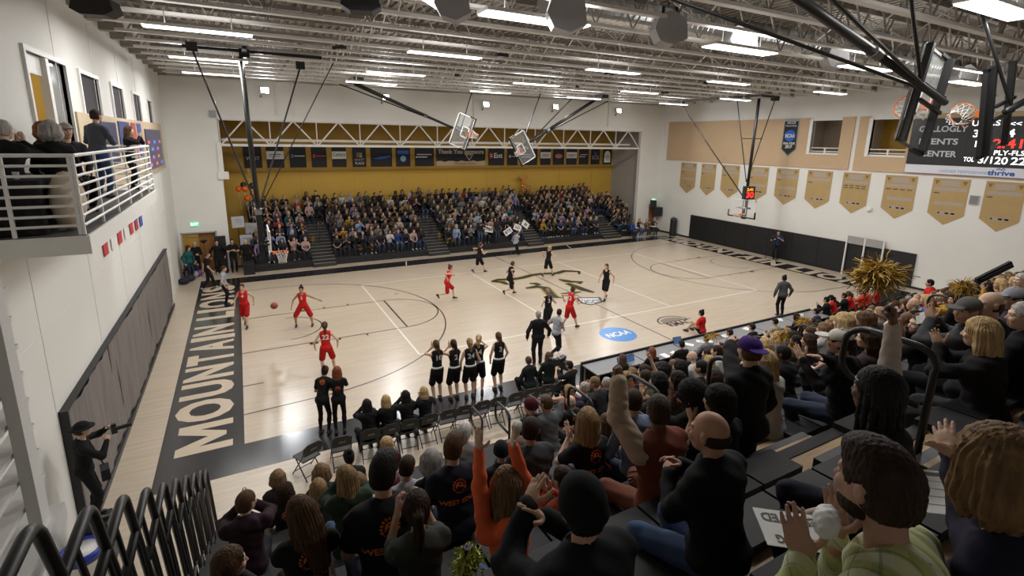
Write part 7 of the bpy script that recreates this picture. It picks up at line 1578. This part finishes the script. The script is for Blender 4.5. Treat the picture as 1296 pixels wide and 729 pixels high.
# ================================================================== BANNERS, SIGNS, BALLOONS AND SMALL THINGS
SB = [(308, 331, 'WEST', 'plain'), (337, 359, '', 'whiteband'), (366, 387, '', 'blueline'), (394, 413, 'Bank', 'redline'), (420, 438, 'Century', 'whiteband'), (446, 463, 'PLACE', 'multi'), (469, 496, '', 'swoosh'), (501, 519, '', 'bluetop'), (525, 549, '', 'twolines'), (552, 614, 'Thank You Sponsors', 'big'), (618, 638, 'Ent', 'ent'), (642, 655, '', 'cross'), (659, 680, '', 'twolines'), (684, 697, '', 'whiteband'), (700, 714, '', 'oval'), (717, 730, '', 'whiteband'), (733, 745, '', 'twolines'), (748, 759, 'SCG', 'plain'), (763, 774, '', 'arch')]
M_BAN = mat('sponsor_black', (.018, .018, .023), .75, noise=.1, nscale=2)
yb_ = YB-.15
for i, (u0, u1, txt, st) in enumerate(SB):
    x0 = ony(u0, 196, yb_).x; x1 = ony(u1, 196, yb_).x; w = x1-x0; z0, z1 = 5.36, 6.62
    t = thing('sponsor_banner', ('wide black and tan Thank You Sponsors banner on the gold wall' if st == 'big' else 'black sponsor banner on the gold wall, %s from the left%s' % (ORD[i], {'whiteband': ', with a white band', 'plain': ', reading '+txt, 'multi': ', with a coloured emblem', 'swoosh': ', with a blue swoosh', 'bluetop': ', with blue emblem', 'twolines': ', with two white text lines', 'redline': ', with red lettering', 'blueline': ', with blue lettering', 'ent': ', with large white lettering', 'cross': ', with a small white cross', 'oval': ', with a pink oval', 'arch': ', with a white arch'}[st])), 'banner', ((x0+x1)/2, yb_, z0), 0, 'sponsor banners')
    h = w/2; H = z1-z0; MB().box2((-h, -.02, 0), (h, .0, H)).obj('cloth', M_BAN, t); MB().tube([(-h, -.01, H), (h, -.01, H)], .02, 6).obj('top_rod', M_BLACK, t)
    fr = lambda x, z: frame((x, -.021, z), (1, 0, 0), (0, 0, 1))
    def patch(xa, za, xb, zb, m, nm='print', y=-.023): MB().box2((xa, y, za), (xb, -.02, zb)).obj(nm, m, t)
    if st == 'whiteband':
        patch(-h, .42*H, h, .8*H, M_PAPER)
        if txt: text_obj('lettering', txt, fr(0, .64*H), .24, M_INK, t, width=w*.85, lift=.006)
        else: patch(-h*.7, .62*H, h*.7, .66*H, M_BLUEINK if i < 3 else M_RED, y=-.026); patch(-h*.7, .52*H, h*.5, .56*H, M_GREY, y=-.026)
    elif st == 'plain': text_obj('lettering', txt, fr(0, .45*H), .2 if txt != 'SCG' else .3, M_SILVER, t, width=w*.75); patch(-.12, .62*H, .12, .78*H, mat('mark_red', (.45, .10, .05), .6) if txt == 'WEST' else M_BLUEINK)
    elif st in ('blueline', 'redline'):
        m = mat('mark_blue', (.12, .16, .42), .6) if st == 'blueline' else mat('mark_red2', (.55, .06, .07), .6); patch(-h*.8, .48*H, -h*.5, .66*H, m); patch(-h*.4, .54*H, h*.85, .6*H, M_SILVER if st == 'blueline' else m)
    elif st == 'multi':
        for k, c in enumerate(((.55, .08, .05), (.65, .45, .05), (.05, .2, .55), (.1, .4, .12))): patch(-.2+.2*(k % 2), .5*H+.16*(k//2), -.02+.2*(k % 2), .5*H+.14+.16*(k//2), mat('mark_%d' % k, c, .6))
        text_obj('lettering', 'HYATT', fr(0, .36*H), .15, M_SILVER, t, width=w*.7); text_obj('lettering', 'PLACE', fr(0, .18*H), .17, M_PAPER, t, width=w*.65)
    elif st == 'swoosh': mb = MB(); mb.add([(-h*.8, -.023, .42*H), (-h*.2, -.023, .52*H), (h*.85, -.023, .6*H), (h*.85, -.023, .5*H), (0, -.023, .4*H)], [(0, 4, 3, 2, 1)]); mb.obj('print', M_BLUEINK, t)
    elif st == 'bluetop': patch(-h*.8, .66*H, h*.8, .86*H, M_BLUEINK); MB().lathe([(.2, 0), (.2, .006)], n=20).obj('emblem', mat('mark_lightblue', (.25, .45, .7), .6), t, loc=(0, -.02, .42*H)).rotation_euler = (R(90), 0, 0)
    elif st == 'twolines': patch(-h*.8, .62*H, h*.75, .68*H, M_SILVER); patch(-h*.8, .48*H, h*.3, .54*H, M_SILVER); patch(-h*.9, .46*H, -h*.82, .56*H, M_PAPER)
    elif st == 'cross': patch(-h*.7, .5*H, -h*.3, .58*H, M_PAPER); patch(-h*.56, .44*H, -h*.44, .64*H, M_PAPER); patch(-h*.2, .52*H, h*.8, .56*H, M_SILVER)
    elif st == 'oval': o = MB().lathe([(.3, 0), (.3, .006)], n=24).obj('emblem', mat('mark_pink', (.6, .2, .22), .6), t, loc=(0, -.02, .55*H)); o.rotation_euler = (R(90), 0, 0); o.scale = (1.2, .6, 1)
    elif st == 'ent': text_obj('lettering', 'Ent', fr(.14, .58*H), .34, M_PAPER, t, bold=.03, width=w*.55); patch(-h*.85, .44*H, -h*.5, .74*H, mat('mark_red2', (.55, .06, .07), .6)); patch(-h*.72, .52*H, -h*.5, .56*H, M_PAPER, y=-.026); patch(-h*.72, .62*H, -h*.5, .66*H, M_PAPER, y=-.026)
    elif st == 'arch':
        mb = MB(); pts = [(-h*.7, .12*H)]+[(h*.7*math.cos(R(180-a)), .6*H+.3*H*math.sin(R(a))) for a in range(0, 181, 20)]+[(h*.7, .12*H)]; mb.add([(a, -.023, b) for a, b in pts], [tuple(range(len(pts)))[::-1]]); mb.obj('print', M_PAPER, t); patch(-h*.4, .45*H, h*.4, .5*H, M_GREY, y=-.026); patch(-h*.4, .3*H, h*.4, .34*H, M_GREY, y=-.026)
    elif st == 'big':
        text_obj('lettering', 'Thank You Sponsors', fr(0, .80*H), .30, M_BANNERTXT, t, bold=.04, width=w*.93); mb = MB(); top = [(-h+w*k/12, .27*H+.05*math.sin(k*2.3)) for k in range(13)]; pts = [(-h, .0)]+[(h, .0)]+top[::-1]
        mb.add([(a, -.023, b) for a, b in pts], [tuple(range(len(pts)))]); mb.obj('tan_field', mat('banner_field', (.50, .38, .23), .7, noise=.04), t); text_obj('lettering', 'Mountain Lions', fr(.3, .13*H), .14, M_INK, t, width=w*.42, lift=.008)
        mb = MB(); mb.add([(.28, -.024, .68*H), (.98, -.024, .68*H), (.63, -.024, .28*H)], [(0, 2, 1)]); mb.obj('emblem', M_BANNERTXT, t); mb = MB(); mb.add([(.42, -.026, .62*H), (.84, -.026, .62*H), (.63, -.026, .36*H)], [(0, 2, 1)]); mb.obj('emblem_core', M_INK, t)
# pennants on the right wall
PEN = [(862, 205, 883, 207, 245), (888, 206, 908, 208, 248), (914, 207, 938, 210, 251), (948, 209, 975, 211, 254), (983, 211, 1013, 214, 260), (1022, 214, 1056, 217, 265), (1067, 217, 1104, 221, 271), (1120, 221, 1164, 224, 278), (1180, 225, 1231, 229, 286), (1247, 229, 1303, 233, 295)]
for i, (u0, v0, u1, v1, vb) in enumerate(PEN):
    x = XR-.012; a = onx(u0, v0, x); b = onx(u1, v1, x); zt = (a.z+b.z)/2; zt = 5.80; tip = onx((u0+u1)/2, vb, x).z; w = (a.y-b.y)*.92; ym = (a.y+b.y)/2; tip = min(max(tip, 3.35), 3.7); zs = tip+.52
    t = thing('pennant', 'tan pointed championship pennant on the right wall, %s from the left' % ORD[i], 'pennant', (x, ym, tip), 0, 'tan pennants'); h = w/2; H = zt-tip; S = zs-tip
    pts = [(-h, H), (-h, S), (0, 0), (h, S), (h, H)]
    MB().prism(pts, Matrix(((0, 0, -1, 0), (-1, 0, 0, 0), (0, 1, 0, 0), (0, 0, 0, 1))), .01).obj('cloth', M_BANNER, t); MB().tube([(-.006, -h, H), (-.006, h, H)], .018, 6).obj('top_rod', M_WHITE, t)
    def strip(x0, z0, x1, z1, m, nm='print'): MB().box2((-.0125, -x0, z0), (-.0105, -x1, z1)).obj(nm, m, t)
    strip(-h*.5, H-.38, h*.5, H-.12, M_BANNERTXT, 'title_strip')
    M_ = lambda y, z, : frame((-.0115, y, z), (0, -1, 0), (0, 0, 1))
    strip(-h*.85, H-.62, h*.9, H-.46, M_BANNERTXT, 'title_strip')
    if i in (0, 3, 4, 7, 8): strip(-h*.7, H-1.32, h*.85, H-1.16, M_BANNERTXT, 'title_strip')
    for k in range(4 if i in (6, 7) else 1):
        strip(-h*.85+k*w*.22, H-.76, -h*.85+k*w*.22+w*.16, H-.72, M_INK, 'year_marks')
        if i == 6: strip(-h*.85+k*w*.22, H-.88, -h*.85+k*w*.22+w*.16, H-.84, M_INK, 'year_marks')
    strip(-h*.5, S-.02, h*.55, S+.14, M_BANNERTXT, 'logo_strip')
    for k, xx in enumerate((-.42, -.02, .3)): strip(h*xx, S+.02, h*(xx+(.1 if k == 0 else .2)), S+.1, M_INK, 'logo_mark')
    for e in (-1, 1):
        mb = MB(); mb.add([(-.0125, -e*h*.9, H-.12), (-.0125, -e*h*.62, H-.12), (-.0125, -e*h*.76, H-.34)], [(0, 1, 2)]); mb.obj('corner_emblem', mat('emblem_brown', (.24, .15, .05), .7), t)
# national banner on the tan panel
x = XR-.072; a = onx(992, 151, x); b = onx(1012, 151, x); tip = onx(997, 198, x).z; w = a.y-b.y; ym = (a.y+b.y)/2-.05; zt = a.z
t = thing('pennant', 'dark pennant with a blue disc hanging on the tan panel', 'pennant', (x, ym, tip)); h = w/2*.95; H = zt-tip; S = .45
for k, (sc, m, nm) in enumerate(((1.0, M_GREY, 'border'), (.88, M_BAN, 'cloth'))):
    pts = [(-h*sc, H*(.5+.5*sc)), (-h*sc, S), (0, .1*k), (h*sc, S), (h*sc, H*(.5+.5*sc))]; MB().prism(pts, Matrix(((0, 0, -1, -.008*k), (-1, 0, 0, 0), (0, 1, 0, 0), (0, 0, 0, 1))), .008).obj(nm, m, t)
o = MB().lathe([(h*.72, 0), (h*.72, .006)], n=28).obj('disc', mat('disc_blue', (.02, .14, .62), .6), t, loc=(-.016, 0, H*.56)); o.rotation_euler = (0, R(-90), 0)
Mf = lambda z: frame((-.024, 0, z), (0, -1, 0), (0, 0, 1))
for s_, z, hh, ww, m in (('UCCS', H*.9, .16, 1.1, M_SILVER), ("Women's Soccer", H*.82, .09, 1.5, M_SILVER), ('NCAA', H*.55, .22, 1.25, M_PAPER), ('FINAL FOUR', H*.35, .13, 1.55, M_PAPER), ('2017', H*.26, .17, .95, M_PAPER)): text_obj('lettering', s_, Mf(z), hh, m, t, bold=.04, width=h*ww)
# scoreboard
x = XR-.09; y0 = onx(1158, 150, x).y; y1 = -6.2; z0, z1 = 6.43, 8.66
t = thing('scoreboard', 'wide black scoreboard with red and white digits on the right wall', 'scoreboard', (x, y0, z0)); L_ = y0-y1
MB().box2((-.1, -L_, 0), (0, 0, z1-z0)).obj('case', mat('board_black', (.014, .015, .018), .5, noise=.05), t)
yn = onx(1224, 180, x).y-y0
MB().box2((-.106, yn-.02, 0), (-.1, yn+.02, z1-z0)).obj('divider', M_BLACK, t)
MB().box2((-.09, -L_, -.44), (0, 0, -.03)).obj('sponsor_strip', mat('strip_white', (.72, .73, .80), .5), t)
def sb(txt, u, v, size, m, w=None, bold=.02, name='lettering'): p = onx(u, v, x-.1); text_obj(name, txt, frame((-.104, p.y-y0, p.z-z0), (0, -1, 0), (0, 0, 1)), size, m, t, bold=bold, width=w, lift=.004)
for s_, u, v, uw in (('GALLOGLY', 1193, 163.5, (1162, 1223)), ('EVENTS', 1187, 179.5, (1162, 1211)), ('CENTER', 1187, 195, (1163, 1208))): sb(s_, u, v, .27, M_SILVER, abs(onx(uw[0], v, x).y-onx(uw[1], v, x).y), .025)
for s_, u, v, h_, w_, m in (('UCCS', 1248, 156, .24, 1.0, M_LED), ('<<<', 1282, 157, .2, .6, M_LED), ('37', 1240, 169.5, .32, .5, M_LED), ('4', 1279.5, 169, .33, .3, M_LED), ('1', 1235, 182.5, .28, None, M_LED), ('2:41', 1277, 182.5, .38, 1.0, M_LEDR), ('PLY-FLS', 1277, 194, .2, 1.04, M_LED), ('TOL', 1226, 202, .2, .40, M_LED), ('3/1', 1248, 203, .30, .5, M_LED), ('20', 1267, 204, .31, .45, M_LED), ('2', 1284, 204.5, .31, .25, M_LED), ('2', 1294, 205, .31, .25, M_LED)): sb(s_, u, v, h_, m, w_, .015)
p = onx(1267, 219.5, x-.09); text_obj('lettering', 'thrive', frame((-.094, p.y-y0, p.z-z0), (0, -1, 0), (0, 0, 1)), .22, M_BLUEINK, t, bold=.03, width=.95)
p = onx(1222, 218, x-.09); text_obj('lettering', 'HIGHER PERFORMANCE.', frame((-.094, p.y-y0, p.z-z0), (0, -1, 0), (0, 0, 1)), .13, mat('pale_blue_ink', (.25, .38, .62), .6), t, width=2.0)
for dy in (-.08, .08):
    p = onx(1267, 214.5, x-.09); o = MB().tube([(-.095, p.y-y0+dy-.07, p.z-z0-.03), (-.095, p.y-y0+dy, p.z-z0+.04), (-.095, p.y-y0+dy+.07, p.z-z0-.03)], .02, 5).obj('leaf_mark', M_BLUEINK, t)
for u, v, lab, d in ((1233, 253, 'grey control box between the last two pennants', (.06, .34, .42)), (1101, 265, 'small round white camera dome below the seventh pennant', (.07, .16, .16))):
    p = onx(u, v, XR); t = thing('wall_box', lab, 'box', (XR-.004, p.y, p.z)); 
    if 'dome' in lab: MB().sphere((-.06, 0, 0), (.08, .13, .13)).obj('dome', M_WHITE, t, smooth=True); MB().box2((-.02, -.15, -.15), (0, .15, .15)).obj('back_plate', M_WHITE, t)
    else: MB().box2((-d[0], -d[1]/2, -d[2]/2), (0, d[1]/2, d[2]/2)).obj('box_body', M_FRAME, t); MB().box2((-d[0]-.006, -d[1]/2+.03, -d[2]/2+.03), (-d[0], d[1]/2-.03, d[2]/2-.03)).obj('cover', M_GREY, t)
# small boxes beside the far opening
for u, v, lab, d in ((269, 144, 'grey box at the upper left corner of the far opening', (.32, .12, .34)), (283, 222, 'white box on the left edge of the far opening', (.5, .12, .4)), (279, 200, 'white tall box on the left edge of the far opening', (.22, .1, 1.6))):
    p = ony(u, v, YF); t = thing('wall_box', lab, 'box', (p.x, YF-.004, p.z)); MB().box2((-d[0]/2, -d[1], -d[2]/2), (d[0]/2, 0, d[2]/2)).obj('box_body', M_WHITE if 'white' in lab else M_GREY, t); MB().box2((-d[0]/2+.03, -d[1]-.01, -d[2]/2+.03), (d[0]/2-.03, -d[1], d[2]/2-.03)).obj('cover', M_WALL if 'white' in lab else M_GREY, t)
# foil letter balloons on the gold wall
def foil(body, u, v, h, y, label, m):
    p = ony(u, v, y); vs, fs = text_mesh(body, h, .07, 1.0, 'CENTER', 0, .10); t = thing('foil_balloon', label, 'balloon', (p.x, y, p.z)); M_ = frame((0, 0, 0), (1, 0, 0), (0, 0, 1))
    me = bpy.data.meshes.new('letter_foil'); me.from_pydata([M_ @ Vector(q) for q in vs], [], fs); me.materials.append(m); link('letter_foil', me, t); return t, p
M_FOIL = mat('rose_gold_foil', (.62, .30, .10), .22, metal=.95, noise=.15, nscale=5, bump=.5, bscale=6)
t1, p1 = foil('T', 662, 230, .72, YB-.45, 'rose gold foil balloon letter T before the gold wall', M_FOIL); t2, p2 = foil('G', 666, 241, .72, YB-.6, 'rose gold foil balloon letter G just below the T', M_FOIL)
for t, p in ((t1, p1), (t2, p2)): MB().tube([(0, 0, -.3), (.02, .05, -(p.z-fz(NR-1))+.0)], .008, 4).obj('string', M_PAPER, t)
def balloon(u, v, y, r, c, lab, grp=None):
    p = ony(u, v, y); t = thing('balloon', lab, 'balloon', p, 0, grp); MB().lathe([(.01, -r*1.2), (r*.35, -r*1.0), (r*.8, -r*.5), (r, .05*r), (r*.85, r*.6), (r*.45, r*.92), (.01, r)], n=16).obj('skin', mat('balloon_'+c[0], c[1], .25, coat=.4), t, smooth=True); MB().tube([(0, 0, -r*1.2), (.05, 0, -1.2)], .006, 4).obj('string', M_PAPER, t)
OB = ('orange', (.75, .13, .01)); BB_ = ('black', (.012, .012, .013))
for u, v, c, lab in ((302, 239, OB, 'orange balloon, leftmost of the left cluster'), (308, 234, BB_, 'black balloon, upper left of the left cluster'), (310, 239, OB, 'orange balloon in the middle of the left cluster'), (319, 235, BB_, 'black balloon, upper right of the left cluster'), (320, 245, OB, 'orange balloon, right side of the left cluster'), (313, 251, OB, 'orange balloon, lowest of the left cluster')): balloon(u, v, 19.6+.12*(u % 3), .17, c, lab)
p = ony(315, 222, 19.8); t, p = foil('1', 315, 220, .42, 19.8, 'gold foil balloon on top of the left balloon cluster', mat('gold_foil', (.75, .5, .14), .25, metal=.95, noise=.1)); MB().tube([(0, 0, -.2), (0, 0, -p.z+.1)], .006, 4).obj('string', M_PAPER, t)
for u, v, y, lab, rz in ((301, 281, 18.95, 'grey sign board on a stand behind the suited man', .1), (312, 304, 18.75, 'lower pale sign board beside the suited man', -.05), (318, 289, 19.1, 'tilted dark grey sign board near the bleacher end', -.5)):
    p = ony(u, v, y); t = thing('easel_sign', lab, 'sign', (p.x, y, .004), rz); MB().box((0, -.02, p.z), (.62, .02, .62), (R(-6), 0, R(4))).obj('board', mat('sign_grey', (.42, .43, .45), .5, noise=.05), t)
    for k in range(3): MB().box((0, -.036, p.z-.12+.12*k), (.4, .004, .03), (R(-6), 0, 0)).obj('text_line', M_GREY, t)
    MB().tube([(0, .02, 0), (0, .02, p.z)], .02, 6).obj('pole', M_BLACK, t); MB().box2((-.2, -.2, 0), (.2, .2, .03)).obj('base', M_BLACK, t)
t = thing('podium', 'tall flat black podium screen left of the opening', 'podium', (-.62, 17.95, .004)); MB().box2((-.42, -.06, .05), (.1, .06, 2.0)).obj('screen_panel', M_BLACKPAD, t); MB().box2((-.42, -.25, 0), (.1, .25, .05)).obj('base', M_BLACK, t)
t = thing('flash_stand', 'black photographic light on a thin tripod by the doorway', 'light stand', tuple(onz(263, 352))[:2]+(.004,)); 
for a in (30, 150, 270): MB().tube([(0, 0, .7), (.3*math.cos(R(a)), .3*math.sin(R(a)), .01)], .012, 5).obj('leg', M_BLACK, t)
MB().tube([(0, 0, .5), (0, 0, 1.9)], .014, 6).obj('pole', M_BLACK, t); MB().lathe([(.05, 0), (.18, .15), (.2, .18), (.02, .1)], n=14).obj('lamp_head', M_BLACK, t, loc=(0, 0, 1.85))
# big gold pompoms held over the near crowd
def pompom(label, P, n, size, stretch, seed, dark=.25):
    rr = random.Random(seed); t = thing('pompom', label, 'pompom', P, 0, 'gold pompoms of the near crowd'); G = MB(); K = MB()
    for k in range(n):
        d = Vector((rr.gauss(0, 1)*stretch[0], rr.gauss(0, 1)*stretch[1], rr.gauss(0, 1)*stretch[2])); d = d*(size/ max(d.length, .3)*rr.uniform(.5, 1.0)); o = Vector((rr.gauss(0, .08), rr.gauss(0, .05), rr.gauss(0, .05)))*size*2
        s_ = d.cross(Vector((rr.gauss(0, 1), rr.gauss(0, 1), rr.gauss(0, 1)))).normalized()*.0045; pts = []; g = Vector((0, 0, -.22*size))
        for q in range(5): f = q/4; pts.append(o+d*f+g*f*f+Vector((rr.gauss(0, .01), rr.gauss(0, .01), rr.gauss(0, .012))))
        (K if rr.random() < dark else G).add([p+s_*(1 if e == 0 else -1) for p in pts for e in (0, 1)], [(2*q, 2*q+1, 2*q+3, 2*q+2) for q in range(4)])
    a = G.obj('gold_streamers', mat('pompom_gold', (.50, .29, .015), .5, noise=.2), t); a['kind'] = 'stuff'; b = K.obj('black_streamers', M_CLOTHBLACK, t); b['kind'] = 'stuff'
    MB().tube([(0, 0, -.12), (0, 0, .06)], .02, 8).obj('handle', M_BLACK, t); return t
pompom('large gold and black pompom held up over the right side of the crowd', atd(1112, 344, 5.6), 1100, .30, (1.6, .8, .5), 1)
pompom('gold pompom held beside the long black board, upper right', atd(1220, 362, 7.5), 420, .22, (1.2, .7, .6), 2)
pompom('gold pompom resting on the scorer tables', atd(1018, 405, 13.5), 150, .30, (1.4, .7, .4), 3, .05)
pompom('gold pompom behind the scorer tables beside the olive jacket', atd(991, 424, 10.5), 130, .22, (1.2, .7, .5), 4, .2)
pompom('gold pompom at the end of the scorer tables, by the sitting red player', atd(903, 424, 13.5), 120, .28, (1.4, .7, .4), 5, .1)
pompom('yellow green pompom on the bleacher seat at the bottom edge', atd(592, 706, 2.35), 220, .085, (1, 1, .8), 6, .05)
for c_ in bpy.data.objects:
    if c_.parent and c_.parent.get('label', '').startswith('yellow green pompom') and c_.name.startswith('gold_streamers'): c_.name = 'lime_streamers'; c_.data.materials[0] = mat('pompom_lime', (.40, .42, .05), .5, noise=.2)
p = atd(1258, 345, 6.5); t = thing('foam_board', 'long dark foam board held slanting above the upper right crowd', 'board', p); MB().box((0, 0, 0), (.46, .04, .085), (0, R(-32), R(-30))).obj('board', M_CLOTHBLACK, t); MB().box((-.0, -.03, 0), (.4, .02, .05), (0, R(-32), R(-30))).obj('face', M_BLACKPLASTIC, t)
# papers and napkins near the camera
def sheet(label, c, xd, yd, w, h, texts=(), m=M_PAPER, name='paper_sheet'):
    F_ = frame(c, xd, yd); t = thing(name, label, 'paper', (0, 0, 0)); t.matrix_world = F_; MB().box2((-w/2, -h/2, 0), (w/2, h/2, .003)).obj('sheet', m, t)
    for s_, x_, y_, sz, ww in texts: text_obj('lettering', s_, frame((x_, y_, .0035), (1, 0, 0), (0, 1, 0)), sz, M_INK, t, bold=.03, width=ww, lift=.001)
    return t
q = atd(1010, 672, 1.95); sheet('white RESERVED sheet lying on the dark seat left of the clapping man', q, (-.78, .62, .0), (-.62, -.78, .0), .28, .2, (('RESERVED', 0, -.055, .045, .24), ('WINNING', 0, .06, .04, .2)))
q = atd(1185, 622, 2.0); tt = sheet('large white printed schedule sheet on the plywood deck at right', q, (.8, -.6, 0), (.6, .8, 0), .36, .28)
MB().box2((-.18, .10, .003), (.18, .125, .004)).obj('header_bar', M_INK, tt)
for k in range(4): MB().box2((-.15, .06-.05*k, .003), (.12-.03*(k % 2), .065-.05*k, .004)).obj('printed_line', M_GREY, tt)
for u, v, d, lab in ((1166, 404, 5.4, 'white folded paper held to the face of the bearded man'), (1046, 660, 1.42, 'crumpled white cloth napkin in the hand of the clapping man')):
    p = atd(u, v, d); t = thing('napkin', lab, 'napkin', p, .5); s_ = d*.012 if d < 3 else .11
    if d > 5: MB().box((0, 0, 0), (.2, .01, .09), (0, R(25), .3)).box((.12, -.03, .03), (.16, .01, .05), (0, R(30), .3)).obj('sheet', M_PAPER, t)
    else:
        s2 = SDF(.006); s2.ell(V3(0, 0, 0), V3(.055, .034, .042), .02); s2.ell(V3(-.038, 0, .03), V3(.036, .028, .028), .02); me = to_mesh('cloth', [(*s2.mesh(lambda X, Y, Z: .004*np.sin(X*190+Z*120)*np.sin(Y*160+Z*90)), 0)], [M_PAPER]); link('cloth', me, t)
P = onz(905, 0, 0) if False else None
# wristband on the raised fist
t, sh, J = FI; w = t.matrix_basis @ Vector(J['wr0'].tolist()); e = t.matrix_basis @ Vector(J['el0'].tolist()); d = (w-e).normalized(); q = d.to_track_quat('Z', 'Y').to_matrix().to_4x4()
o = thing('wristband', 'bright green paper wristband on the raised fist', 'wristband', (0, 0, 0)); MB().lathe([(.030, -.012), (.032, 0), (.030, .012)], n=18).obj('band', mat('neon_green', (.12, .75, .06), .5), o); o.matrix_world = Matrix.Translation(w-d*.0) @ q
